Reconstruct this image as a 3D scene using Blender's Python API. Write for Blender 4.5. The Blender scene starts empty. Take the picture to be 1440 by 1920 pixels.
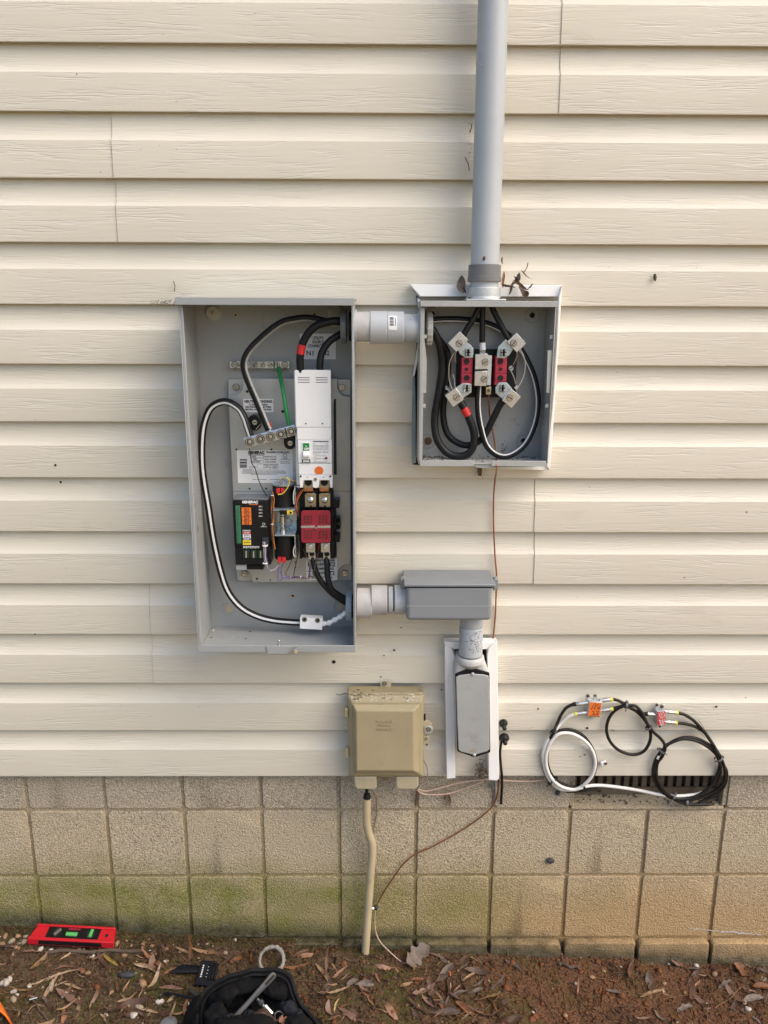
import bpy, bmesh, math, random
from mathutils import Vector, Matrix, noise

R = math.radians
random.seed(11)
S = bpy.context.scene
COL = S.collection

# ------------------------------------------------------------------ camera
FPX = 1490.9                                   # focal length in pixels of the 1440 x 1920 photograph
CAM = Vector((0.1004, -1.815, 1.1474))
YAW, PITCH, ROLL = 0.0083, 0.2429, 0.0036
_fw = Vector((math.sin(YAW) * math.cos(PITCH), math.cos(YAW) * math.cos(PITCH), -math.sin(PITCH)))
_r0 = Vector((math.cos(YAW), -math.sin(YAW), 0))
_u0 = _r0.cross(_fw)
_r = _r0 * math.cos(ROLL) + _u0 * math.sin(ROLL)
_u = -_r0 * math.sin(ROLL) + _u0 * math.cos(ROLL)
cd = bpy.data.cameras.new('camera')
cd.sensor_fit = 'VERTICAL'
cd.sensor_height = 36.0
cd.lens = FPX / 1920 * 36.0
cd.clip_start = 0.05
cd.clip_end = 400
cam = bpy.data.objects.new('camera', cd)
COL.objects.link(cam)
cam.matrix_world = Matrix(((_r.x, _u.x, -_fw.x, CAM.x), (_r.y, _u.y, -_fw.y, CAM.y), (_r.z, _u.z, -_fw.z, CAM.z), (0, 0, 0, 1)))
S.camera = cam

# ------------------------------------------------------------------ sky, soft sun, exposure
SUN_EL, SUN_AZ = 47, 120                       # hazy afternoon light from the right, in front of the wall
w = bpy.data.worlds.new('World')
S.world = w
w.use_nodes = True
wn = w.node_tree
bg = wn.nodes['Background']
sky = wn.nodes.new('ShaderNodeTexSky')
sky.sky_type = 'NISHITA'
sky.sun_disc = False
sky.sun_elevation = R(SUN_EL)
sky.sun_rotation = R(SUN_AZ)
sky.dust_density = 3.0
sky.ozone_density = 1.0
wn.links.new(sky.outputs[0], bg.inputs[0])
bg.inputs[1].default_value = 0.13
sl = bpy.data.lights.new('sun', 'SUN')
sl.energy = 1.2
sl.angle = R(58)
sl.color = (1.0, 0.87, 0.69)
so = bpy.data.objects.new('sun', sl)
COL.objects.link(so)
_sd = Vector((math.sin(R(SUN_AZ)) * math.cos(R(SUN_EL)), math.cos(R(SUN_AZ)) * math.cos(R(SUN_EL)), math.sin(R(SUN_EL))))
so.rotation_euler = _sd.to_track_quat('Z', 'Y').to_euler()
so.location = _sd * 10
S.view_settings.view_transform = 'Standard'
S.view_settings.look = 'None'
S.view_settings.gamma = 1
S.view_settings.use_curve_mapping = False
S.view_settings.exposure = 0.90

# ------------------------------------------------------------------ measuring: photograph to places in the yard
def ray(x, y):
    return _fw + _r * ((x - 720) / FPX) - _u * ((y - 960) / FPX)

def U(x, y, Y):                                # the point of the plane Y seen at a pixel
    d = ray(x, y)
    return CAM + d * ((Y - CAM.y) / d.y)

def sc(x, y, Y):                               # metres per pixel there
    return (U(x + 1, y, Y) - U(x, y, Y)).length

def gz(x, y):                                  # height of the ground
    z = -0.527 - 0.061 * max(-3, min(3, x)) + 0.05 * max(-3, min(0.1, y))
    z += 0.009 * noise.noise(Vector((x * 5, y * 5, 3.1))) + 0.005 * noise.noise(Vector((x * 16, y * 16, 7.7)))
    z += 0.0050 * noise.noise(Vector((x * 45, y * 45, 1.3))) + 0.002 * noise.noise(Vector((x * 110, y * 110, 5.3)))
    return z

def G(x, y, up=0.0):                           # the point of the ground seen at a pixel
    d = ray(x, y)
    z = -0.53
    for _ in range(6):
        p = CAM + d * ((z + up - CAM.z) / d.z)
        z = gz(p.x, p.y)
    return p

def smooth(pts, k=6):
    P = [Vector(p) for p in pts]
    if len(P) < 3:
        return P
    out = []
    for i in range(len(P) - 1):
        a = P[i - 1] if i else P[0] * 2 - P[1]
        b, c = P[i], P[i + 1]
        d = P[i + 2] if i + 2 < len(P) else P[-1] * 2 - P[-2]
        for j in range(k):
            t = j / k
            out.append(0.5 * ((2 * b) + (c - a) * t + (2 * a - 5 * b + 4 * c - d) * t * t + (3 * b - a - 3 * c + d) * t ** 3))
    out.append(P[-1])
    return out

def path(pts, Y):                              # pixels (x, y) or (x, y, Y)
    return [U(p[0], p[1], p[2] if len(p) > 2 else Y) for p in pts]

# ------------------------------------------------------------------ mesh building
ORG = {}

class MB:
    def __init__(s):
        s.v, s.f = [], []

    def add(s, vs, fs):
        o = len(s.v)
        s.v += [Vector(v) for v in vs]
        s.f += [tuple(i + o for i in f) for f in fs]
        return s

    def box(s, x0, x1, y0, y1, z0, z1):
        return s.add([(x0, y0, z0), (x1, y0, z0), (x1, y1, z0), (x0, y1, z0), (x0, y0, z1), (x1, y0, z1), (x1, y1, z1), (x0, y1, z1)],
                     [(0, 3, 2, 1), (4, 5, 6, 7), (0, 1, 5, 4), (1, 2, 6, 5), (2, 3, 7, 6), (3, 0, 4, 7)])

    def pbox(s, x0, y0, x1, y1, Yf, Yb):       # a box whose front face covers these pixels
        a, b, c, d = U(x0, y0, Yf), U(x1, y0, Yf), U(x1, y1, Yf), U(x0, y1, Yf)
        return s.box((a.x + d.x) / 2, (b.x + c.x) / 2, Yf, Yb, (c.z + d.z) / 2, (a.z + b.z) / 2)

    def obox(s, c, size, M=None):
        M = M or Matrix.Identity(3)
        hx, hy, hz = size[0] / 2, size[1] / 2, size[2] / 2
        vs = [Vector(c) + M @ Vector((i * hx, j * hy, k * hz)) for k in (-1, 1) for i, j in ((-1, -1), (1, -1), (1, 1), (-1, 1))]
        return s.add(vs, [(0, 3, 2, 1), (4, 5, 6, 7), (0, 1, 5, 4), (1, 2, 6, 5), (2, 3, 7, 6), (3, 0, 4, 7)])

    def prism(s, pts, off):
        pts = [Vector(p) for p in pts]
        off = Vector(off)
        n = len(pts)
        return s.add(pts + [p + off for p in pts], [tuple(range(n)), tuple(range(2 * n - 1, n - 1, -1))] + [(i, (i + 1) % n, n + (i + 1) % n, n + i) for i in range(n)])

    def pprism(s, px, Yf, Yb):                 # an outline seen at these pixels on plane Yf, carried back to Yb
        return s.prism([U(x, y, Yf) for x, y in px], (0, Yb - Yf, 0))

    def rings(s, rs, cap=True, closed=False):
        o = len(s.v)
        n = len(rs[0])
        fs = []
        for i in range(len(rs) - 1 + (1 if closed else 0)):
            a, b = i * n, ((i + 1) % len(rs)) * n
            fs += [(a + j, a + (j + 1) % n, b + (j + 1) % n, b + j) for j in range(n)]
        if cap and not closed:
            fs += [tuple(range(n - 1, -1, -1)), tuple((len(rs) - 1) * n + j for j in range(n))]
        return s.add([p for q in rs for p in q], fs)

    def tube(s, pts, r, n=10, cap=True):
        pts = [Vector(p) for p in pts]
        rs = []
        nrm = None
        for i, p in enumerate(pts):
            t = (pts[min(i + 1, len(pts) - 1)] - pts[max(i - 1, 0)]).normalized()
            if nrm is None:
                nrm = t.orthogonal().normalized()
            nrm = (nrm - t * nrm.dot(t)).normalized()
            bn = t.cross(nrm)
            q = r[i] if isinstance(r, (list, tuple)) else r
            rs.append([p + (nrm * math.cos(a) + bn * math.sin(a)) * q for a in [2 * math.pi * j / n for j in range(n)]])
        return s.rings(rs, cap)

    def lathe(s, p, ax, prof, n=24, cap=True):  # prof: (distance along axis, radius)
        p, ax = Vector(p), Vector(ax).normalized()
        a = ax.orthogonal().normalized()
        b = ax.cross(a)
        return s.rings([[p + ax * t + (a * math.cos(q) + b * math.sin(q)) * max(r, 1e-5) for q in [2 * math.pi * j / n for j in range(n)]] for t, r in prof], cap)

    def torus(s, c, nrm, r1, r2, n=24, m=8, sy=1.0):
        c, nrm = Vector(c), Vector(nrm).normalized()
        a = nrm.orthogonal().normalized()
        b = nrm.cross(a)
        rs = []
        for i in range(n):
            q = 2 * math.pi * i / n
            d = a * math.cos(q) + b * math.sin(q) * sy
            rs.append([c + d * r1 + (d.normalized() * math.cos(w) + nrm * math.sin(w)) * r2 for w in [2 * math.pi * j / m for j in range(m)]])
        return s.rings(rs, False, True)

    def ell(s, c, rx, ry, rz, n=12, m=8):
        c = Vector(c)
        return s.rings([[c + Vector((rx * math.sin(t) * math.cos(q), ry * math.sin(t) * math.sin(q), rz * math.cos(t))) for q in [2 * math.pi * j / n for j in range(n)]]
                        for t in [max(.01, min(math.pi - .01, math.pi * i / m)) for i in range(m + 1)]])

    def strip(s, pts, r, a0, a1, m=4):         # a band laid along a tube, seen from the front between the angles a0 and a1
        rs = []
        for i, p in enumerate(pts):
            t = (pts[min(i + 1, len(pts) - 1)] - pts[max(i - 1, 0)]).normalized()
            v = Vector((0, -1, 0))
            v = (v - t * v.dot(t)).normalized()
            u = t.cross(v)
            rs.append([p + (v * math.cos(a) + u * math.sin(a)) * r for a in [a0 + (a1 - a0) * j / m for j in range(m + 1)]])
        o = []
        n = m + 1
        for i in range(len(rs) - 1):
            o += [(i * n + j, i * n + j + 1, (i + 1) * n + j + 1, (i + 1) * n + j) for j in range(m)]
        return s.add([p for q in rs for p in q], o)

    def mesh(s, name, m, ang=38, origin=None):
        c = origin
        if c is None:
            lo = Vector((min(v.x for v in s.v), min(v.y for v in s.v), min(v.z for v in s.v)))
            hi = Vector((max(v.x for v in s.v), max(v.y for v in s.v), max(v.z for v in s.v)))
            c = (lo + hi) / 2
        me = bpy.data.meshes.new(name)
        me.from_pydata([v - c for v in s.v], [], s.f)
        bm = bmesh.new()
        bm.from_mesh(me)
        bmesh.ops.recalc_face_normals(bm, faces=bm.faces)
        bm.to_mesh(me)
        bm.free()
        me.shade_smooth()
        me.set_sharp_from_angle(angle=R(ang))
        me.materials.append(m)
        return me, c

    def build(s, name, m, parent=None, bevel=0, seg=2, ang=38, origin=None):
        me, c = s.mesh(name, m, ang, origin)
        return place(name, me, c, parent, bevel, seg)

def place(name, me, c, parent=None, bevel=0, seg=2):
    o = bpy.data.objects.new(name, me)
    COL.objects.link(o)
    ORG[o.name] = Vector(c)
    if parent:
        o.parent = parent
        o.location = Vector(c) - ORG[parent.name]
    else:
        o.location = c
    if bevel:
        b = o.modifiers.new('bevel', 'BEVEL')
        b.width = bevel
        b.segments = seg
        b.limit_method = 'ANGLE'
        b.angle_limit = R(35)
    return o

def tag(o, label, cat, group=None):
    o['label'] = label
    o['category'] = cat
    if group:
        o['group'] = group
    return o

def thing(name, label, cat, loc, group=None):
    o = bpy.data.objects.new(name, None)
    o.empty_display_size = 0.05
    COL.objects.link(o)
    o.location = loc
    ORG[o.name] = Vector(loc)
    return tag(o, label, cat, group)

def kind(o, k):
    o['kind'] = k
    return o

# ------------------------------------------------------------------ materials
def nt(name):
    m = bpy.data.materials.new(name)
    m.use_nodes = True
    return m, m.node_tree, m.node_tree.nodes['Principled BSDF']

class N:                                       # short-hand for node graphs
    def __init__(s, t):
        s.t = t

    def n(s, typ, **k):
        o = s.t.nodes.new(typ)
        for a, b in k.items():
            setattr(o, a, b)
        return o

    def val(s, sock, v):
        if hasattr(v, 'is_output') or hasattr(v, 'links'):
            s.t.links.new(v, sock)
        else:
            sock.default_value = v

    def pos(s):
        return s.n('ShaderNodeNewGeometry').outputs['Position']

    def scale(s, vec, k):
        o = s.n('ShaderNodeVectorMath', operation='MULTIPLY')
        s.val(o.inputs[0], vec)
        o.inputs[1].default_value = k if isinstance(k, (tuple, list)) else (k, k, k)
        return o.outputs[0]

    def noise(s, vec, sca=1.0, det=3, rough=.5, dist=0):
        o = s.n('ShaderNodeTexNoise')
        s.val(o.inputs['Vector'], vec)
        o.inputs['Scale'].default_value = sca
        o.inputs['Detail'].default_value = det
        o.inputs['Roughness'].default_value = rough
        o.inputs['Distortion'].default_value = dist
        return o.outputs['Fac']

    def vor(s, vec, sca, out='Distance'):
        o = s.n('ShaderNodeTexVoronoi')
        s.val(o.inputs['Vector'], vec)
        o.inputs['Scale'].default_value = sca
        return o.outputs[out]

    def rng(s, x, a, b, c=0.0, d=1.0):
        o = s.n('ShaderNodeMapRange')
        s.val(o.inputs[0], x)
        for i, v in zip((1, 2, 3, 4), (a, b, c, d)):
            o.inputs[i].default_value = v
        return o.outputs[0]

    def m(s, op, a, b=0.0):
        o = s.n('ShaderNodeMath', operation=op)
        s.val(o.inputs[0], a)
        s.val(o.inputs[1], b)
        return o.outputs[0]

    def mix(s, f, a, b, mode='MIX'):
        o = s.n('ShaderNodeMix', data_type='RGBA', blend_type=mode)
        s.val(o.inputs[0], f)
        for i, v in ((6, a), (7, b)):
            s.val(o.inputs[i], v if not isinstance(v, tuple) or len(v) == 4 else v + (1,))
        return o.outputs[2]

    def sep(s, vec):
        o = s.n('ShaderNodeSeparateXYZ')
        s.val(o.inputs[0], vec)
        return o.outputs

    def bump(s, h, dist, strength=1.0, nrm=None):
        o = s.n('ShaderNodeBump')
        o.inputs['Distance'].default_value = dist
        o.inputs['Strength'].default_value = strength
        s.val(o.inputs['Height'], h)
        if nrm is not None:
            s.val(o.inputs['Normal'], nrm)
        return o.outputs[0]

def mat(name, col, rough=.5, metal=0.0, var=.08, vs=9, dirt=0.0, dirtcol=(.09, .07, .05), ds=14, bump=0.0, bs=300, spec=.5, fleck=0.0):
    m, t, p = nt(name)
    g = N(t)
    P = g.pos()
    c = col + (1,)
    if var:
        lo = tuple(max(0, x * (1 - var)) for x in col)
        hi = tuple(min(1, x * (1 + var)) for x in col)
        c = g.mix(g.rng(g.noise(P, vs, 4), .3, .7), lo, hi)
    if fleck:
        c = g.mix(g.rng(g.noise(P, 420, 2), .62, .70, 0, fleck), c, tuple(min(1, x * 2 + .05) for x in col))
    if dirt:
        a = g.rng(g.noise(P, ds, 6, .65, .4), .52, .72, 0, dirt)
        c = g.mix(a, c, dirtcol)
    g.val(p.inputs['Base Color'], c)
    g.val(p.inputs['Roughness'], g.rng(g.noise(P, vs * 2.3, 3), .3, .7, max(.03, rough - .08), min(1, rough + .08)))
    p.inputs['Metallic'].default_value = metal
    p.inputs['Specular IOR Level'].default_value = spec
    if bump:
        g.val(p.inputs['Normal'], g.bump(g.noise(P, bs, 3), bump))
    return m

def siding_mat():
    m, t, p = nt('vinyl siding')
    g = N(t)
    P = g.pos()
    x, y, z = g.sep(P)
    warp = g.noise(g.scale(P, (2.2, 2, 5)), 1, 2)
    comb = g.n('ShaderNodeCombineXYZ')
    g.val(comb.inputs[0], g.m('MULTIPLY', x, 4.5))
    g.val(comb.inputs[2], g.m('ADD', g.m('MULTIPLY', z, 105.0), g.m('MULTIPLY', warp, 4.0)))
    a = g.noise(comb.outputs[0], 1.0, 2.5, .55)
    ridge = g.rng(g.m('ABSOLUTE', g.m('SUBTRACT', a, .5)), 0, .045, 1, 0)
    gate = g.rng(g.noise(g.scale(P, (6, 6, 30)), 1, 2), .42, .6)
    ridge = g.m('MULTIPLY', ridge, gate)
    fine = g.noise(g.scale(P, (30, 30, 420)), 1, 3, .6)
    lowf = g.noise(g.scale(P, (1.3, 1, 2.2)), 1.4, 4)
    c = g.mix(g.rng(lowf, .35, .68), (.645, .598, .497), (.695, .647, .542))
    c = g.mix(g.m('MULTIPLY', ridge, .4), c, (.72, .69, .63))
    st = g.rng(g.noise(g.scale(P, (3, 3, 8)), 1.6, 6, .7, .5), .60, .80, 0, .28)
    c = g.mix(st, c, (.36, .31, .23))
    g.val(p.inputs['Base Color'], c)
    p.inputs['Roughness'].default_value = .46
    p.inputs['Specular IOR Level'].default_value = .4
    h = g.m('ADD', g.m('MULTIPLY', ridge, -.7), g.m('MULTIPLY', fine, .20))
    h = g.m('ADD', h, g.m('MULTIPLY', a, .5))
    g.val(p.inputs['Normal'], g.bump(h, .0010, .75))
    return m

def block_mat(mortar=False):
    m, t, p = nt('mortar' if mortar else 'concrete block')
    g = N(t)
    P = g.pos()
    x, y, z = g.sep(P)
    grain = g.noise(P, 290, 4, .75)
    gr2 = g.vor(P, 210)
    big = g.noise(P, 6, 5, .6)
    obj = g.n('ShaderNodeObjectInfo').outputs['Random']
    if mortar:
        c = g.mix(g.rng(grain, .3, .7), (.26, .205, .125), (.50, .40, .25))
    else:
        c = g.mix(g.rng(grain, .36, .64), (.250, .205, .140), (.67, .575, .415))
        c = g.mix(g.rng(gr2, .0, .30, .5, 0), c, (.70, .585, .395))
        c = g.mix(g.rng(g.noise(P, 170, 3), .63, .70), c, (.10, .08, .06))
        c = g.mix(g.m('MULTIPLY', obj, .30), c, (.49, .39, .25))
    zz = g.m('ADD', z, g.m('MULTIPLY', g.m('SUBTRACT', big, .5), .14))
    # clay splashed up from the ground, greyer and cleaner under the siding
    clay = g.m('MULTIPLY', g.rng(zz, -.22, -.44), g.rng(x, -.35, .55, .25, 1))
    c = g.mix(g.m('MULTIPLY', clay, .55), c, g.mix(grain, (.26, .14, .045), (.66, .38, .13)))
    grey = g.rng(zz, -.14, -.07, 0, .55)
    c = g.mix(grey, c, g.mix(g.rng(grain, .36, .64), (.17, .150, .125), (.52, .46, .385)), 'MIX')
    # moss and algae
    ms = g.m('MULTIPLY', g.rng(zz, -.24, -.36), g.rng(g.m('ADD', x, g.m('MULTIPLY', g.m('SUBTRACT', g.noise(P, 3.3, 4), .5), 1.2)), -.05, .65, 1, 0.05))
    patch = g.rng(g.noise(P, 11, 5, .65), .30, .62, .5, 1)
    c = g.mix(g.m('MULTIPLY', g.m('MULTIPLY', ms, patch), .92), c, g.mix(g.rng(grain, .36, .64), (.070, .082, .012), (.290, .280, .070)))
    gd = g.m('ADD', g.m('ADD', z, g.m('MULTIPLY', x, .061)), g.m('MULTIPLY', g.m('SUBTRACT', g.noise(P, 22, 5), .5), .06))
    c = g.mix(g.rng(gd, -.455, -.51, 0, .85), c, g.mix(g.rng(g.noise(P, 60, 3), .35, .65), (.028, .030, .014), (.10, .088, .062)))
    lime = g.m('MULTIPLY', g.rng(g.noise(g.scale(P, (1, 1, 4)), 9, 5, .7), .60, .70), g.rng(gd, -.475, -.495, 0, 1))
    c = g.mix(g.m('MULTIPLY', lime, .55), c, (.42, .39, .34))
    g.val(p.inputs['Base Color'], c)
    p.inputs['Roughness'].default_value = .93
    p.inputs['Specular IOR Level'].default_value = .2
    h = g.m('ADD', g.m('MULTIPLY', grain, 1.0), g.m('MULTIPLY', gr2, -.8))
    g.val(p.inputs['Normal'], g.bump(h, .0030, .9))
    return m

def soil_mat():
    m, t, p = nt('soil')
    g = N(t)
    P = g.pos()
    x, y, z = g.sep(P)
    a = g.noise(P, 38, 6, .7)
    b = g.noise(P, 160, 4, .7)
    clay = g.mix(g.rng(b, .3, .7), (.066, .033, .019), (.200, .103, .057))
    dark = g.mix(g.rng(b, .3, .7), (.045, .030, .017), (.155, .105, .063))
    side = g.rng(g.m('ADD', x, g.m('MULTIPLY', g.m('SUBTRACT', g.noise(P, 5, 4), .5), .8)), -.1, .55)
    c = g.mix(side, dark, clay)
    ms = g.m('MULTIPLY', g.rng(g.noise(P, 9, 5, .6), .46, .60), g.rng(x, .1, .8, 1, .35))
    c = g.mix(g.m('MULTIPLY', ms, .8), c, g.mix(b, (.026, .030, .007), (.110, .108, .030)))
    c = g.mix(g.rng(g.noise(P, 240, 2), .66, .70, 0, .8), c, (.26, .20, .14))
    c = g.mix(g.rng(a, .30, .42, .6, 0), c, (.022, .015, .010))
    # unseen far ground: green left, right brightened and warmed to bounce light onto wall
    c = g.mix(g.rng(y, -.8, -1.5), c, g.mix(g.rng(x, -2.0, 1.0), (.14, .135, .07), (.46, .33, .18)))
    g.val(p.inputs['Base Color'], c)
    p.inputs['Roughness'].default_value = .95
    p.inputs['Specular IOR Level'].default_value = .15
    g.val(p.inputs['Normal'], g.bump(g.m('ADD', b, g.m('MULTIPLY', a, 1.5)), .006, .9))
    return m

def leaf_mat(name, c1, c2):
    m, t, p = nt(name)
    g = N(t)
    co = g.n('ShaderNodeTexCoord').outputs['Object']
    rnd = g.n('ShaderNodeObjectInfo').outputs['Random']
    v = g.n('ShaderNodeVectorMath', operation='ADD')
    g.val(v.inputs[0], co)
    g.val(v.inputs[1], rnd)
    a = g.noise(v.outputs[0], 70, 4, .6)
    c = g.mix(g.rng(a, .3, .7), c1, c2)
    c = g.mix(g.rng(g.noise(v.outputs[0], 190, 3), .60, .72, 0, .7), c, tuple(x * .35 for x in c1))
    hs = g.n('ShaderNodeHueSaturation')
    g.val(hs.inputs['Value'], g.rng(rnd, 0, 1, .5, 1.1))
    g.val(hs.inputs['Saturation'], g.rng(rnd, 0, 1, 1.05, .7))
    g.val(hs.inputs['Color'], c)
    g.val(p.inputs['Base Color'], hs.outputs[0])
    p.inputs['Roughness'].default_value = .62
    g.val(p.inputs['Normal'], g.bump(g.noise(g.scale(v.outputs[0], (1, .25, 1)), 600, 2), .0006))
    return m

K = {}
K['siding'] = siding_mat()
K['block'] = block_mat()
K['mortar'] = block_mat(True)
K['soil'] = soil_mat()
K['cabinet'] = mat('grey painted steel', (.312, .326, .328), .34, 0, .04, 6, .10, (.20, .17, .13), 20, .00012, 500)
K['cabinet_old'] = mat('weathered grey paint', (.37, .375, .365), .5, 0, .07, 8, .30, (.22, .19, .15), 16, .0002, 400)
K['plate'] = mat('galvanised plate', (.44, .46, .47), .36, .55, .08, 14, .12, (.22, .22, .22), 30)
K['zinc'] = mat('bright zinc', (.68, .69, .69), .19, .9, .05, 40, .08, (.25, .24, .22), 50)
K['zincdull'] = mat('dull zinc casting', (.50, .52, .52), .55, .5, .16, 35, .35, (.28, .28, .27), 40, .0004, 220)
K['alu'] = mat('aluminium lug', (.60, .608, .615), .27, .85, .04, 60, .10, (.36, .33, .28), 25, .0001, 700)
K['steel'] = mat('screw steel', (.45, .45, .44), .24, .95, .1, 80)
K['brass'] = mat('plated yellow metal', (.46, .40, .28), .35, .9, .1, 60)
K['copper'] = mat('weathered copper', (.34, .13, .065), .42, .7, .25, 30, .2, (.07, .04, .03), 40)
K['copperbar'] = mat('copper strip', (.50, .22, .10), .35, .8, .1, 60)
K['blacklug'] = mat('black plastic', (.008, .008, .009), .42, 0, .2, 30, spec=.3)
K['cable'] = mat('black rubber cable', (.010, .0105, .012), .42, 0, .25, 40, .08, (.06, .055, .05), 60, spec=.28)
K['coax'] = mat('black coax jacket', (.014, .0125, .011), .50, 0, .3, 40, .25, (.07, .055, .04), 45, spec=.3)
K['coaxwhite'] = mat('white coax jacket', (.74, .73, .69), .42, 0, .04, 30, .15, (.42, .36, .28), 45)
K['dark'] = mat('dark hollow', (.010, .009, .008), .9, 0, 0)
K['white'] = mat('white plastic', (.83, .83, .83), .38, 0, .02, 12, .03, (.5, .48, .45), 25)
K['trim'] = mat('white trim', (.86, .855, .84), .40, 0, .02, 7, .12, (.55, .46, .34), 13, .0001, 500)
K['trimback'] = mat('dull foil flashing', (.22, .28, .30), .45, .4, .2, 20, .4, (.10, .09, .08), 30)
K['pvc'] = mat('grey pvc', (.405, .432, .455), .42, 0, .05, 5, .14, (.25, .235, .23), 12, .00015, 300)
K['pvcbox'] = mat('grey pvc moulding', (.222, .240, .256), .45, 0, .03, 8, .07, (.17, .16, .15), 18, .00012, 700)
K['pvcworn'] = mat('scuffed pvc', (.43, .425, .43), .5, 0, .12, 30, .5, (.34, .28, .27), 22, .0003, 200)
K['pvcdark'] = mat('dark grey coupling', (.165, .165, .17), .62, 0, .12, 20, .3, (.25, .24, .23), 30, .0002, 300)
K['lockring'] = mat('grey lock ring', (.17, .18, .19), .42, 0, .08, 30, .15, (.10, .10, .10), 40)
K['locklow'] = mat('blue-grey lock ring', (.33, .385, .42), .42, 0, .06, 30, .12, (.15, .15, .15), 40)
K['tie'] = mat('weathered cable tie', (.11, .11, .112), .5, 0, .2, 30)
K['tanshade'] = mat('tan plastic lettering', (.332, .278, .166), .5, 0, .05, 30)
K['lockold'] = mat('pale lock ring', (.42, .42, .40), .5, 0, .08, 30, .2, (.2, .18, .16), 40)
K['lbgrey'] = mat('grey enamel casting', (.345, .355, .35), .42, 0, .08, 12, .45, (.27, .23, .18), 30, .0003, 180)
K['lbneck'] = mat('pale enamel neck', (.50, .50, .485), .45, 0, .08, 15, .3, (.27, .23, .18), 28, .0003, 180)
K['gasket'] = mat('black gasket', (.009, .009, .010), .6, 0, .2, 30, spec=.25)
K['tan'] = mat('tan plastic housing', (.350, .294, .178), .50, 0, .07, 7, .22, (.22, .175, .10), 16, .0002, 400)
K['tanlow'] = mat('pale tan plastic', (.42, .365, .245), .52, 0, .07, 9, .3, (.25, .20, .13), 22)
K['tube'] = mat('beige pvc tube', (.47, .385, .245), .50, 0, .10, 14, .35, (.25, .19, .11), 25, .0002, 300)
K['red'] = mat('red fibre board', (.29, .014, .030), .46, 0, .08, 40, .1, (.15, .03, .03), 40)
K['redblock'] = mat('red insulator', (.38, .022, .050), .42, 0, .12, 60, .15, (.12, .02, .03), 60)
K['redtape'] = mat('red tape', (.55, .020, .025), .40, 0, .12, 60)
K['redplastic'] = mat('red level body', (.52, .012, .022), .36, 0, .06, 30, .12, (.25, .05, .03), 30)
K['green'] = mat('green wire', (.012, .23, .055), .36, 0, .12, 40)
K['greenpaint'] = mat('dark green paint', (.008, .035, .016), .5, 0, .2, 60)
K['greenterm'] = mat('green terminal', (.035, .16, .09), .45, 0, .12, 60)
K['vial'] = mat('green vial liquid', (.10, .40, .11), .15, 0, .05, 60)
K['orange'] = mat('orange label', (.80, .17, .022), .5, 0, .05, 60)
K['orangecloth'] = mat('orange fabric', (.85, .16, .015), .8, 0, .1, 30, .15, (.4, .1, .03), 30, .0006, 300)
K['paper'] = mat('white label', (.76, .77, .78), .42, 0, .03, 20, .04, (.45, .43, .4), 40)
K['ink'] = mat('black ink', (.02, .02, .022), .6, 0, 0)
K['inkgrey'] = mat('grey ink', (.16, .16, .17), .6, 0, 0)
K['inkwhite'] = mat('white ink', (.75, .75, .75), .6, 0, 0)
K['yellow'] = mat('yellow', (.72, .54, .03), .45, 0, .06, 50)
K['yelring'] = mat('yellow collar', (.62, .60, .10), .42, 0, .06, 50)
K['blue'] = mat('blue plastic', (.012, .022, .30), .36, 0, .08, 40)
K['purple'] = mat('purple wire', (.12, .085, .30), .42, 0, .1, 40)
K['orangewire'] = mat('orange wire', (.62, .20, .03), .42, 0, .1, 40)
K['yelwire'] = mat('yellow wire', (.62, .50, .08), .42, 0, .1, 40)
K['brownwire'] = mat('brown wire', (.13, .06, .045), .45, 0, .2, 40)
K['redwire'] = mat('red wire', (.50, .05, .04), .42, 0, .1, 40)
K['whitewire'] = mat('white wire', (.62, .60, .57), .42, 0, .05, 40)
K['pinkwire'] = mat('faded pink wire', (.50, .36, .29), .55, 0, .12, 30, .2, (.28, .18, .13), 30)
K['greywire'] = mat('grey wire', (.32, .29, .25), .5, 0, .2, 30)
K['wiretan'] = mat('drab wire', (.20, .155, .10), .55, 0, .2, 30)
K['tape'] = mat('white tape wrap', (.86, .86, .86), .5, 0, .05, 30)
K['stripe'] = mat('white stripe', (.66, .67, .68), .42, 0, .05, 30, .1, (.4, .4, .4), 60)
K['stripegrey'] = mat('pale grey stripe', (.46, .47, .46), .42, 0, .05, 30)
K['bagcloth'] = mat('black bag fabric', (.0065, .0065, .0072), .9, 0, .3, 18, .3, (.018, .015, .012), 16, .0012, 700, .15)
K['bagtrim'] = mat('black piping', (.0075, .0075, .008), .75, 0, .2, 40, .2, (.03, .025, .02), 40, spec=.25)
K['tool'] = mat('oily tool steel', (.060, .062, .064), .5, .5, .15, 40, .2, (.05, .04, .03), 40)
K['blackox'] = mat('black oxide steel', (.010, .011, .014), .42, .4, .2, 40, spec=.3)
K['leather'] = mat('brown leather', (.060, .030, .020), .6, 0, .2, 40, 0, (.1, .1, .1), 10, .0006, 300)
K['cloth'] = mat('grey cloth', (.040, .044, .052), .85, 0, .2, 30, 0, (.1, .1, .1), 10, .001, 400, .2)
K['slate'] = mat('dark slate stone', (.035, .037, .042), .7, 0, .2, 40, .2, (.1, .08, .06), 40, .001, 150)
K['stone'] = mat('pale pebble', (.29, .235, .17), .7, 0, .3, 30, .4, (.12, .08, .05), 40, .001, 200)
K['stonewhite'] = mat('white pebble', (.46, .42, .36), .7, 0, .15, 30, .3, (.25, .18, .12), 40, .001, 200)
K['stonetan'] = mat('tan pebble', (.26, .155, .08), .7, 0, .3, 30, .4, (.10, .06, .035), 40, .001, 200)
K['clod'] = mat('clay clod', (.125, .060, .034), .95, 0, .45, 30, .4, (.04, .022, .012), 40, .002, 200, .1)
K['darkclod'] = mat('dark soil clod', (.080, .050, .030), .95, 0, .5, 30, .4, (.03, .03, .012), 40, .002, 200, .1)
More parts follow.
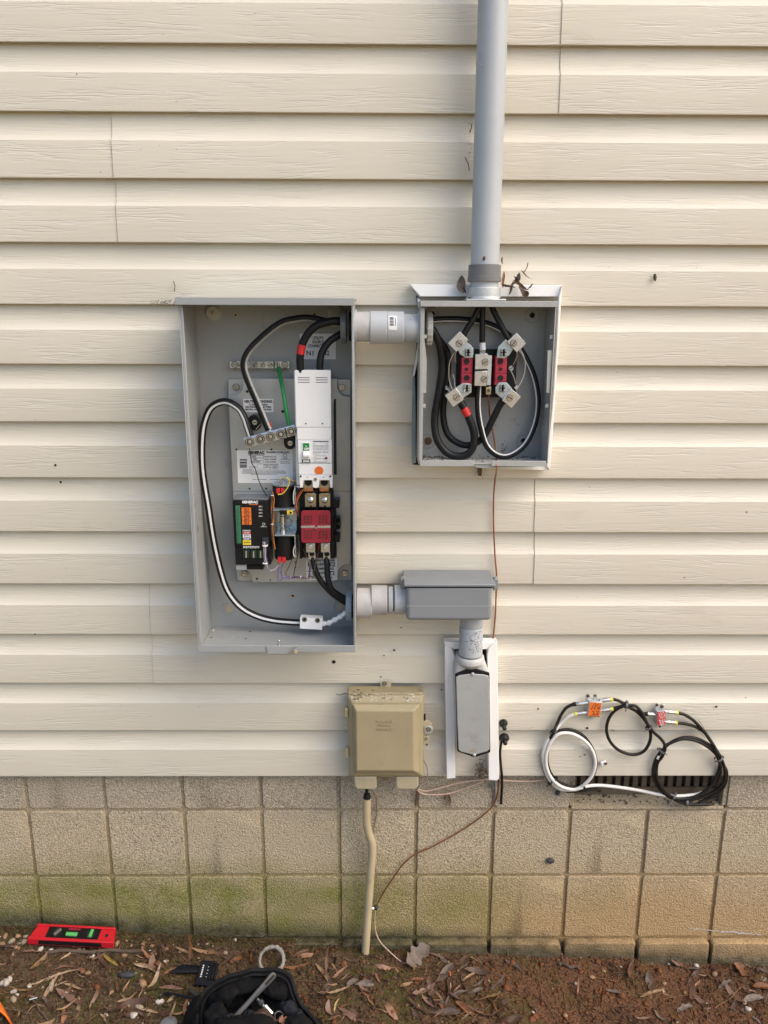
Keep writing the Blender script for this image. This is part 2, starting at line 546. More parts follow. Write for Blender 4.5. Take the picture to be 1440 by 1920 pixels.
K['ringgrey'] = mat('grey sawn pvc', (.24, .225, .20), .7, 0, .2, 60, .4, (.12, .10, .08), 40, .001, 300)
K['scuff'] = mat('scuffed black smear', (.15, .15, .155), .6, 0, .3, 60)
K['seam'] = mat('seam dirt', (.36, .285, .19), .9, 0, .4, 30)
K['ragdark'] = mat('dark oily rag', (.016, .018, .023), .9, 0, .3, 30, .3, (.04, .04, .045), 30, .001, 400, .15)
K['clodred'] = mat('red clay lump', (.150, .062, .030), .95, 0, .35, 30, .3, (.06, .025, .012), 40, .002, 200, .1)
K['moss'] = mat('moss', (.060, .072, .013), .95, 0, .5, 40, .3, (.04, .026, .012), 30, 0, 1, .1)
K['straw'] = mat('pine straw', (.16, .085, .038), .8, 0, .35, 12)
K['bark'] = mat('twig bark', (.10, .070, .050), .9, 0, .3, 40, 0, (.1, .1, .1), 10, .001, 200)
K['rust'] = mat('rusted screw', (.12, .075, .045), .6, .4, .3, 80)
K['vent'] = mat('brown vent plate', (.115, .090, .062), .75, .1, .25, 30, .4, (.08, .05, .03), 40)
K['grime_and_shade'] = mat('grime_and_shade', (.10, .078, .055), .95, 0, .4, 60, .4, (.22, .2, .16), 80, .001, 200)  # real dirt, and the painted shade round screws and nuts
K['glass'] = mat('grey vial end', (.10, .095, .08), .2, 0, .1, 40)
K['blueplate'] = mat('blued zinc', (.46, .53, .57), .30, .7, .08, 40, .1, (.2, .2, .2), 40)
K['droppings'] = mat('white droppings', (.62, .60, .55), .8, 0, .1, 60)
K['chalk'] = mat('white scrape', (.60, .56, .52), .9, 0, .1, 60)
LEAF = [leaf_mat('leaf orange brown', (.17, .056, .014), (.34, .125, .034)), leaf_mat('leaf tan', (.22, .115, .042), (.40, .235, .095)),
        leaf_mat('leaf pink brown', (.13, .058, .030), (.25, .122, .064)), leaf_mat('leaf grey brown', (.095, .062, .045), (.19, .135, .10)),
        leaf_mat('leaf yellow', (.32, .18, .03), (.48, .31, .05)), leaf_mat('leaf dark brown', (.050, .022, .010), (.12, .050, .020))]

# ------------------------------------------------------------------ small repeated shapes
_tc = bpy.data.curves.new('lettering', 'FONT')
_to = bpy.data.objects.new('lettering', _tc)

def lettering(txt, x, y, Y, h, m, parent, bold=0.0, rot=0.0, w=None, align='CENTER', deep=0.0):
    """flat print facing the camera side, centred on a pixel; h = cap height in pixels, w = width in pixels"""
    _tc.body = txt
    _tc.size = 1.0
    _tc.align_x = 'CENTER' if align == 'CENTER' else 'LEFT'
    _tc.align_y = 'CENTER'
    _tc.offset = bold + (.018 if h < 6 else .008)
    _tc.resolution_u = 2
    _tc.extrude = deep
    me = bpy.data.meshes.new_from_object(_to)
    s = sc(x, y, Y)
    k = h * s / 0.69
    kx = k
    xs = [v.co.x for v in me.vertices]
    if w and xs:
        kx = w * s / (max(xs) - min(xs))
    c = U(x, y, Y)
    ca, sa = math.cos(rot), math.sin(rot)
    for v in me.vertices:
        a, b = v.co.x * kx, v.co.y * k
        v.co = (a * ca - b * sa, -v.co.z * k, a * sa + b * ca)
    me.name = 'lettering'
    me.materials.clear()
    me.materials.append(m)
    return place('lettering', me, c, parent)

def sheet(x0, y0, x1, y1, Y, m, parent, name='label', th=.0004, rot=0.0):
    b = MB()
    if rot:
        c = U((x0 + x1) / 2, (y0 + y1) / 2, Y)
        s = sc((x0 + x1) / 2, (y0 + y1) / 2, Y)
        b.obox(c, ((x1 - x0) * s, th, (y1 - y0) * s), Matrix.Rotation(-rot, 3, 'Y'))
    else:
        b.pbox(x0, y0, x1, y1, Y, Y + th)
    return b.build(name, m, parent)

def dashes(rows, Y, m, parent, name='fine_print', seed=1):
    """rows of tiny unreadable print: (x0, x1, y, height) in pixels"""
    rr = random.Random(seed)
    b = MB()
    for x0, x1, y, h in rows:
        x = x0
        while x < x1:
            w = rr.uniform(1.2, 5)
            e = min(x + w, x1)
            b.add([U(x, y - h / 2, Y), U(e, y - h / 2, Y), U(e, y + h / 2, Y), U(x, y + h / 2, Y)], [(0, 1, 2, 3)])
            x = e + rr.uniform(.5, 1.1)
    return kind(b.build(name, m, parent), 'stuff')

def depth3(o):                                 # True when a child of o would already be a sub-part
    return o.parent is not None

def slot_screw(x, y, Y, rp, parent, m=None, a=.4, h=None, name='screw'):
    m = m or K['steel']
    s = sc(x, y, Y)
    r = rp * s
    h = h or r * .5
    c = U(x, y, Y)
    b = MB()
    b.lathe(c, (0, -1, 0), [(0, r), (h * .55, r)], 18)
    w = r * .16
    n = 10
    for sg in (1, -1):
        a0 = math.asin(w / r)
        pts = []
        for i in range(n + 1):
            q = a0 + (math.pi - 2 * a0) * i / n
            px, pz = r * .96 * math.cos(q), r * .96 * math.sin(q) * sg
            pts.append(c + Vector((px * math.cos(a) - pz * math.sin(a), -h * .5, px * math.sin(a) + pz * math.cos(a))))
        b.prism(pts, (0, -h * .5, 0))
    o = b.build(name, m, parent)
    if rp > 3.5:                               # dark ring and strip: shade painted round the head and in the slot
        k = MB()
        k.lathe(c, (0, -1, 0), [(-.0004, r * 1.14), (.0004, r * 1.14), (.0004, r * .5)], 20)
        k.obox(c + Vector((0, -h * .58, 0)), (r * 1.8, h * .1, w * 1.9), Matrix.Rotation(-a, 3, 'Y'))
        k.build('slot', K['grime_and_shade'], o if ORG[parent.name] is not None and not depth3(parent) else parent)
    return o

def hex_nut(x, y, Y, rp, parent, m=None, washer=True, name='nut'):
    m = m or K['zinc']
    s = sc(x, y, Y)
    r = rp * s
    c = U(x, y, Y)
    b = MB()
    if washer:
        b.lathe(c, (0, -1, 0), [(0, r), (r * .2, r), (r * .2, r * .4)], 20)
    b.prism([c + Vector((r * .72 * math.cos(R(60 * i + 12)), -r * .2, r * .72 * math.sin(R(60 * i + 12)))) for i in range(6)], (0, -r * .45, 0))
    b.lathe(c + Vector((0, -r * .6, 0)), (0, -1, 0), [(0, r * .36), (r * .45, r * .36), (r * .55, r * .25)], 12)
    o = b.build(name, m, parent)
    k = MB()  # dark rings that paint contact shade round washer, nut and stud
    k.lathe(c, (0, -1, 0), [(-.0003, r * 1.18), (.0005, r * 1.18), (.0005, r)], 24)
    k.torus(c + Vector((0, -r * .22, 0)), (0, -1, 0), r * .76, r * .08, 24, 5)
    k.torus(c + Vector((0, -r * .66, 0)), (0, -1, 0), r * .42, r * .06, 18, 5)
    k.build('shade_ring', K['grime_and_shade'], o if not depth3(parent) else parent)
    return o

def socket_screw(x, y, Y, rp, parent, m=None, inner=None, name='screw'):
    """round set screw sunk in a collar with a dimpled middle"""
    m = m or K['zinc']
    r = rp * sc(x, y, Y)
    c = U(x, y, Y)
    b = MB()
    b.lathe(c, (0, -1, 0), [(0, r * 1.05), (r * .18, r), (r * .18, r * .84), (-r * .02, r * .76), (r * .02, r * .55), (r * .30, r * .44), (r * .34, r * .05)], 20)
    o = b.build(name, inner or m, parent)
    k = MB()  # dark rings paint the shade at the collar and its groove
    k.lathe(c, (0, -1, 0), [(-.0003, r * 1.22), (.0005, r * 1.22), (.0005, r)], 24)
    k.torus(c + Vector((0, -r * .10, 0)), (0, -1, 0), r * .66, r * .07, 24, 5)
    k.build('shade_ring', K['grime_and_shade'], o if not depth3(parent) else parent)
    return o

def hole(x, y, Y, rp, parent, m=None, name='hole'):
    r = rp * sc(x, y, Y)
    c = U(x, y, Y)
    b = MB()
    b.lathe(c, (0, -1, 0), [(.0006, r), (.0009, r * .9), (.0004, r * .75), (.0003, .00001)], 14)
    return b.build(name, m or K['dark'], parent)

def ringpx(x, y, Y, rp, parent, m, wid=.0010, name='knockout'):
    s = sc(x, y, Y)
    return MB().torus(U(x, y, Y), (0, -1, 0), rp * s, wid, 36, 6).build(name, m, parent)

# ================================================================== GROUND
gxs = [-60, -30, -15, -8, -5, -3.5, -2.6, -2.1, -1.8] + [-1.55 + .0095 * i for i in range(348)] + [1.95, 2.2, 2.6, 3.4, 5, 8, 15, 30, 60]
gys = [-60, -30, -15, -8, -5, -3.4, -2.4, -1.8, -1.4, -1.1, -.9, -.8] + [-.72 + .0095 * i for i in range(82)] + [.10]
gv = [(x, y, gz(x, y)) for y in gys for x in gxs]
nx = len(gxs)
gf = [(j * nx + i, j * nx + i + 1, (j + 1) * nx + i + 1, (j + 1) * nx + i) for j in range(len(gys) - 1) for i in range(nx - 1)]
gb = MB()
gb.add(gv, gf)
ground = kind(gb.build('ground', K['soil'], ang=180, origin=Vector((0, 0, 0))), 'structure')

# ================================================================== SIDING WALL
PITCH_S = 0.1298
wall = thing('siding_wall', 'cream vinyl clapboard siding covering the house wall above the concrete block foundation', 'siding', (0, 0.02, -0.005))
PROF = [(.0032, .0100), (.0030, .0014), (.0018, -.0002), (.0005, .0009), (0, .0035), (.0022, .0745), (.0066, .0800), (.0098, .0860), (.0123, .0935), (.0140, .1025), (.0149, .1120), (.0152, .1220), (.0152, .1450)]
SEAMS = {13: U(1053, 50, 0).x, 12: U(1051, 150, 0).x, 11: U(209, 270, 0).x, 10: U(218, 400, 0).x,
         5: U(1004, 940, 0).x, 4: U(1003, 1040, 0).x, 3: U(280, 1140, 0).x, 2: U(285, 1235, 0).x}
XL, XR = -2.4, 2.6

def lap(k, x0, x1, dy, slant=0.0):
    z0 = k * PITCH_S
    rs = []
    nseg = 1
    for x, s in ((x0, 0), (x1, slant)):
        rr = [Vector((x + s * (1 - z / .13), y + dy, z0 + z)) for y, z in PROF]
        rr += [Vector((x + s * (1 - z / .13), y + dy + .0012, z0 + z + .0003)) for y, z in reversed(PROF)]
        rs.append(rr)
    MB().rings(rs).build('siding_plank', K['siding'], wall, ang=19)

for k in range(0, 21):
    j = random.uniform(-.0004, .0004)
    if k in SEAMS:
        lap(k, XL, SEAMS[k] + .012, j)
        b0 = SEAMS[k]
        # the piece on one side laps over the other
        lap(k, b0, XR, j - .0018)
        # the dirt line where the two pieces meet
        q = MB()
        rs = [[Vector((b0 - .0004 + e, y + j - .0020, k * PITCH_S + z)) for y, z in PROF[3:-1]] for e in (0, .00055)]
        n_ = len(rs[0])
        q.add(rs[0] + rs[1], [(i, i + 1, n_ + i + 1, n_ + i) for i in range(n_ - 1)])
        q.build('seam', K['seam'], wall)
    else:
        lap(k, XL, XR, j)
# sheathing behind the planks, so nothing shows through
MB().box(XL, XR, .0195, .022, .002, 2.74).build('sheathing', K['dark'], wall)
for x, y, rp in ((626, 1241, 3.4), (104, 872, 2.2), (114, 904, 2.4), (739, 1219, 2.2), (1343, 1325, 2.2), (1101, 1365, 2.4), (1009, 1329, 1.6),
                 (720, 1229, 1.3), (752, 1177, 1.5), (714, 1269, 1.4), (1096, 1415, 1.5), (1088, 1418, 1.2), (1283, 1083, 1.2), (1400, 960, 1.2), (144, 139, 1.2),
                 (1147, 1369, 1.3), (1151, 1370, 1.3), (778, 1293, 1.5), (66, 1189, 1.4), (1398, 1308, 1.1), (828, 1293, 1.6)):
    hole(x, y, -.0008, rp, wall, name='nail_hole')
b = MB()
rr = random.Random(21)
for i in range(60):
    x = rr.uniform(668, 758)
    b.ell(U(x, 1168.5 + rr.gauss(0, .5), -.0004), rr.uniform(.0004, .0016), .0004, rr.uniform(.0003, .0006), 6, 4)
for (cx9, cy9, sx9, sy9, n9) in ((312, 568, 14, 2.5, 60), (300, 566, 10, 2, 30), (715, 1178, 30, 2, 14), (1182, 1176, 6, 2.5, 16), (905, 886, 6, 5, 24), (880, 300, 6, 14, 26), (884, 240, 5, 10, 14), (820, 1450, 14, 4, 26), (1030, 1366, 20, 3, 12), (1090, 1405, 8, 6, 8), (870, 560, 4, 8, 10), (676, 1245, 26, 18, 12), (1280, 1330, 60, 30, 10), (300, 1290, 160, 60, 14), (1150, 700, 160, 200, 24), (250, 250, 160, 150, 16), (200, 1050, 120, 120, 12)):
    for i in range(n9):
        b.ell(U(cx9 + rr.gauss(0, sx9), cy9 + rr.gauss(0, sy9), -.0002), rr.uniform(.0004, .0013), .0005, rr.uniform(.0003, .0010), 6, 4)
kind(b.build('dirt_specks', K['grime_and_shade'], wall), 'stuff')
# the cocoon on the right and small stuck debris
def blob(name, label, cat, x, y, Y, rx, rz, m, group=None, rot=0):
    s = sc(x, y, Y)
    b = MB().ell((0, 0, 0), rx * s, min(rx, rz) * s * .8, rz * s, 10, 6)
    M = Matrix.Rotation(rot, 3, 'Y')
    for i, v in enumerate(b.v):
        v2 = M @ (v * (1 + .25 * noise.noise(v * 300 + Vector((x, y, 0)))))
        b.v[i] = v2 + U(x, y, Y)
    return tag(b.build(name, m), label, cat, group)
blob('insect_cocoon', 'small dark insect cocoon stuck on the siding right of the riser pipe', 'cocoon', 1228, 520, -.004, 3.2, 7, K['grime_and_shade'], rot=-.15)

# ================================================================== FOUNDATION
fwall = thing('foundation_wall', 'tan split concrete block foundation wall with moss along its foot', 'foundation', (0, .12, -.7))
BW = .2032
ROWZ = [(.088, -.1136), (-.1136, -.314), (-.314, -.5144), (-.5144, -.715)]
JX = lambda k: (k - 4) * BW
bmesh_cache = {}
for r, (zt, zb) in enumerate(ROWZ):
    for k in range(-8, 16):
        if r == 0 and k in (7, 8):
            continue
        x0, x1 = JX(k) + .0045, JX(k + 1) - .0045
        z0, z1 = zb + .005, zt - .005
        key = (round(z1 - z0, 3), (k + r) % 5)
        rr = random.Random(k * 7 + r)
        if key not in bmesh_cache:
            wq, hq = (x1 - x0) / 2, (z1 - z0) / 2
            b = MB()
            n = 28
            outline = []
            rc = [rr.choice((.004, .006, .010, .016)) for _ in range(4)]
            for q, (sx, sz) in enumerate(((1, 1), (-1, 1), (-1, -1), (1, -1))):
                for i in range(5):
                    a = math.pi / 2 * (q + i / 4)
                    outline.append(Vector((sx * (wq - rc[q]) + rc[q] * math.cos(a), 0, sz * (hq - rc[q]) + rc[q] * math.sin(a))))
            # roughened edge
            fine = []
            for i in range(len(outline)):
                a, c2 = outline[i], outline[(i + 1) % len(outline)]
                m_ = max(1, int((c2 - a).length / .012))
                for j in range(m_):
                    p = a.lerp(c2, j / m_)
                    fine.append(p * (1 + .017 * noise.noise(p * 60 + Vector((k, r, 0)))))
            front = [p * .986 + Vector((0, -.0019 - .0008 * noise.noise(p * 25), 0)) for p in fine]
            mid = [p * .995 + Vector((0, -.0008, 0)) for p in fine]
            back = [p + Vector((0, .02, 0)) for p in fine]
            edge = [p + Vector((0, .003, 0)) for p in fine]
            b.rings([front, mid, edge, back])
            bmesh_cache[key] = b.mesh('concrete_block', K['block'], 40, Vector((0, 0, 0)))[0]
        dy = rr.uniform(-.0015, .0015) - (.016 if r == 3 else 0)
        place('concrete_block', bmesh_cache[key], Vector(((x0 + x1) / 2, .025 + dy, (z0 + z1) / 2)), fwall)
mb = MB()
mb.box(JX(-8), JX(7) - .0045, .0290, .20, -.1136, .09)
mb.box(JX(9) + .0045, JX(16), .0290, .20, -.1136, .09)
mb.box(JX(-8), JX(16), .0290, .20, -.72, -.1136)
mb.build('mortar', K['mortar'], fwall)
# reveal of the vent opening: sill and jambs
V0, V1 = JX(7) + .004, JX(9) - .004
sill = MB()
sill.add([(V0 - .003, .0235, -.1075), (V1 + .003, .0235, -.1075), (V1 + .003, .0235, -.116), (V0 - .003, .0235, -.116), (V0 - .003, .084, -.089), (V1 + .003, .084, -.089), (V1 + .003, .084, -.12), (V0 - .003, .084, -.12)],
         [(0, 1, 2, 3), (0, 4, 5, 1), (4, 7, 6, 5), (0, 3, 7, 4), (1, 5, 6, 2), (3, 2, 6, 7)])
sill.build('sill', K['mortar'], fwall, .003)
MB().box(V1 - .004, V1 + .0085, .0265, .085, -.105, .088).build('jamb', K['mortar'], fwall, .002)
MB().box(V0 - .0085, V0 + .004, .0265, .085, -.105, .088).build('jamb', K['mortar'], fwall, .002)
vent = thing('foundation_vent', 'dark slotted metal crawl space vent behind the hanging cables', 'vent', ((V0 + V1) / 2, .08, -.09))
VY = .066
MB().box(V0, V1, VY + .03, VY + .034, -.095, .088).build('backing', K['dark'], vent)
MB().box(V0 + .002, V1 - .002, VY - .004, VY + .004, -.094, -.074).build('frame_rail', K['vent'], vent, .001)
nb = 17
for i in range(nb):
    xc = V0 + (V1 - V0) * (i + .5) / nb
    b = MB()
    b.box(xc - .0068, xc + .0068, VY, VY + .002, -.074, .086)
    b.box(xc - .0068, xc - .0054, VY + .002, VY + .016, -.074, .086)
    b.build('slat', K['vent'], vent, .0006)
# insect mesh seen in the slots
b = MB()
for i in range(nb * 7):
    x = V0 + (V1 - V0) * (i + .5) / (nb * 7)
    b.box(x - .0004, x + .0004, VY + .010, VY + .0108, -.074, .086)
for i in range(44):
    z = -.072 + .0036 * i
    b.box(V0, V1, VY + .0112, VY + .012, z, z + .0008)
kind(b.build('insect_mesh', K['vent'], vent), 'stuff')
# white scrape on the lower right blocks
b = MB()
rr = random.Random(4)
for i in range(26):
    t = i / 25
    x, y = 1290 + 130 * t, 1740 + 12 * t + rr.uniform(-1, 1)
    L_, hh = rr.uniform(5, 10), rr.uniform(.5, 1.2) * (1.8 if .45 < t < .85 else .8)
    b.add([U(x, y - hh, .0211), U(x + L_, y - hh * .5 + .8, .0211), U(x + L_, y + hh * .6 + .8, .0211), U(x, y + hh, .0211)], [(0, 1, 2, 3)])
kind(b.build('white_scrape', K['chalk'], fwall), 'stuff')
blob('tar_lump', 'dark lump stuck to the middle row of foundation blocks under the vent', 'lump', 1032, 1614, .018, 8, 6, K['slate'], rot=.3)
blob('tar_lump', 'dark lump stuck to the block left of the crawl space vent', 'lump', 1046, 1487, .018, 4.5, 5, K['slate'])


# ================================================================== TRANSFER SWITCH (open cabinet on the left)
CX0, CX1, CZ0, CZ1, CD = -.303, .051, .4105, 1.178, .150
TS = 'transfer_switch'
ts = thing(TS, 'open grey transfer switch cabinet with breaker, control module and wiring exposed', 'electrical panel', ((CX0 + CX1) / 2, 0, CZ0))
t_ = .0022
BK = -.006
cab = MB()
cab.box(CX0, CX1, BK, BK + .002, CZ0, CZ1)
cab.build('back_panel', K['cabinet'], ts)
b = MB()
b.box(CX0, CX0 + t_, -CD, BK, CZ0, CZ1)
b.box(CX0 + t_, CX0 + .0085, -CD, -CD + t_, CZ0 + .008, CZ1)
left = b.build('side_panel', K['cabinet'], ts, .0012)
b = MB()
b.box(CX1 - t_, CX1, -CD, BK, CZ0, CZ1)
b.box(CX1 - .0042, CX1 - t_, -CD, -CD + t_, CZ0 + .008, CZ1)
b.build('side_panel', K['cabinet'], ts, .0012)
b = MB()
b.box(CX0 - .003, CX1 + .003, -CD - .012, BK, CZ1, CZ1 + .0025)
b.box(CX0 - .003, CX1 + .003, -CD - .014, -CD - .012, CZ1 - .0125, CZ1 + .0025)
b.build('rain_hood', K['cabinet'], ts, .001)
b = MB()
b.box(CX0 + t_, CX1 - t_, -CD, BK, CZ0, CZ0 + t_)
b.box(CX0, CX1, -CD - t_, -CD, CZ0 - .001, CZ0 + .0155)
bot = b.build('bottom_panel', K['cabinet'], ts, .001)
# latch tab with stud and knob
b = MB()
b.pprism([(498, 1211), (546, 1211), (540, 1226.5), (502, 1226.5)], -CD - .0045, -CD - .0025)
tabp = b.build('latch_tab', K['cabinet'], ts, .001)
b = MB()
c0 = U(523, 1209, -CD + .004)
b.lathe(c0 + Vector((0, 0, -.006)), (0, 0, 1), [(0, .0052), (.006, .0052), (.006, .0032), (.017, .0032), (.018, .0022)], 14)
b.build('stud', K['zinc'], ts)
b = MB()
b.lathe(U(554.5, 1216, -CD - .004), (.15, -1, .1), [(0, .003), (.010, .003), (.010, .0058), (.016, .0060), (.018, .0045)], 16)
b.build('thumb_screw', K['zinc'], ts)
for x, y in ((400, 1181), (662, 1178), (661, 1192), (662, 1205)):
    q = U(x, y, -.06)
    MB().lathe(Vector((q.x, q.y, q.z)), (0, -.3, 1), [(-.002, .0035), (.001, .0035), (.002, .002)], 10).build('rivet', K['zinc'], ts)
for x, y in ((469, 1184), (461, 1197), (396, 1195)):
    d = ray(x, y)
    zt = CZ0 + t_ + .0004
    q = CAM + d * ((zt - CAM.z) / d.z)
    MB().lathe(q, (0, 0, 1), [(-.001, .0032), (0, .0032), (.0003, .0018)], 12).build('drain_hole', K['grime_and_shade'], ts)
# back panel features
def knob(x, y, rp):
    s = sc(x, y, BK) * rp
    c = U(x, y, BK)
    o = MB().lathe(c, (0, -1, 0), [(0, s * 1.25), (s * .12, s * 1.15), (s * .25, s * .98), (s * .42, s), (s * .5, s * .9), (s * .5, s * .3), (s * .56, s * .25), (s * .56, .0001)], 28).build('sealing_washer', K['lockold'], ts)
    MB().lathe(c + Vector((0, -s * .5, 0)), (0, -1, 0), [(0, s * .28), (s * .14, s * .26), (s * .16, s * .1), (s * .06, s * .08), (s * .06, .0001)], 14).build('screw', K['brass'], o)
knob(399.8, 586.5, 12.5)
knob(630, 584.5, 12.5)
for x, y, rp in ((441.7, 590.7, 4.2), (589.8, 589, 4.2), (549, 1117, 4.2)):
    o = hole(x, y, BK - .001, rp, ts, K['brass'], 'rivet_nut')
    hole(x, y, BK - .0016, rp * .5, o, K['dark'], 'bore')
ringpx(515, 602, BK, 24, ts, K['cabinet'], .0007)
for x, y in ((429, 1141), (638, 1139)):
    s = sc(x, y, BK)
    o = MB().torus(U(x, y, BK), (0, -1, 0), 12 * s, .0012, 28, 6).build('dimple_ring', K['cabinet'], ts)
    b = MB()
    c = U(x, y, BK - .0008)
    pts = [c + Vector((6.0 * s * math.cos(a), 0, 6.0 * s * math.sin(a) - 2 * s)) for a in [R(130 + 280 * i / 12) for i in range(13)]]
    pts += [c + Vector((2.6 * s, 0, 9 * s)), c + Vector((-2.6 * s, 0, 9 * s))]
    b.prism(pts, (0, .0006, 0))
    b.build('keyhole', K['tanlow'], o)

# mounting plate: raised face with four lowered ears
PY = -.030
plate_px = [(471, 709.5), (633, 709.5), (633, 727), (636, 735), (643, 742), (657.5, 743), (658, 1058), (645, 1060), (637, 1066), (634, 1077), (631, 1088), (627, 1091.5),
            (476, 1092), (472, 1088), (470, 1078), (466, 1070), (458, 1066), (443.5, 1064), (427.5, 741), (443, 740), (450, 736), (455, 729), (455, 711)]
b = MB()
b.pprism(plate_px, PY, PY + .003)
plate = b.build('mounting_plate', K['plate'], ts, .0012, 2)
for px in ([(428, 711), (461, 710.5), (461, 746), (428, 746)], [(627, 711), (657.6, 711), (657.6, 748), (627, 748)],
           [(442, 1058), (478, 1058), (478, 1089), (445, 1089)], [(628, 1056), (659, 1056), (659.5, 1088), (628, 1088)]):
    MB().pprism(px, PY + .014, PY + .017).build('corner_ear', K['plate'], plate, .0008)
for px in ([(443, 740), (455, 729), (459, 729), (445, 745)],):
    pass
for x, y in ((442.5, 726), (641, 726.6), (459, 1076), (646, 1075)):
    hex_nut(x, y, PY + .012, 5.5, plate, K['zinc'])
for x, y, rp in ((463.6, 734, 2.6), (530.4, 771.5, 2.8), (443.3, 842.7, 1.8), (509, 842.7, 1.8), (468, 916, 1.7), (499, 916, 1.7), (482, 1085, 2.0), (507, 1087, 1.3), (553.5, 1054, 1.3), (553.5, 1064, 1.3)):
    hole(x, y, PY - .0009, rp, plate)
b = MB()
b.pprism([(625.5, 753), (627, 748.5), (630, 747.5), (631.5, 891), (626, 889)], PY - .0012, PY - .0004)
b.build('slot', K['cloth'], plate)
b = MB()
b.pprism([(436, 920.6), (660, 920.6), (660, 921.6), (436, 921.6)], PY - .0004, PY)
b.build('crease', K['inkgrey'], plate)

# labels stuck inside
lb = sheet(562.6, 625.6, 629.4, 673.5, BK - .0006, K['paper'], ts, 'utility_label')
LY = BK - .0010
lettering('UTILITY', 596.5, 634.2, LY, 5.2, K['ink'], lb, .012, w=20)
lettering('SOURCE', 596.5, 641.5, LY, 5.2, K['ink'], lb, .012, w=22)
lettering('CONNECTION', 596.5, 648.8, LY, 5.2, K['ink'], lb, .012, w=38)
lettering('N1', 582, 662.5, LY, 8.4, K['ink'], lb, .012, w=13)
lettering('N2', 611, 662.5, LY, 8.4, K['ink'], lb, .012, w=13)
lb = sheet(456.3, 748, 512.5, 772.6, PY - .0006, K['paper'], plate, 'bonding_label')
LY = PY - .0010
lettering('NEUTRAL BONDING', 484.4, 753, LY, 4.9, K['ink'], lb, .03, w=52)
lettering('TO REMOVE BONDING,', 484.4, 758.9, LY, 3.2, K['ink'], lb, .02, w=36)
lettering('DISCONNECT LINK BETWEEN', 484.4, 763.3, LY, 3.2, K['ink'], lb, .02, w=48)
lettering('NEUTRAL AND GROUND BARS', 484.4, 768, LY, 3.2, K['ink'], lb, .02, w=49)
lb = sheet(445, 844.5, 549, 905.5, PY - .0006, K['paper'], plate, 'data_label')
lettering('GENERAC', 480.5, 848.7, LY, 5.0, K['ink'], lb, .05, w=31)
b = MB()
b.add([U(465, 852.3, LY), U(495.5, 852.3, LY), U(495.5, 853.2, LY), U(465, 853.2, LY)], [(0, 1, 2, 3)])
b.build('underline', K['ink'], lb)
lettering('TRANSFER SYSTEM DATA', 521, 848.3, LY, 3.4, K['ink'], lb, .02, w=45)
b = MB()
for y0, y1 in ((861, 863), (864, 864.7), (866, 868.4), (869, 869.6), (871, 873.2), (874, 875.6), (876.4, 877.5)):
    b.add([U(449.5, y0, LY), U(463, y0, LY), U(463, y1, LY), U(449.5, y1, LY)], [(0, 1, 2, 3)])
kind(b.build('barcode', K['ink'], lb), 'stuff')
for x, y, s_ in ((476.5, 856.4, 'LINE'), (506, 856.6, 'SYSTEM VOLTAGE'), (478, 861.3, 'AMPS'), (507, 861.3, 'SERIAL NUMBER'), (479, 866.2, 'FAULT RATE'), (507, 866.2, 'MODEL NUMBER'), (508, 871, 'PRODUCTION DATE')):
    lettering(s_, x, y, LY, 2.4, K['inkgrey'], lb, .02, w=len(s_) * 1.75)
b = MB()
for x0, y0, x1, y1 in ((471, 853.8, 494, 858.6), (471, 859, 494, 863.6), (471, 864, 494, 868.6), (482, 870, 494.3, 880), (496, 873, 506, 876.3), (496, 876.6, 506, 880.3), (507, 873, 522, 876.3), (507, 876.6, 522, 880.3)):
    for q in ((x0, y0, x1, y0 + .4), (x0, y1 - .4, x1, y1), (x0, y0, x0 + .4, y1), (x1 - .4, y0, x1, y1)):
        b.add([U(q[0], q[1], LY), U(q[2], q[1], LY), U(q[2], q[3], LY), U(q[0], q[3], LY)], [(0, 1, 2, 3)])
kind(b.build('table_rules', K['inkgrey'], lb), 'stuff')
MB().torus(U(534.5, 854.3, LY), (0, -1, 0), 3.4 * sc(534, 854, LY), .0005, 20, 4).build('certification_mark', K['ink'], lb)
dashes([(529, 540, 859.5, 1.2), (526, 545, 862, .9), (525, 543, 866, .9), (526, 545, 868.5, .9), (455, 475, 880.6, 1), (467, 480, 875, .8), (467, 481, 877.3, .8), (498, 503, 874.7, 1), (511, 519, 874.7, 1), (511, 519, 878.5, 1),
        (455, 534, 883, 1), (453, 537, 885.2, 1), (454, 536, 887.3, 1), (470, 520, 889.5, 1), (474, 501, 899, 1.1), (506, 536, 899, 1.1)], LY, K['inkgrey'], lb, seed=3)
lb = sheet(574, 1047, 632.5, 1087.7, PY - .0006, K['paper'], plate, 'generator_label')
lettering('GENERATOR LINE', 603.5, 1051, LY, 3.6, K['ink'], lb, .015, w=48)
lettering('E1', 583.5, 1058.6, LY, 7.4, K['ink'], lb, .02, w=11)
lettering('E2', 623, 1058.6, LY, 7.4, K['ink'], lb, .02, w=11)
lettering('SUPPLY', 603.5, 1058.6, LY, 4.0, K['ink'], lb, .015, w=23)
lettering('CUSTOMER LOAD', 603.5, 1066.5, LY, 3.8, K['ink'], lb, .015, w=46)
lettering('T1', 583.5, 1074.8, LY, 7.4, K['ink'], lb, .02, w=10)
lettering('T2', 622.5, 1074.8, LY, 7.4, K['ink'], lb, .02, w=10)
lettering('LOWER', 603.5, 1074.8, LY, 4.0, K['ink'], lb, .015, w=22)
lettering('CONNECTION', 603.5, 1083, LY, 3.8, K['ink'], lb, .015, w=38)

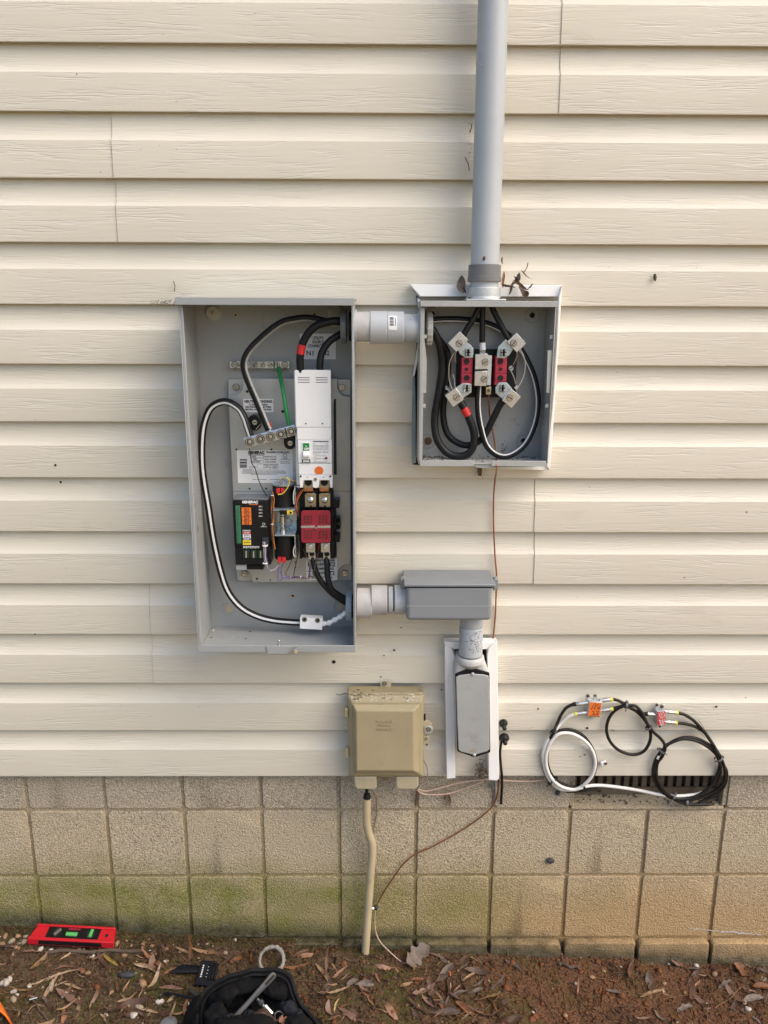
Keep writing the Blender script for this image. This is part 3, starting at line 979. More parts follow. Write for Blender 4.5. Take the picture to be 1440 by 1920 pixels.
# ground bar
GY = -.022
b = MB()
b.pbox(430.5, 677.6, 542.5, 690.8, GY, GY + .010)
gbar = b.build('ground_bar', K['alu'], ts, .0006)
for x in (440, 539 - 5):
    hex_nut(x, 684, GY - .0004, 5.6, gbar, K['zinc'])
for x, a in ((451.4, .4), (479, .8), (492.4, .9), (506.6, .5), (520.2, 1.55)):
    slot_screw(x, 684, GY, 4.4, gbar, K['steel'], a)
MB().pbox(512.6, 677.4, 515.2, 691, GY - .0005, GY + .002).build('paint_mark', K['greenpaint'], gbar)
for x in (434, 539):
    MB().pbox(x - 4, 680, x + 4, 688, GY + .010, BK).build('standoff', K['cabinet'], gbar)

# neutral bar on its black insulators
NY = -.088
rot = math.atan2(25.0, 96.0)
for x, y, sy in ((476.5, 793, 1), (543.5, 828, 1)):
    s = sc(x, y, -.06)
    b = MB()
    c = U(x, y, -.060)
    w2, h2 = (11.5 * s, 15 * s) if sy else (12 * s, 12 * s)
    pts = [c + Vector((w2 * math.cos(a), 0, h2 - w2 + w2 * math.sin(a))) for a in [math.pi * i / 8 for i in range(9)]]
    pts += [c + Vector((w2 * math.cos(a), 0, -(h2 - w2) + w2 * math.sin(a))) for a in [math.pi + math.pi * i / 8 for i in range(9)]]
    b.prism(pts, (0, .030, 0))
    o = b.build('insulator', K['blacklug'], ts, .0015)
    yy = y - 1 if x < 500 else y + 3
    slot_screw(x + (1 if x < 500 else .5), yy, -.061, 4.6, o, K['zinc'], .2)
b = MB()
b.pprism([(457.5, 825), (553, 799.5), (557, 815.5), (461.5, 841.5)], NY, NY + .020)
b.add([U(456.5, 821.5, NY + .002), U(552, 796, NY + .002), U(553, 799.5, NY), U(457.5, 825, NY)], [(0, 1, 2, 3)])
nbar = b.build('neutral_bar', K['alu'], ts, .0008)
for i, (x, y) in enumerate(((468.4, 828.3), (487.9, 823), (507.2, 818.7), (526.5, 814.3), (546, 809))):
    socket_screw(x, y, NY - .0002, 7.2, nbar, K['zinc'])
b = MB()
b.pprism([(533, 803), (535.4, 802.4), (539.4, 819.8), (537, 820.4)], NY - .0005, NY + .001)
b.build('paint_mark', K['greenpaint'], nbar)

# ---------------------------------------------------------------- main breaker
BY = -.100
def pb(name, x0, y0, x1, y1, Yf, Yb, m, par, bev=.001):
    return MB().pbox(x0, y0, x1, y1, Yf, Yb).build(name, m, par, bev)
brk = pb('circuit_breaker', 553.5, 695, 620.5, 915, BY + .018, PY, K['white'], ts, .0015)
cv = pb('terminal_cover', 553, 694, 620.5, 801.5, BY, BY + .018, K['white'], brk, .0018)
b = MB()
for x in (558.5, 592):
    for y in (708.0, 712.3, 716.8):
        b.pbox(x, y - .75, x + 22.2, y + .75, BY - .0003, BY + .001)
kind(b.build('cooling_slots', K['inkgrey'], cv), 'stuff')
for x, y, rp in ((573.4, 794, 1.6), (604.6, 794, 1.6), (588, 756, 1.1)):
    hole(x, y, BY - .001, rp, cv, K['inkgrey'] if rp > 1.4 else K['white'])
pb('cover_band', 557, 801.5, 621, 825, BY + .001, BY + .018, K['white'], brk, .001)
fc = pb('breaker_face', 558.5, 825.5, 622, 868, BY + .0006, BY + .018, K['white'], brk, .0012)
lc = pb('lower_cover', 560, 869, 622.6, 890.5, BY + .002, BY + .018, K['white'], brk, .0012)
tw = pb('toggle_frame', 566.3, 829, 580.5, 868.5, BY - .0006, BY + .001, K['white'], fc, .0008)
pb('off_window', 568, 831, 580, 845.6, BY - .0012, BY - .0004, K['green'], tw, .0003)
lettering('OFF', 574.8, 841.8, BY - .0016, 3.8, K['inkwhite'], tw, .04, w=9.4)
MB().torus(U(574, 836.8, BY - .0014), (0, -1, 0), 1.3 * sc(574, 837, BY), .0004, 14, 4).build('off_symbol', K['inkwhite'], tw)
b = MB()
q = [U(568.2, 846, BY - .006), U(580.2, 846, BY - .006), U(580.2, 854, BY - .011), U(568.2, 854, BY - .011), U(580.2, 858, BY - .009), U(568.2, 858, BY - .009)]
b.add(q + [v + Vector((0, .010, 0)) for v in q], [(0, 1, 2, 3), (3, 2, 4, 5), (6, 9, 8, 7), (9, 11, 10, 8), (0, 6, 7, 1), (5, 4, 10, 11), (0, 3, 9, 6), (3, 5, 11, 9), (1, 7, 8, 2), (2, 8, 10, 4)])
b.build('toggle', K['white'], fc, .0008)
am = pb('ampere_label', 566.4, 861, 581.8, 867.5, BY - .0012, BY - .0004, K['ink'], fc, 0)
lettering('200A', 574, 864.4, BY - .0016, 4.3, K['inkwhite'], am, .04, w=13)
rl = sheet(585, 826.3, 618.6, 867.3, BY + .0002, K['paper'], fc, 'rating_label')
b = MB()
b.pprism([(586, 826.5), (617, 826.5), (614.5, 829), (602.5, 828.6), (601.5, 830), (600.5, 828.6), (588.5, 829)], BY - .0003, BY)
b.build('maker_mark', K['inkgrey'], rl)
dashes([(587, 592, 832.5, .9), (611, 616, 832.5, .9), (587, 616, 835.3, .8), (587, 616, 837.7, .8), (587, 616, 840.1, .8), (587, 616, 842.4, .8), (587, 602, 846, .8), (605, 616, 846, .8), (587, 616, 848.4, .8), (587, 600, 851, .8), (590, 611, 854.6, .8), (588, 614, 866, .9)],
       BY - .0002, K['inkgrey'], rl, seed=5)
MB().torus(U(591, 859.8, BY - .0002), (0, -1, 0), 2.6 * sc(590, 860, BY), .0004, 18, 4).build('certification_mark', K['inkgrey'], rl)
dashes([(595, 603, 860, 1.4), (605, 609, 860, 1.2)], BY - .0002, K['inkgrey'], rl, 'approval_marks', 8)
hole(611.7, 859, BY - .0006, 2.6, rl, K['red'], 'test_button')
b = MB()
c = U(598, 882.5, BY + .0012)
s = sc(598, 882, BY)
b.prism([c + Vector((8.2 * s * math.cos(a), 0, 8.2 * s * math.sin(a) if math.sin(a) > -.8 else -.8 * 8.2 * s)) for a in [2 * math.pi * i / 28 for i in range(28)]], (0, .0006, 0))
b.build('orange_sticker', K['orange'], lc)
# lower terminal shroud with two open bays
b = MB()
b.pprism([(560.4, 891), (623.6, 891), (623.6, 915), (619, 914), (617.5, 900.5), (599, 900.5), (598, 913.5), (592, 915.5), (586.5, 913.5), (585.5, 900.5), (569.5, 900.5), (567.5, 914), (562.5, 915)], BY + .001, BY + .010)
sh = b.build('terminal_shroud', K['white'], brk, .0008)
slot_screw(591.5, 898.6, BY + .0006, 3.0, sh, K['steel'], .8)
for x, y, rp in ((563.7, 893, 1.9), (619.3, 893, 1.9), (576.3, 894.5, .9), (606.7, 894.5, .9)):
    hole(x, y, BY - .0002, rp, sh)
for x in (578, 608):
    b = MB()
    b.pbox(x - 9.2, 899, x + 9.2, 921, BY + .012, BY + .045)
    o = b.build('lug', K['brass'], brk, .0008)
    hole(x, 904.5, BY + .0105, 6.8, o)
    pb('copper_strap', x - 8, 915.5, x + 8.5, 921.5, BY + .009, BY + .030, K['copperbar'], brk, .0006)

# ---------------------------------------------------------------- contactor under the breaker
ctr = pb('contactor', 562, 918, 625, 1046, -.058, PY, K['blacklug'], ts, .0015)
for x0, y0, x1, y1, yf in ((624, 937, 636, 953, -.06), (624, 971, 637, 993, -.055), (626, 1003, 637, 1017, -.06), (556, 975, 565, 1003, -.05), (623, 950, 630, 1046, -.05), (561, 955, 565.5, 1048, -.07), (620, 955, 626, 1048, -.072), (589, 918, 597, 958, -.07)):
    pb('side_lug', x0, y0, x1, y1, yf, PY - .002, K['blacklug'], ctr, .0012)
for i, y in enumerate((976, 982, 988)):
    MB().lathe(U(631 + i % 2 * 2, y, -.056), (1, -.3, 0), [(0, .0028), (.006, .0028), (.006, .0042), (.008, .0042)], 12).build('spring_pin', K['blacklug'] if i != 1 else K['steel'], ctr)
RY = -.104
rp_ = MB()
cr = 5
px = []
for (cx_, cy_, a0) in ((614.5, 962.5, -90), (615, 1013, 0), (570, 1013, 90), (569.5, 962.5, 180)):
    for i in range(5):
        a = R(a0 + 90 * i / 4)
        px.append((cx_ + cr * math.cos(a), cy_ + cr * math.sin(a)))
rp_.pprism(px, RY, RY + .004)
redp = rp_.build('red_cover_plate', K['red'], ctr, .0006)
pb('arc_chute', 566, 962, 618, 1012, RY + .004, -.055, K['blacklug'], ctr, .001)
for gx in (571.5, 600):
    for gy in (968, 996.5):
        for i in range(3):
            for j in range(3):
                hole(gx + 6.2 * i, gy + 5.7 * j, RY - .0012, 1.7, redp, K['leather'], 'rivet_hole')
pb('seam_bar', 564.3, 985.8, 590, 990.2, RY - .0004, RY + .002, K['alu'], redp, .0003)
pb('seam_bar', 594.5, 985.8, 619.6, 990.2, RY - .0004, RY + .002, K['alu'], redp, .0003)
MB().lathe(U(592, 990, RY - .001), (0, -1, 0), [(0, .0020), (.003, .0020), (.0035, .0012)], 12).build('pin', K['brass'], redp)
for x, y in ((582.5, 937.5), (609, 938)):
    o = pb('terminal_lug', x - 10.8, 926, x + 10.2, 951, -.082, -.055, K['brass'], ctr, .0008)
    MB().lathe(U(x, y, -.0825), (0, -1, 0), [(0, .0072), (.003, .0066), (.0045, .0045), (.0052, .0024), (.0042, .0018), (.0042, .0001)], 20).build('screw', K['zinc'], o)
    pb('lug_tongue', x - 8, 924.5, x + 7.5, 929.5, -.086, -.075, K['brass'], o, .0006)
    pb('lug_slot', x - 1.5, 948, x + 2.2, 951.5, -.0826, -.08, K['dark'], o, 0)
for x, y in ((582.5, 1024.5), (610.3, 1024.5)):
    o = pb('terminal_lug', x - 8.8, 1018.5, x + 8.2, 1036, -.092, -.060, K['alu'], ctr, .0008)
    MB().lathe(U(x, y, -.0925), (0, -1, 0), [(0, .0058), (.002, .0055), (.0022, .0040), (.0008, .0038), (.0014, .0022), (.0034, .0018), (.0036, .0001)], 18).build('screw', K['zinc'], o)
    o2 = pb('cable_lug', x - 6.5 + 2, 1036, x + 7.2 + 2, 1049.5, -.078, -.056, K['alu'], ctr, .0008)
    hole(x + 2.5, 1038.5, -.0795, 5.0, o2)

# ---------------------------------------------------------------- solenoid operator
for (x0, x1, y0, y1) in ((510.5, 551.5, 909, 953), (514, 552.5, 1004, 1046.5)):
    a, c2 = U(x0, y0, -.066), U(x1, y1, -.066)
    r = (c2.x - a.x) / 2
    top, bottm = (a.z, c2.z)
    b = MB()
    b.lathe(((a.x + c2.x) / 2, -.062, bottm), (0, 0, 1), [(0, r * .99), (.002, r), (top - bottm - .002, r), (top - bottm, r * .99)], 40)
    o = b.build('solenoid_coil', K['blacklug'], ts)
    if y0 < 950:
        b = MB()
        b.lathe(((a.x + c2.x) / 2, -.062, top), (0, 0, 1), [(0, r * 1.03), (.003, r * 1.04), (.004, r * .99), (.004, .0001)], 40)
        b.build('end_plate', K['blueplate'], o)
        MB().lathe(((a.x + c2.x) / 2, -.055, top + .004), (0, 0, 1), [(0, .004), (.0012, .0035), (.0012, .0001)], 12).build('rivet', K['steel'], o)
b = MB()
b.pbox(512, 955.5, 553, 957.8, -.100, -.040)
b.pbox(515, 1003, 553, 1005.4, -.100, -.040)
b.pbox(552, 912, 554.4, 957, -.085, -.040)
b.pbox(552.2, 1003, 554.6, 1046, -.085, -.040)
brc = b.build('bracket', K['blueplate'], ts, .0005)
b = MB()
b.pbox(519, 959, 557, 1003, -.045, -.042)
b.build('web_plate', K['blueplate'], brc, .0005)
MB().torus(U(536, 981, -.046), (0, -1, 0), .0125, .0025, 28, 6).build('cam_ring', K['blueplate'], brc)
a = U(531, 1000, -.075)
b = MB()
b.lathe(a, (0, 0, 1), [(0, .0068), (.012, .0062), (.013, .0050), (.023, .0050), (.024, .0060), (.040, .0060), (.041, .0040), (.050, .0040)], 20)
b.build('plunger', K['zinc'], brc)
MB().lathe(a + Vector((0, -.0065, .017)), (0, -1, 0), [(-.002, .003), (.001, .003), (.0015, .002)], 10).build('rivet', K['steel'], brc)
pb('limit_switch', 524, 957.5, 548, 965, -.105, -.090, K['blacklug'], brc, .0005)
yt = pb('yellow_actuator', 538, 957.6, 549, 965, -.108, -.104, K['yellow'], brc, .0004)
hole(545, 961.3, -.109, 2.2, yt)
for x, y in ((521.5, 921), (530, 921), (524, 1050.5), (532, 1051)):
    pb('spade_terminal', x - 3.6, y - 4.6, x + 3.2, y + 4.4, -.094, -.084, K['redtape'], ts, .0008)

# ---------------------------------------------------------------- control module
MY = -.080
mod = pb('control_module', 437.5, 938, 503, 1025, MY, PY, K['blacklug'], ts, .0015)
pb('module_base', 441, 1024, 507.5, 1059, MY + .006, PY, K['blacklug'], mod, .0015)
pb('module_foot', 442, 1059, 462, 1069, MY + .010, PY, K['cabinet'], mod, .001)
pb('module_rail', 463, 1060, 494, 1068, MY + .016, PY, K['blacklug'], mod, .001)
lettering('GENERAC', 468.7, 941.6, MY - .0008, 4.6, K['inkwhite'], mod, .05, w=30)
b = MB()
b.add([U(467, 945.3, MY - .0008), U(483.5, 945.3, MY - .0008), U(483.5, 946.6, MY - .0008), U(467, 946.6, MY - .0008)], [(0, 1, 2, 3)])
b.build('underline', K['orange'], mod)
ol = sheet(453.4, 951.7, 471.2, 984, MY - .0008, K['orange'], mod, 'orange_label', .0006)
for i, tx in enumerate(('AC 1', 'AC 2', 'AC 3', 'AC 4')):
    y = 954.5 + i * 8
    lettering(tx, 462.5, y, MY - .0012, 3.0, K['ink'], ol, .03, w=10)
    dashes([(458, 467, y + 3.6, 1.6)], MY - .0012, K['ink'], ol, seed=i)
    b = MB()
    b.add([U(453.6, y + 5.3, MY - .0012), U(471, y + 5.3, MY - .0012), U(471, y + 5.8, MY - .0012), U(453.6, y + 5.8, MY - .0012)], [(0, 1, 2, 3)])
    b.build('rule', K['ink'], ol)
    lettering(tx, 488.5, 949.8 + i * 6, MY - .0008, 2.5, K['inkwhite'], mod, .03, w=6.5)
cl = sheet(455.4, 993.3, 470.2, 1022, MY - .0008, K['paper'], mod, 'colour_label', .0006)
yy = 993.3
for hh, mm in ((3.6, 'inkgrey'), (4.6, 'redtape'), (3.6, 'paper'), (4.2, 'stripe'), (2.8, 'blue'), (9.8, 'yellow')):
    if mm not in ('paper', 'stripe'):
        sheet(455.4, yy, 470.2, yy + hh, MY - .0012, K[mm], cl, 'band', .0003)
    dashes([(457.5, 468.5, yy + hh / 2, 1.3)], MY - .0016, K['ink'] if mm in ('yellow', 'paper', 'stripe') else K['inkwhite'], cl, seed=int(yy))
    yy += hh
dashes([(456, 487, 1024.8, 1.4), (456, 487, 1027, 1.2)], MY - .0008, K['inkwhite'], mod, seed=19)
MB().torus(U(494.5, 983, MY - .0006), (0, -1, 0), 2.3 * sc(494, 983, MY), .0005, 16, 4).build('maker_mark', K['inkwhite'], mod)
dashes([(489, 500, 987.5, 1.1)], MY - .0008, K['inkwhite'], mod, seed=21)
tb = pb('terminal_strip', 442.5, 948.5, 451, 1019, MY - .004, MY + .02, K['greenterm'], mod, .0006)
for i in range(11):
    y = 953 + i * 6.1
    MB().lathe(U(447.5, y, MY - .0042), (0, -1, 0), [(0, .0024), (.001, .0022), (.0010, .0010), (.0002, .0001)], 10).build('screw', K['greenterm'], tb)
for i, x in enumerate((461.5, 475.5, 488.5)):
    h_ = pb('fuse_holder', x - 5.6, 1031.5, x + 5.6, 1046.5, MY + .002, MY + .012, K['greenpaint'], mod, .0008)
    MB().tube([U(x, 1033, MY), U(x, 1045.5, MY)], .0022, 10).build('fuse', K['zinc'], h_)
pb('plug_socket', 491.5, 1008.5, 503, 1022.5, MY - .008, MY, K['cloth'], mod, .0008)
pb('top_label', 441.5, 931.8, 456, 934, -.055, -.045, K['stripe'], mod, 0)
pb('module_lid', 437.5, 935, 503, 938, MY + .004, PY, K['lockring'], mod, .0006)
for x in (458, 471, 489):
    pb('catch', x - 5, 930.5, x + 5, 936, -.050, -.036, K['blacklug'], mod, .0006)

# ---------------------------------------------------------------- small wires of the harness
def wire(pts, m, r=.0011, Y=-.07, par=ts, name='wire'):
    return MB().tube(smooth(path(pts, Y), 6), r, 7).build(name, K[m], par)
wire([(468, 841), (472, 868), (478, 878), (486, 903), (494, 920), (502, 934), (503, 950)], 'cable', .0010, -.045)
for k_, (m_, o) in enumerate((('purple', 0), ('whitewire', 2), ('yelwire', 4), ('brownwire', 1), ('orangewire', 3), ('purple', 5), ('whitewire', -1))):
    wire([(494 + o * .8, 1016), (495 + o * .9, 1028), (496 + o * .6, 1042), (497 + o * .8, 1052), (501 + o * .4, 1064), (507, 1070 + o * .3), (516, 1067 + o * .5), (522 + o * .3, 1059)], m_, .0010, -.094 - (k_ % 2) * .002)
for x, y in ((497, 1023), (497.5, 1056)):
    MB().torus(U(x, y, -.094), (0, 0, 1), .0050, .0016, 18, 6).build('cable_tie', K['white'], ts)
wire([(522, 1056), (522, 1066), (521, 1088), (530, 1084), (525, 1072), (531, 1082), (545, 1084)], 'purple', .0010, -.09)
wire([(531, 1056), (528, 1066), (528, 1078), (540, 1084), (553, 1084)], 'purple', .0010, -.088)
wire([(545, 1084), (556, 1083), (566, 1084), (576, 1083), (582, 1080), (586, 1082), (591, 1076)], 'brownwire', .0013, -.072)
wire([(545, 1083), (556, 1081), (566, 1082), (580, 1084), (581, 1070), (583, 1060)], 'purple', .0010, -.07)
wire([(552, 1033), (549, 1045), (543, 1060), (536, 1074), (538, 1080), (545, 1082)], 'brownwire', .0010, -.082)
wire([(556, 1009), (559, 1022), (559, 1036), (556, 1052), (551, 1076), (552, 1082)], 'cable', .0009, -.076)
wire([(569, 1030), (575, 1044), (579, 1058), (580, 1074), (577, 1082)], 'brownwire', .0010, -.084)
wire([(598, 1034), (594, 1046), (591, 1060), (588, 1074)], 'brownwire', .0010, -.084)
wire([(597, 1032), (598, 1024), (600, 1016)], 'redwire', .0012, -.07)
wire([(566, 918), (558, 930), (554, 944), (555, 958), (557, 966)], 'redwire', .0011, -.085)
wire([(569, 918), (561, 930), (556, 944), (557, 957)], 'orangewire', .0009, -.088)
wire([(563, 907), (555, 905), (546, 903), (537, 895), (529, 898), (524, 904), (530, 909)], 'brownwire', .0008, -.075)
wire([(560, 903), (550, 902), (540, 898), (532, 895), (526, 899), (522, 903)], 'yelwire', .0008, -.08)
wire([(537, 895), (542, 900), (541, 910), (536, 919), (529, 926), (521, 927)], 'yelwire', .0013, -.098)
wire([(563, 911), (552, 909), (544, 915), (538, 922), (532, 925)], 'cable', .0012, -.096)
wire([(562, 906), (550, 902), (543, 902)], 'redwire', .0009, -.078)
wire([(511, 922), (514, 936), (513, 952), (514, 966), (511, 982), (512, 1000), (514, 1016), (516, 1030)], 'orangewire', .0010, -.088)
wire([(509, 928), (511, 945), (511, 965), (509, 985), (510, 1005), (513, 1022)], 'brownwire', .0012, -.086)
wire([(512, 940), (509, 955), (513, 975), (509, 990), (511, 1010), (515, 1026)], 'orangewire', .0009, -.086)
for y in (929, 983):
    MB().torus(U(510.5, y, -.087), (0, .2, 1), .0030, .0011, 14, 5).build('cable_tie', K['white'], ts)
wire([(553, 915), (551, 922), (550, 932), (551, 945)], 'whitewire', .0012, -.092)
wire([(554, 1022), (551, 1028), (550, 1036), (552, 1044)], 'whitewire', .0012, -.092)
wire([(488, 797), (492, 793), (498, 797), (506, 793)], 'cable', .0008, -.075)
wire([(480, 805), (484, 800), (489, 795), (493, 791)], 'greywire', .0007, -.078)
wire([(508, 800), (508, 795), (506, 791)], 'redwire', .0014, -.075)
for x, y in ((545, 1084), (564, 1082), (576, 1081.5)):
    MB().torus(U(x, y, -.072), (1, 0, 0), .0026, .0010, 12, 5).build('cable_tie', K['white'], ts)

# ---------------------------------------------------------------- threaded bushings (they clamp the conduits to the cabinet)
def lockring(x, y, Yc, rz_px, wid, m, par, xdir=-1, teeth=18, name='locking_ring'):
    c = U(x, y, Yc)
    r = rz_px * sc(x, y, Yc)
    b = MB()
    prof = [(0, r * .80), (0, r * .94), (wid * .15, r), (wid * .85, r), (wid, r * .94), (wid, r * .80)]
    b.lathe(c, (xdir, 0, 0), prof, 48, False)
    n = len(b.v)
    b2 = MB()
    b.lathe(c, (xdir, 0, 0), [(0, r * .80), (wid, r * .80)], 48, False)
    for i in range(teeth):
        a = 2 * math.pi * i / teeth
        d = Vector((0, math.cos(a), math.sin(a)))
        tn = Vector((0, -math.sin(a), math.cos(a)))
        M = Matrix((Vector((1, 0, 0)), d, tn)).transposed()
        b.obox(c + d * r * 1.0 + Vector((xdir * wid / 2, 0, 0)), (wid * .9, r * .08, r * .10), M)
    return b.build(name, m, par)
lockring(650, 612, -.078, 31, .0125, K['lockring'], ts)
b = MB()
c = U(658, 612, -.078)
r_ = 27 * sc(650, 612, -.078)
b.lathe((CX1 - .012, c.y, c.z), (1, 0, 0), [(0, r_ * .8), (0, r_), (.008, r_), (.008, r_ * .8)], 36, False)
b.build('threaded_end', K['blacklug'], ts)
lockring(660, 1136, -.066, 27, .0135, K['locklow'], ts)
c = U(658, 1136, -.066)
r_ = 22 * sc(650, 1136, -.066)
MB().lathe((CX1 - .012, c.y, c.z), (1, 0, 0), [(0, r_ * .8), (0, r_), (.008, r_), (.008, r_ * .8)], 36, False).build('threaded_end', K['blacklug'], ts)

# ---------------------------------------------------------------- power cables inside the cabinet
def cable(name, label, pts, r, m='cable', group=None, stripe=None, Y=-.07, cat='cable', extra=None, k=7):
    p = smooth(path(pts, Y), k)
    rt = thing(name, label, cat, p[0], group)
    MB().tube(p, r, 16).build('jacket', K[m], rt)
    if stripe:
        MB().strip(p, r * 1.012, stripe[0], stripe[1]).build('stripe', K[stripe[2]], rt)
    return rt, p
GRP = 'power cables in the open electrical boxes'
c1, p1 = cable('power_cable', 'black cable with grey stripe arching from the upper conduit down to the silver neutral bar', [(645, 610, -.075), (636, 607, -.08), (610, 602, -.08), (580, 596, -.08), (553, 598, -.08), (525, 606, -.08), (490, 633, -.08), (465, 660, -.08), (457, 684, -.08), (464, 712, -.08), (481, 752, -.08), (499, 796, -.08), (504, 806, -.08)],
               .0072, group=GRP, stripe=(-2.35, -.55, 'stripegrey'))
b = MB()
for i in range(9):
    a = 2 * math.pi * i / 9
    o = Vector((.0032 * math.cos(a), .003 * math.sin(a), 0))
    b.tube([U(502, 799, -.08) + o, U(506, 809, -.08) + o], .0012, 6)
kind(b.build('bare_strands', K['alu'], c1), 'stuff')
c2_, p2 = cable('power_cable', 'black cable with red tape bending from the upper conduit into the white breaker', [(645, 603, -.085), (636, 602, -.092), (618, 603, -.096), (590, 613, -.098), (570, 638, -.098), (563, 668, -.096), (563.5, 698, -.092)], .0083, group=GRP)
i0 = min(range(len(p2)), key=lambda i: (p2[i] - U(566, 644, -.098)).length)
i1 = min(range(len(p2)), key=lambda i: (p2[i] - U(563.5, 663, -.097)).length)
MB().tube(p2[i0:i1 + 1], .0087, 16).build('red_tape', K['redtape'], c2_)
cable('power_cable', 'plain black cable bending from the upper conduit into the right side of the white breaker', [(645, 622, -.072), (636, 628, -.080), (618, 640, -.084), (604, 660, -.088), (600, 680, -.090), (600, 698, -.090)], .0076, group=GRP)
c4, p4 = cable('power_cable', 'long black cable with white stripe looping down the left side of the cabinet', [(470, 818, -.075), (464, 800, -.075), (458, 782, -.072), (446, 764, -.066), (422, 753, -.060), (397, 763, -.055), (384, 790, -.05), (379, 825, -.05), (379, 870, -.05), (383, 905, -.05), (391, 952, -.05), (400, 1010, -.05), (413, 1068, -.05), (427, 1108, -.05), (450, 1137, -.05), (479, 1154, -.05), (511, 1163, -.05), (545, 1166.5, -.052), (568, 1167.5, -.055)],
               .0080, group=GRP, stripe=None)
# the stripe twists from the inner side of the bend to the front
MB().strip(p4, .0080 * 1.015, -.60, .02).build('stripe', K['stripe'], c4)
cable('power_cable', 'black cable from the left contactor lug down to the lower conduit', [(586, 1044, -.072), (589, 1060, -.076), (596, 1080, -.078), (610, 1100, -.078), (628, 1117, -.074), (648, 1130, -.07), (658, 1134, -.066)], .0066, group=GRP)
cable('power_cable', 'black cable from the right contactor lug down to the lower conduit', [(612, 1044, -.072), (613, 1060, -.080), (615, 1085, -.084), (623, 1106, -.084), (645, 1121, -.076), (658, 1128, -.066)], .0066, group=GRP)
cable('ground_wire', 'bright green insulated wire joining the ground bar to the neutral bar', [(521.5, 690, -.030), (525, 705, -.048), (531, 735, -.07), (536.5, 768, -.082), (542, 797, -.080), (543, 801, -.078)], .0042, 'green', cat='wire', extra=None)
conn = thing('splice_connector', 'silver two-screw splice block at the bottom of the open cabinet', 'connector', U(584, 1168, -.058))
s = sc(584, 1168, -.066)
MB().obox(U(584, 1166.5, -.064), (42 * s, .022, 22 * s), Matrix.Rotation(R(3), 3, 'Y')).build('block', K['trim'], conn, .001)
for x, y in ((571, 1161.5), (595.5, 1163.3)):
    o = MB().lathe(U(x, y, -.0752), (0, -1, 0), [(0, .0062), (.0008, .0060), (.0010, .0046), (-.0008, .0040), (-.0012, .0022), (-.003, .0001)], 18).build('set_screw', K['steel'], conn)
    hole(x, y, -.0768, 2.3, o, K['dark'], 'socket')
b = MB()
pts = smooth(path([(604, 1169.5), (616, 1168), (628, 1162), (640, 1155), (650, 1148), (657, 1144)], -.062), 8)
b.tube(pts, [.0058 + .0012 * math.sin(i * .9) for i in range(len(pts))], 14)
tag(b.build('taped_cable', K['tape']), 'white tape-wrapped cable between the splice block and the lower conduit', 'cable')
leafdeb = []

# ================================================================== METER BOX
MX0, MX1, MZ0, MZ1, MD = .1895, .4735, .8325, 1.1745, .100
mt = thing('meter_box', 'open grey meter socket box with red insulators and black cables inside', 'meter box', ((MX0 + MX1) / 2, 0, MZ0))
MB().box(MX0, MX1, BK, BK + .002, MZ0, MZ1).build('back_panel', K['cabinet'], mt)
MB().box(MX0, MX0 + .002, -MD, BK, MZ0, MZ1).build('side_panel', K['cabinet_old'], mt, .0008)
sp = MB().box(MX1 - .002, MX1, -MD, BK, MZ0, MZ1).build('side_panel', K['cabinet_old'], mt, .0008)
b = MB()
b.box(MX0, MX1, -MD, BK, MZ1, MZ1 + .002)
b.box(MX0 - .001, MX1 + .001, -MD - .008, -MD - .006, MZ1 - .010, MZ1 + .002)
b.box(MX0 - .001, MX1 + .001, -MD - .006, -MD, MZ1 - .0005, MZ1 + .002)
b.build('top_panel', K['cabinet_old'], mt, .0008)
MB().box(MX0 + .002, MX0 + .0085, -MD, -MD + .002, MZ0, MZ1 - .012).build('front_lip', K['cabinet_old'], mt, .0006)
MB().box(MX0, MX1, -MD, BK, MZ0 - .002, MZ0).build('bottom_panel', K['cabinet_old'], mt, .0008)
b = MB()
b.pprism([(787, 863.5), (884, 863.5), (888, 866), (889, 874.5), (787, 874.5)], -MD - .002, -MD)
b.build('front_lip', K['cabinet_old'], mt, .0008)
b = MB()
b.pprism([(925, 863.8), (1024, 864.5), (1024, 875), (921, 874.5), (921, 867)], -MD - .002, -MD)
b.build('front_lip', K['cabinet_old'], mt, .0008)
b = MB()
b.pprism([(885, 869), (925, 869), (922, 876), (914, 878.5), (895, 877), (888, 873)], -MD + .006, -MD + .009)
b.build('seal_tab', K['zincdull'], mt, .0006)
for px in (((795, 628.5), (800, 676), (799, 737), (792, 737)), ((1036, 657), (1027, 657), (1024.5, 737), (1031, 737))):
    MB().pprism(px, -MD + .012 if px[0][0] < 900 else -MD + .004, -MD + .0135 if px[0][0] < 900 else -MD + .006).build('catch_strip', K['lockold'], mt, .0005)
for x, y in ((797, 631), (1034, 632), (795, 761), (1026, 761)):
    MB().pbox(x - 3, y - 3.5, x + 3, y + 3.5, -MD + .006, -MD + .008).build('clip', K['lockold'], mt, .0004)
def recess(x, y, rp, screw):
    s = sc(x, y, BK)
    o = MB().torus(U(x, y, BK - .0005), (0, -1, 0), rp * s, .0014, 28, 6).build('dimple_ring', K['cabinet'], mt)
    if screw:
        slot_screw(x, y, BK - .001, rp * .48, o, K['rust'], .5)
    else:
        MB().lathe(U(x, y, BK - .0002), (0, -1, 0), [(0, rp * s * .5), (.002, rp * s * .42), (.0015, rp * s * .3)], 18).build('collar', K['cabinet_old'], o)
        hole(x, y, BK - .003, rp * .36, o)
recess(998, 591.5, 13, False)
recess(803, 827, 13, True)
recess(811, 588, 11, False)
recess(981, 826, 12, False)
ringpx(885, 799, BK, 22, mt, K['cabinet'], .0007)
ringpx(885, 799, BK, 13, mt, K['cabinet'], .0006)
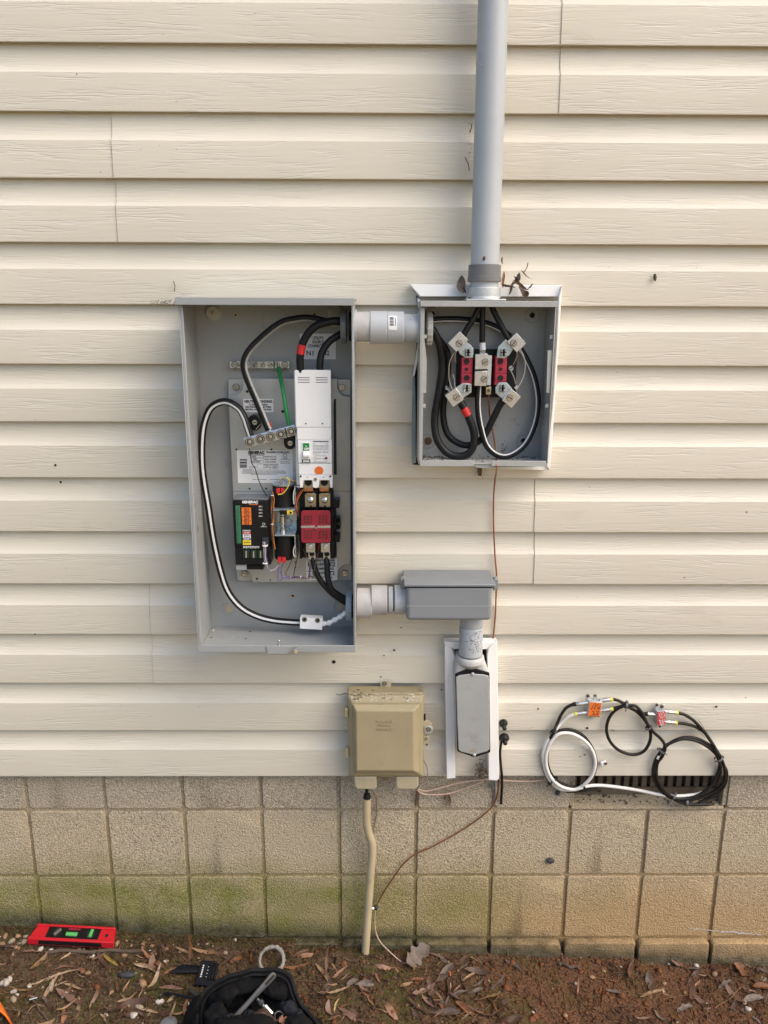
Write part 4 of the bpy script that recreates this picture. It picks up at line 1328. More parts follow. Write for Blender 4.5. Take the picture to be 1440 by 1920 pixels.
for rr_ in (.030, .022, .014):
    q = U(1017, 808, -.05)
    MB().torus((MX1 - .0022, -.052, q.z), (1, 0, 0), rr_, .0007, 30, 6).build('knockout', K['cabinet_old'], mt)

# threaded hub on top, dirt on the floor
hubx = U(907.5, 540, -.055).x
b = MB()
b.box(hubx - .042, hubx + .042, -.098, -.012, MZ1 + .002, MZ1 + .0065)
b.build('hub_plate', K['zincdull'], mt, .002)
b = MB()
b.lathe((hubx, -.055, MZ1 + .0065), (0, 0, 1), [(0, .0385), (.003, .0380), (.005, .0362), (.022, .0358), (.024, .034)], 36)
b.build('hub', K['zincdull'], mt)
for dx in (-.033, .033):
    MB().ell((hubx + dx, -.092, MZ1 + .0075), .0045, .004, .003).build('screw', K['rust'], mt)
b = MB()
rr = random.Random(9)
for i in range(130):
    x = rr.uniform(MX0 + .006, MX1 - .006)
    y = -rr.uniform(.01, .09)
    if rr.random() < .5:
        x = MX0 + .006 + abs(rr.gauss(0, .05))
        if x > MX1 - .01:
            continue
    b.obox((x, y, MZ0 + .0015), (rr.uniform(.001, .005), rr.uniform(.001, .003), rr.uniform(.0006, .0016)), Matrix.Rotation(rr.uniform(0, 3), 3, 'Z') @ Matrix.Rotation(rr.uniform(-.3, .3), 3, 'Y'))
kind(tag(b.build('grit', K['grime_and_shade']), 'crumbs of dirt lying on the floor of the open meter box', 'dirt'), 'stuff')
b = MB()
for x, y, n_, sp_ in ((947, 838, 16, 4), (944, 846, 14, 3), (930, 790, 6, 5), (965, 792, 7, 6)):
    for i in range(n_):
        c = U(x + rr.gauss(0, sp_), y + rr.gauss(0, sp_), BK - .0006)
        b.ell(c, .0010, .0007, .0010, 6, 4)
kind(b.build('grime_spots', K['grime_and_shade'], mt), 'stuff')

# jaws, lugs and insulators
def rotbox(cx, cy, w_, h_, a, Yf, Yb):
    s = sc(cx, cy, Yf)
    c = U(cx, cy, (Yf + Yb) / 2)
    return c, (w_ * s, Yb - Yf, h_ * s), Matrix.Rotation(-a, 3, 'Y')
base = MB().pbox(856, 655, 968, 745, -.022, BK).build('base_board', K['blacklug'], mt, .001)
for x0, x1, y0, y1, sx0 in ((865, 886, 672, 722, 859), (928, 950, 668, 722, 923)):
    o = MB().pbox(x0, y0, x1, y1, -.062, -.02).build('insulator', K['redblock'], mt, .0008)
    for i, y in enumerate((677.5, 692.5, 708.5)):
        MB().pbox(x0 + 1, y - 7, x1 - .5, y + 7.2, -.0635, -.061).build('insulator_step', K['redblock'], o, .0008)
        hole((x0 + x1) / 2 - (1 if i == 1 else .5), y, -.0645, 5.4 if i != 1 else 2.9, o)
        if i == 1:
            MB().torus(U((x0 + x1) / 2 - 1, y, -.064), (0, -1, 0), 4.2 * sc(870, 690, -.064), .0008, 18, 5).build('collar', K['redblock'], o)
for (lx, ly, lw, lh, a, jx, jy, br, scr) in (
        (857.5, 640, 23, 31, R(-44), 877.5, 661, [(858, 655), (873, 640), (884, 648), (888, 655), (887, 671), (872, 671), (862, 664)], (861, 644)),
        (966.5, 642, 24, 28, R(44), 944, 661, [(934, 650), (948, 636), (960, 648), (962, 656), (955, 666), (946, 672), (931, 671)], (963, 643.5)),
        (851, 744, 25, 27, R(36), 875, 728, [(854, 727), (868, 718), (884, 720), (884, 736), (872, 744), (864, 748), (855, 738)], (856, 745)),
        (957, 746, 24, 27, R(-38), 942, 728, [(929, 726), (936, 717), (950, 717), (961, 729), (952, 740), (942, 748), (929, 737)], (956, 746))):
    o = MB().pprism(br, -.066, -.062).build('jaw_bracket', K['blueplate'], mt, .0008)
    c, size, M = rotbox(lx, ly, lw, lh, a, -.074, -.044)
    lug = MB().obox(c, size, M).build('lug', K['alu'], mt, .0006)
    slot_screw(scr[0], scr[1], -.0742, 5.8, lug, K['steel'], .2 + a)
    # folded spring jaw with a cross-shaped gap
    s = sc(jx, jy, -.07)
    for sx in (-1, 1):
        for sz in (-1, 1):
            b = MB()
            w_, h_ = 5.0 * s, 6.2 * s
            c = U(jx, jy, -.068) + Vector((sx * (w_ / 2 + .9 * s), 0, sz * (h_ / 2 + .6 * s)))
            rs = []
            for j in range(7):
                q = math.pi * j / 6
                rs.append((sx * -w_ / 2 + sx * w_ * j / 6, -.008 * math.sin(q)))
            prof = [c + Vector((x, y, -h_ / 2)) for x, y in rs]
            b.prism(prof, (0, 0, h_))
            b.build('jaw', K['zinc'], o, .0004)
    MB().pbox(jx - 5.6, jy - 6.4, jx + 5.6, jy + 6.4, -.0668, -.0655).build('jaw_gap', K['dark'], o)
# neutral block in the middle
nb_ = MB()
nb_.pprism([(891.5, 664.5), (914, 663), (914, 692), (890.5, 693)], -.072, -.030)
o = nb_.build('neutral_block', K['alu'], mt, .0008)
nb_ = MB()
nb_.pprism([(890.5, 696), (913.5, 695.5), (912, 724), (889.5, 723.5)], -.072, -.030)
o2 = nb_.build('neutral_block', K['alu'], mt, .0008)
MB().pprism([(914.5, 666), (922.5, 667), (920, 722.5), (912.8, 722.5)], -.068, -.030).build('neutral_bar', K['zincdull'], mt, .0006)
MB().pprism([(890, 692.5), (914, 691.8), (914, 696), (890, 697)], -.070, -.03).build('gap', K['dark'], mt)
slot_screw(909.5, 679, -.0722, 5.6, o, K['steel'], .6)
slot_screw(907.5, 711, -.0722, 5.6, o2, K['steel'], .7)
o = MB().pbox(911, 725, 921, 740, -.058, -.03).build('ground_lug', K['brass'], mt, .0008)
slot_screw(916, 732.5, -.0585, 3.0, o, K['rust'], .8)
# jumper wires and spare springs
for pts, m_ in (([(857, 657), (850, 664), (843, 680), (841.5, 700), (843.5, 718), (850, 733), (853, 736)], 'greywire'), ([(855, 659), (853, 672), (855, 680)], 'wiretan'), ([(849, 702), (852, 712), (853, 728)], 'greywire'),
                ([(975, 655), (982, 668), (985, 684), (982, 705), (974, 722), (968, 731)], 'stripegrey'), ([(970, 658), (968, 672), (962, 684)], 'wiretan'), ([(957, 694), (963, 706), (967, 720)], 'greywire')):
    MB().tube(smooth(path(pts, -.068), 6), .0010, 7).build('jumper_wire', K[m_], mt)
MB().pbox(951, 683, 967, 700, -.030, -.010).build('terminal_board', K['cloth'], mt, .0006)
slot_screw(958, 690.5, -.031, 4.6, mt, K['zincdull'], .5)
b = MB()
b.tube([U(836 + 8 * t + 2.2 * math.cos(t * 34), 726 + 6 * t + 3.5 * math.sin(t * 34), -.05 - .002 * math.sin(t * 34)) for t in [i / 60 for i in range(61)]], .0006, 5)
b.build('spring', K['steel'], mt)
MB().obox(U(968, 726, -.06), (.006, .006, .008), Matrix.Rotation(.7, 3, 'Y')).build('lug_clip', K['zincdull'], mt, .0005)
lockring(799.5, 616.5, -.052, 29, -.0125, K['lockold'], mt, -1, 16)
b = MB()
c = U(797, 616.5, -.052)
b.lathe((MX0 + .002, c.y, c.z), (1, 0, 0), [(0, .020), (0, .0275), (.008, .0275), (.008, .020)], 30, False)
b.build('threaded_end', K['pvcdark'], mt)

GRM = 'power cables in the open electrical boxes'
cA, pA = cable('power_cable', 'red-taped black cable hanging in a long loop on the left of the meter box', [(806, 612, -.052), (815, 625, -.050), (825, 650, -.046), (829, 690, -.042), (823, 735, -.040), (815, 785, -.042), (820, 824, -.046), (840, 850, -.050), (868, 855, -.054), (885, 842, -.058), (889, 815, -.060), (881, 788, -.062), (866, 758, -.062), (858, 748, -.060)], .0085, group=GRM)
i0 = min(range(len(pA)), key=lambda i: (pA[i] - U(876.5, 778, -.062)).length)
i1 = min(range(len(pA)), key=lambda i: (pA[i] - U(868.5, 764, -.062)).length)
MB().tube(pA[i0:i1 + 1], .0089, 16).build('red_tape', K['redtape'], cA)
cable('power_cable', 'black cable looping low behind the red-taped one to the lower right lug', [(806, 618, -.040), (822, 635, -.034), (838, 660, -.030), (840, 690, -.026), (834, 735, -.024), (831, 780, -.024), (840, 815, -.028), (862, 832, -.034), (884, 834, -.040), (906, 820, -.046), (922, 790, -.052), (938, 758, -.056), (944, 752, -.058)], .0074, group=GRM)
cC, pC = cable('power_cable', 'black cable with pale stripe sweeping round the right side of the meter box', [(806, 600, -.030), (840, 598, -.026), (880, 600, -.024), (915, 607, -.024), (945, 622, -.026), (968, 644, -.028), (988, 675, -.030), (1003, 712, -.034), (1009, 755, -.038), (1002, 798, -.042), (984, 834, -.046), (956, 854, -.050), (932, 853, -.052), (912, 835, -.054), (901, 800, -.054), (896, 765, -.052), (897, 722, -.050)], .0066, group=GRM)
MB().strip(pC, .0067, .50, 1.12).build('stripe', K['stripe'], cC)
cable('power_cable', 'black riser cable ending in the upper left lug of the meter box', [(903, 556, -.055), (898, 575, -.056), (889, 595, -.058), (876, 616, -.060), (868, 630, -.060)], .0064, group=GRM)
cable('power_cable', 'straight black riser cable dropping onto the middle neutral block', [(904.5, 556, -.050), (904.5, 580, -.050), (904, 645, -.050)], .0064, group=GRM)
cable('power_cable', 'black riser cable ending in the upper right lug of the meter box', [(917, 556, -.055), (922, 575, -.056), (934, 600, -.058), (950, 630, -.060), (955, 636, -.060)], .0064, group=GRM)
b = MB()
b.tube([U(904.5, 642.5, -.050), U(905, 656, -.050)], .0070, 14)
o = b.build('crimp_sleeve', K['stripe'], mt)
b = MB()
for i in range(7):
    b.tube([U(900 + i * 1.6, 655, -.052), U(900.5 + i * 1.6, 666, -.052)], .0009, 6)
kind(b.build('bare_strands', K['zinc'], mt), 'stuff')

# bare copper ground wire: leaves the box, runs down the wall to the soil
cu = [(916, 738, -.054), (917, 760, -.046), (919, 785, -.030), (925, 815, -.024), (930, 845, -.030), (931, 862, -.060), (931, 874, -.104), (930.5, 885, -.060), (928, 900, -.012), (925.5, 935, -.006), (925.5, 985, -.006), (928, 1040, -.006), (931, 1075, -.008), (931, 1092, -.010),
      (930, 1120, -.006), (929, 1150, -.006), (926, 1185, -.006), (924, 1203, -.006), (925, 1240, -.006), (933, 1420, -.006), (935, 1465, .008), (932, 1492, .012), (922, 1513, .014), (895, 1537, .015), (855, 1563, .015), (810, 1588, .015), (780, 1601, .015), (758, 1618, .015), (738, 1645, .015), (718, 1675, .014), (706, 1698, .013)]
gw = smooth(path(cu, 0), 6)
tag(MB().tube(gw, .0019, 9).build('copper_wire', K['copper']), 'long bare copper ground wire running down the wall from the meter box', 'wire')

# white trim round the meter box
tr = thing('box_trim', 'mitred white vinyl trim framing the meter box on the siding', 'trim', (.33, 0, .83))
b = MB()
b.pprism([(768, 533), (1054, 535), (1046, 556), (788, 556)], -.030, -.002)
b.build('top_trim', K['trim'], tr, .0012)
b = MB()
b.pprism([(1054, 535.5), (1048, 556), (1044, 640), (1036, 760), (1024.5, 874), (1031, 882), (1036, 820), (1048, 640)], -.040, -.002)
b.build('side_trim', K['trim'], tr, .0012)
b = MB()
b.pprism([(915, 876), (1022, 874.5), (1030.5, 882), (916, 878.5)], -.035, -.002)
b.build('bottom_trim', K['trim'], tr, .0008)
# torn edge on the left with foil flashing showing
b = MB()
b.pprism([(780, 553), (787, 560), (787, 872), (774, 871), (773, 760), (776, 690), (782, 640), (784, 580)], -.0035, -.0015)
b.build('torn_gap', K['dark'], tr)
b = MB()
b.pprism([(774, 712), (778, 706), (779.5, 760), (780, 868), (773, 870), (772.5, 790)], -.010, -.003)
b.build('foil_flashing', K['trimback'], tr, .0006)
b = MB()
b.pprism([(783, 558), (788, 562), (788, 580), (784, 576)], -.02, -.004)
b.pprism([(780, 664), (786, 630), (786.5, 660), (777, 706), (774, 706)], -.012, -.003)
b.build('torn_scrap', K['trim'], tr, .0006)
b = MB()
b.pprism([(897, 876), (904, 878), (903, 893), (897, 892)], -.012, -.002)
b.build('siding_tear', K['grime_and_shade'], tr)

# ================================================================== CONDUITS
rs_ = thing('riser_conduit', 'tall upright grey service conduit rising above the meter box', 'conduit', (hubx, -.055, 1.2))
zt = MZ1 + .0305
b = MB()
b.lathe((hubx, -.055, zt), (0, 0, 1), [(0, .0302), (1.35, .0302)], 64)
b.build('pipe', K['pvc'], rs_)
b = MB()
za, zb2 = U(909, 527, -.09).z, U(909, 494.5, -.09).z
b.lathe((hubx, -.055, za), (0, 0, 1), [(0, .0355), (.0095, .0357), (.0100, .0345), (zb2 - za - .001, .0343), (zb2 - za, .0320), (zb2 - za, .0302)], 8 * 6)
b.build('coupling', K['pvcdark'], rs_)
for pts in ([(892, 122), (896, 108), (897, 103), (900, 101)], [(896, 118), (904, 125), (908, 126)], [(949, 81), (955, 81), (949, 80.5)]):
    MB().tube(path(pts, -.0845 if pts[0][0] < 940 else -.066), .0007, 5).build('scratch', K['lockring'], rs_)

def hconduit(name, label, segs, Yc, loc):
    rt = thing(name, label, 'conduit', loc)
    objs = []
    for (x0, x1, y0, y1, m_, nm) in segs:
        yc = (y0 + y1) / 2
        c0, c1 = U(x0, yc, Yc), U(x1, yc, Yc)
        r = abs(U(x0, y0, Yc).z - U(x0, y1, Yc).z) / 2
        b = MB()
        L_ = c1.x - c0.x
        b.lathe(Vector((c0.x, Yc, (c0.z + c1.z) / 2)), (1, 0, 0), [(0, r * .97), (.0012, r), (L_ - .0012, r), (L_, r * .97)], 48)
        objs.append(b.build(nm, K[m_], rt))
    return rt, objs
nip, ob = hconduit('conduit_nipple', 'short grey conduit with white barcode sticker joining the two open boxes', [
    (663, 669, 581, 644.5, 'pvc', 'flange'), (668.5, 697, 584.5, 641, 'pvcworn', 'adapter'), (694, 725.5, 583.5, 645.5, 'pvc', 'coupling'), (725.5, 757, 584, 645.5, 'pvc', 'coupling'), (756, 785, 589, 641.5, 'pvc', 'pipe'), (783, 790, 586, 644, 'pvc', 'flange')], -.062, U(725, 612, -.062))
# barcode sticker wrapped on the coupling
b = MB()
c0, c1 = U(727.5, 614.7, -.062), U(745.5, 614.7, -.062)
rq = abs(U(740, 584, -.062).z - U(740, 645.5, -.062).z) / 2 + .0005
zc = c0.z
def onpipe(x, a):
    return Vector((U(x, 614.7, -.062 - rq).x, -.062 - rq * math.cos(a), zc + rq * math.sin(a)))
rows = [[onpipe(728.5 + (0.8 if j in (0, 8) else 0), .82 - .92 * j / 8), onpipe(744.5, .80 - .92 * j / 8)] for j in range(9)]
b.add([v for r_ in rows for v in r_], [(2 * j, 2 * j + 1, 2 * j + 3, 2 * j + 2) for j in range(8)])
stk = b.build('barcode_sticker', K['paper'], ob[3])
rq += .0003
b = MB()
rr = random.Random(5)
a = .70
while a > .12:
    h_ = rr.choice((.012, .02, .03))
    b.add([onpipe(730.5, a), onpipe(738.5, a), onpipe(738.5, a - h_), onpipe(730.5, a - h_)], [(0, 1, 2, 3)])
    a -= h_ + rr.choice((.012, .018, .026))
kind(b.build('barcode', K['ink'], stk), 'stuff')
b = MB()
for i in range(9):
    a = .66 - i * .06
    b.add([onpipe(740.5, a), onpipe(742.5, a), onpipe(742.5, a - .04), onpipe(740.5, a - .04)], [(0, 1, 2, 3)])
kind(b.build('fine_print', K['inkgrey'], stk), 'stuff')
for y in (598.8, 614.2):
    hole(769, y, -.0905, 1.1, nip, K['inkgrey'], 'vent_pin')
el, ob = hconduit('conduit_nipple', 'short scuffed conduit from the switch cabinet to the grey pull elbow', [
    (664, 670, 1108, 1158, 'pvcworn', 'flange'), (669, 697.5, 1104, 1157, 'pvcworn', 'adapter'), (696.5, 726, 1098.5, 1151.5, 'pvcworn', 'coupling'), (728, 736.5, 1101, 1149, 'pvc', 'pipe'), (739.5, 764, 1098, 1150, 'pvc', 'hub')], -.052, U(715, 1127, -.052))
c0 = U(727, 1125, -.052)
MB().lathe((c0.x - .004, -.052, c0.z), (1, 0, 0), [(0, .0262), (.022, .0262)], 36).build('shadow_gap_pipe', K['pvcdark'], el)
b = MB()
for i in range(40):
    a = .9 - 1.9 * i / 39
    x = U(726.5, 1125, -.08).x + .0012 * noise.noise(Vector((i * .7, 0, 0)))
    rq2 = .0312 * (.96)
    b.ell((x, -.052 - rq2 * math.cos(a), c0.z + rq2 * math.sin(a)), .0012, .0012, .0016, 6, 4)
kind(b.build('old_cement', K['grime_and_shade'], el), 'stuff')

# grey pull elbow with a lid
pe = thing('pull_elbow', 'grey PVC pull elbow box with a screwed lid below the meter box', 'junction box', U(842, 1164, -.05))
PEF = -.104
b = MB()
b.pbox(762, 1099, 922.5, 1164.5, PEF, -.010)
bx = b.build('body', K['pvcbox'], pe, .009, 4)
b = MB()
a, c2 = U(757.5, 1095, PEF - .004), U(929.5, 1101, PEF - .004)
ztop = a.z
b.box(a.x, c2.x, PEF - .004, -.004, ztop - .0075, ztop)
b.build('lid', K['pvcbox'], pe, .0026, 3)
MB().box(a.x + .005, c2.x - .005, PEF - .0005, -.008, ztop - .0105, ztop - .007).build('lid_gasket', K['blacklug'], pe)
MB().pbox(763, 1136.3, 921, 1136.9, PEF - .0004, PEF + .001).build('mould_line', K['pvc'], pe)
for x0, x1, y in ((751.5, 759, 1082), (926, 932.5, 1078)):
    q = U((x0 + x1) / 2, y, -.06)
    t_o = MB().box(q.x - .005, q.x + .006, -.068, -.050, ztop - .030, ztop - .002).build('lid_ear', K['pvcbox'], pe, .0015)
    MB().lathe((q.x, -.059, ztop - .002), (0, 0, 1), [(0, .0038), (.003, .0036), (.004, .002)], 14).build('screw', K['zinc'], t_o)
# ---- lower hub, scuffed coupling
lx = U(883, 1200, -.052).x
lc_, = (thing('conduit_drop', 'short scuffed grey conduit dropping from the pull elbow into the service fitting', 'conduit', (lx, -.052, .42)),)
z1, z2, z3 = U(883, 1163, -.08).z, U(883, 1182, -.08).z, U(883, 1235, -.08).z
MB().lathe((lx, -.052, z2), (0, 0, 1), [(0, .0262), (.001, .0268), (z1 - z2 + .004, .0275)], 40).build('hub', K['pvc'], lc_)
MB().lathe((lx, -.052, z3), (0, 0, 1), [(0, .0282), (z2 - z3 - .001, .0282), (z2 - z3, .0275)], 44).build('coupling', K['pvc'], lc_)
b = MB()
rr = random.Random(12)
for i in range(150):
    a = rr.gauss(.15, .36)
    z = z3 + rr.uniform(.2, .95) * (z2 - z3)
    L_ = rr.uniform(.001, .005)
    da = rr.gauss(.06, .09)
    pts = [(lx + .0284 * math.sin(a + da * t), -.052 - .0284 * math.cos(a + da * t), z + L_ * (t - .5) * rr.uniform(.2, 1)) for t in (0, .5, 1)]
    b.tube(pts, rr.uniform(.00015, .0005), 5)
kind(b.build('scuff_marks', K['scuff'], lc_), 'stuff')

# ---- service fitting in white trim
sf = thing('service_fitting', 'long grey conduit body with black gasket and screwed oval cover between white trim', 'conduit body', U(885, 1420, -.03))
b = MB()
SY = -.040
neck = [(857, 1236), (856, 1244), (852, 1258), (852, 1275), (853, 1300), (856, 1400), (858, 1414), (890, 1420), (918, 1411), (919, 1390), (918, 1275), (916, 1258), (911, 1246), (909, 1236)]
b.pprism(neck, -.066, -.004)
b.build('body', K['lbneck'], sf, .010, 4)
MB().lathe((lx, -.050, U(883, 1248, -.07).z), (0, 0, 1), [(-.016, .014), (-.005, .0255), (.003, .0332), (.010, .0338), (.016, .0325), (.0185, .0300)], 40).build('socket', K['lbneck'], sf)
MB().pprism([(853.5, 1264), (884.5, 1252), (918, 1262), (919.5, 1411), (889, 1420.5), (857.5, 1409)], -.071, -.066).build('gasket', K['gasket'], sf, .0015)
cvx = []
for px in ((855, 1270), (862, 1266.5), (884, 1264), (908, 1265.5), (916.5, 1268), (917.8, 1300), (918, 1405), (914, 1409), (890, 1416), (864, 1410), (859.5, 1406), (857, 1350)):
    cvx.append(px)
cvr = MB().pprism(cvx, -.0755, -.071).build('cover', K['lbgrey'], sf, .0016)
for x, y in ((886, 1263.5), (889.3, 1415.3)):
    MB().lathe(U(x, y, -.075), (0, -1, 0), [(0, .0042), (.002, .0040), (.0035, .0025), (.0038, .0001)], 18).build('screw', K['zincdull'], cvr)
b = MB()
rr = random.Random(2)
for i in range(60):
    b.ell(U(888 + rr.gauss(0, 3.5), 1408 + rr.gauss(0, 3.5), -.0757), .0009, .0003, .0009, 6, 4)
kind(b.build('rust_stain', K['tan'], cvr), 'stuff')
wt = thing('service_trim', 'white vinyl trim posts and mitred head around the lower service fitting', 'trim', U(885, 1450, -.01))
MB().pprism([(834, 1205), (840, 1203.5), (847, 1216), (852.5, 1228), (853, 1300), (854, 1459), (837.5, 1461), (835, 1300)], -.026, -.002).build('post', K['trim'], wt, .0015)
MB().pprism([(932, 1204), (936, 1460), (932, 1464), (916, 1463), (914, 1228), (916, 1216), (924, 1208)], -.034, -.002).build('post', K['trim'], wt, .0015)
MB().pprism([(832.5, 1203.5), (933, 1203.5), (930, 1210), (913, 1217.5), (852, 1217.5), (835, 1209)], -.028, -.002).build('head', K['trim'], wt, .0012)
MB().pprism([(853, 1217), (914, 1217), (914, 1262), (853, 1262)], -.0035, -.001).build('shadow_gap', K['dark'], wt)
# nest of debris at the foot
b = MB()
rr = random.Random(6)
for i in range(90):
    p = U(902 + rr.gauss(0, 5), 1448 + rr.gauss(0, 9), -.03 + rr.uniform(-.006, .02))
    b.obox(p, (rr.uniform(.002, .008), .002, rr.uniform(.001, .003)), Matrix.Rotation(rr.uniform(0, 6), 3, 'Y') @ Matrix.Rotation(rr.uniform(-1, 1), 3, 'X'))
kind(tag(b.build('debris_nest', K['grime_and_shade']), 'brown clump of nest debris at the foot of the right white trim post', 'debris'), 'stuff')

# ================================================================== INTERFACE BOX (tan)
ni = thing('interface_box', 'tan plastic utility interface box mounted low on the siding', 'utility box', U(724, 1480, -.03))
def frustum(px0, Y0, px1, Y1, name, m, bev=.002, parent=ni, Yb=None):
    b = MB()
    a = [U(x, y, Y0) for x, y in px0]
    c = [U(x, y, Y1) for x, y in px1]
    rs = [a, c]
    if Yb is not None:
        rs = [[Vector((v.x, Yb, v.z)) for v in a]] + rs
    b.rings(rs)
    return b.build(name, m, parent, bev, 3)
frustum([(651.5, 1298), (794, 1298), (794, 1457), (655, 1457)], -.040, [(652.5, 1299), (793, 1299), (793, 1456), (656, 1456)], -.045, 'base', K['tan'], .005, Yb=-.004)
lid = frustum([(652, 1304), (795, 1304), (794, 1456), (655, 1456)], -.052, [(660, 1317), (790, 1317), (788, 1452), (664, 1452)], -.062, 'cover', K['tan'], .004, Yb=-.045)
frustum([(660, 1319), (789, 1319), (787, 1451), (664, 1451)], -.0625, [(667.5, 1333), (776, 1333), (775.5, 1445), (668.5, 1445)], -.078, 'raised_panel', K['tan'], .003, lid)
for i, (s_, w_) in enumerate((('TELEPHONE', 31), ('NETWORK', 26), ('INTERFACE', 29))):
    lettering(s_, 721, 1353 + 7.2 * i, -.0784, 4.6, K['tanshade'], lid, .02, w=w_, deep=.07)
b = MB()
for q in ((744, 1380, 757, 1380.8), (765, 1366, 765.8, 1406), (760, 1406, 766, 1406.8)):
    b.pbox(q[0], q[1], q[2], q[3], -.0784, -.0776)
kind(b.build('moulded_mark', K['tan'], lid), 'stuff')
hole(722, 1394, -.0786, 1.6, lid, K['tanlow'], 'gate_mark')
for px in ([(663, 1456), (706, 1456), (706.5, 1476), (703, 1481), (670, 1481), (665, 1476)], [(742, 1457), (785, 1457), (785, 1474), (780, 1481), (747, 1481), (742, 1476)]):
    MB().pprism(px, -.050, -.010).build('cable_boot', K['tanlow'], ni, .004, 3)
b = MB()
b.pprism([(712.5, 1278.5), (734, 1278.5), (732, 1297), (714.5, 1297)], -.012, -.010)
br_ = b.build('mounting_bracket', K['tanlow'], ni, .0006)
slot_screw(721, 1282, -.0125, 4, br_, K['steel'], .3)
MB().pbox(715, 1291, 732, 1295, -.016, -.011).build('bracket_lip', K['tan'], br_, .0005)
for x0, x1, y0, y1 in ((646, 652, 1329, 1346), (647, 653, 1404, 1421)):
    MB().pbox(x0, y0, x1, y1, -.056, -.040).build('hinge', K['tan'], ni, .0012)
hp = MB().pprism([(794, 1352), (803, 1352), (809, 1357), (812, 1366), (808, 1375), (800, 1378), (794, 1377)], -.052, -.046).build('hasp', K['tanlow'], ni, .001)
MB().torus(U(803, 1368, -.053), (0, -1, 0), .0088, .0022, 26, 8).build('hasp_loop', K['lockold'], hp)
slot_screw(803.5, 1367.5, -.054, 4.4, hp, K['steel'], .8)
MB().pbox(794.5, 1340, 798, 1356, -.050, -.044).build('catch', K['blacklug'], ni, .0006)
hp = MB().pbox(794, 1380, 805, 1396, -.050, -.044).build('lower_catch', K['tanlow'], ni, .001)
slot_screw(799, 1385, -.0505, 2.8, hp, K['steel'], .3)
slot_screw(800, 1396, -.0505, 2.2, hp, K['rust'], .3)
# splashes and crumbs on its top slope
b = MB()
rr = random.Random(3)
for i in range(55):
    x = rr.uniform(664, 790)
    if rr.random() < .6:
        x = rr.choice((670, 700, 717, 763)) + rr.gauss(0, 8)
    y = rr.uniform(1301, 1315)
    Yp = -.0525 - .010 * (y - 1304) / 13 if y > 1304 else -.0522
    b.ell(U(x, y, Yp - .0004), rr.uniform(.0006, .0042), .0007, rr.uniform(.0005, .0016), 7, 4)
kind(b.build('droppings', K['droppings'], lid), 'stuff')
b = MB()
for i in range(26):
    x = rr.uniform(654, 795)
    if rr.random() < .5:
        x = rr.choice((668, 674)) + rr.gauss(0, 6)
    y = rr.uniform(1292, 1312)
    b.obox(U(x, y, -.054 - max(0, (y - 1304)) * .0008), (rr.uniform(.001, .006), .0015, rr.uniform(.0006, .002)), Matrix.Rotation(rr.uniform(-1, 1), 3, 'Y'))
kind(tag(b.build('leaf_crumbs', K['grime_and_shade']), 'brown crumbs and bits of stem lying on top of the tan interface box', 'debris'), 'stuff')

# ---- beige tube down to the soil with the black cable in it
tb_ = thing('cable_tube', 'bent beige plastic tube leading from the tan box down into the soil', 'tube', G(684, 1792))
pts = smooth(path([(688, 1496, -.024), (687.5, 1520, -.022), (687.5, 1542, -.018), (691, 1561, -.014), (697, 1580, -.010), (697.8, 1600, -.008), (695.5, 1630, -.008), (690.5, 1700, -.010), (685.5, 1775, -.012), (684, 1800, -.012)], 0), 8)
MB().tube(pts, .0106, 22).build('tube', K['tube'], tb_)
MB().tube([U(687.5, 1478, -.026), U(688, 1500, -.024)], .0045, 12).build('cable_end', K['cable'], tb_)
MB().lathe(U(688, 1497.5, -.024), (0, 0, 1), [(0, .0098), (.006, .0095), (.014, .0075), (.016, .0045)], 18).build('rubber_plug', K['blacklug'], tb_)

def plainwire(name, label, pts, r, m, cat='wire', Y=-.01, group=None, n=8):
    return tag(MB().tube(smooth(path(pts, Y), 6), r, n).build(name, K[m]), label, cat, group)
plainwire('drop_wire', 'thin drab wire beside the beige tube ending at a small clamp', [(697, 1481, .0), (703, 1491, .010), (706.5, 1502, .016), (706, 1525, .018), (703, 1545, .018), (700, 1562, .018), (699, 1585, .012), (703, 1622, .012), (705, 1635, .012), (710, 1652, .012), (711, 1666, .012), (708, 1675, .010), (706, 1685, .010), (708, 1694, .008), (713, 1701, .006)], .0013, 'wiretan', Y=.01)
clm = thing('wire_clamp', 'small grey split-bolt clamp joining the wires beside the beige tube', 'clamp', U(705, 1702, .004))
MB().obox(U(704.5, 1702, .004), (.0105, .009, .011), Matrix.Rotation(.5, 3, 'Y')).build('body', K['tool'], clm, .0015)
MB().lathe(U(700.5, 1703, .002), (-1, -.4, 0), [(0, .004), (.004, .004), (.005, .003)], 6).build('bolt', K['steel'], clm)
g1 = G(752, 1803)
p = smooth([U(704, 1708, .006), U(702.5, 1725, .008), U(705, 1748, .004), U(713, 1766, -.004), U(728, 1782, -.02), U(742, 1795, -.03), g1], 6)
tag(MB().tube(p, .0015, 8).build('copper_wire', K['pinkwire']), 'thin bright copper wire curving from the clamp down to the soil', 'wire')
plainwire('telephone_wire', 'upper faded pink wire sagging from the tan box to the white trim', [(782, 1480, -.004), (800, 1483, .006), (830, 1476, .008), (865, 1467, .008), (902, 1462, .006), (916, 1460, .004)], .0022, 'pinkwire', Y=.008)
plainwire('telephone_wire', 'lower faded pink wire sagging from the tan box to the white trim', [(782, 1481, -.004), (790, 1487, .004), (804, 1490, .008), (840, 1488, .010), (878, 1476, .010), (908, 1464, .008), (918, 1461, .006)], .0022, 'pinkwire', Y=.008)
plainwire('telephone_wire', 'faded pink wire running right from the white trim to the white cable coil', [(936, 1463, .006), (965, 1464.5, .010), (1000, 1464.5, .012), (1022, 1461, .008), (1032, 1455, -.004)], .0020, 'pinkwire', Y=.008)
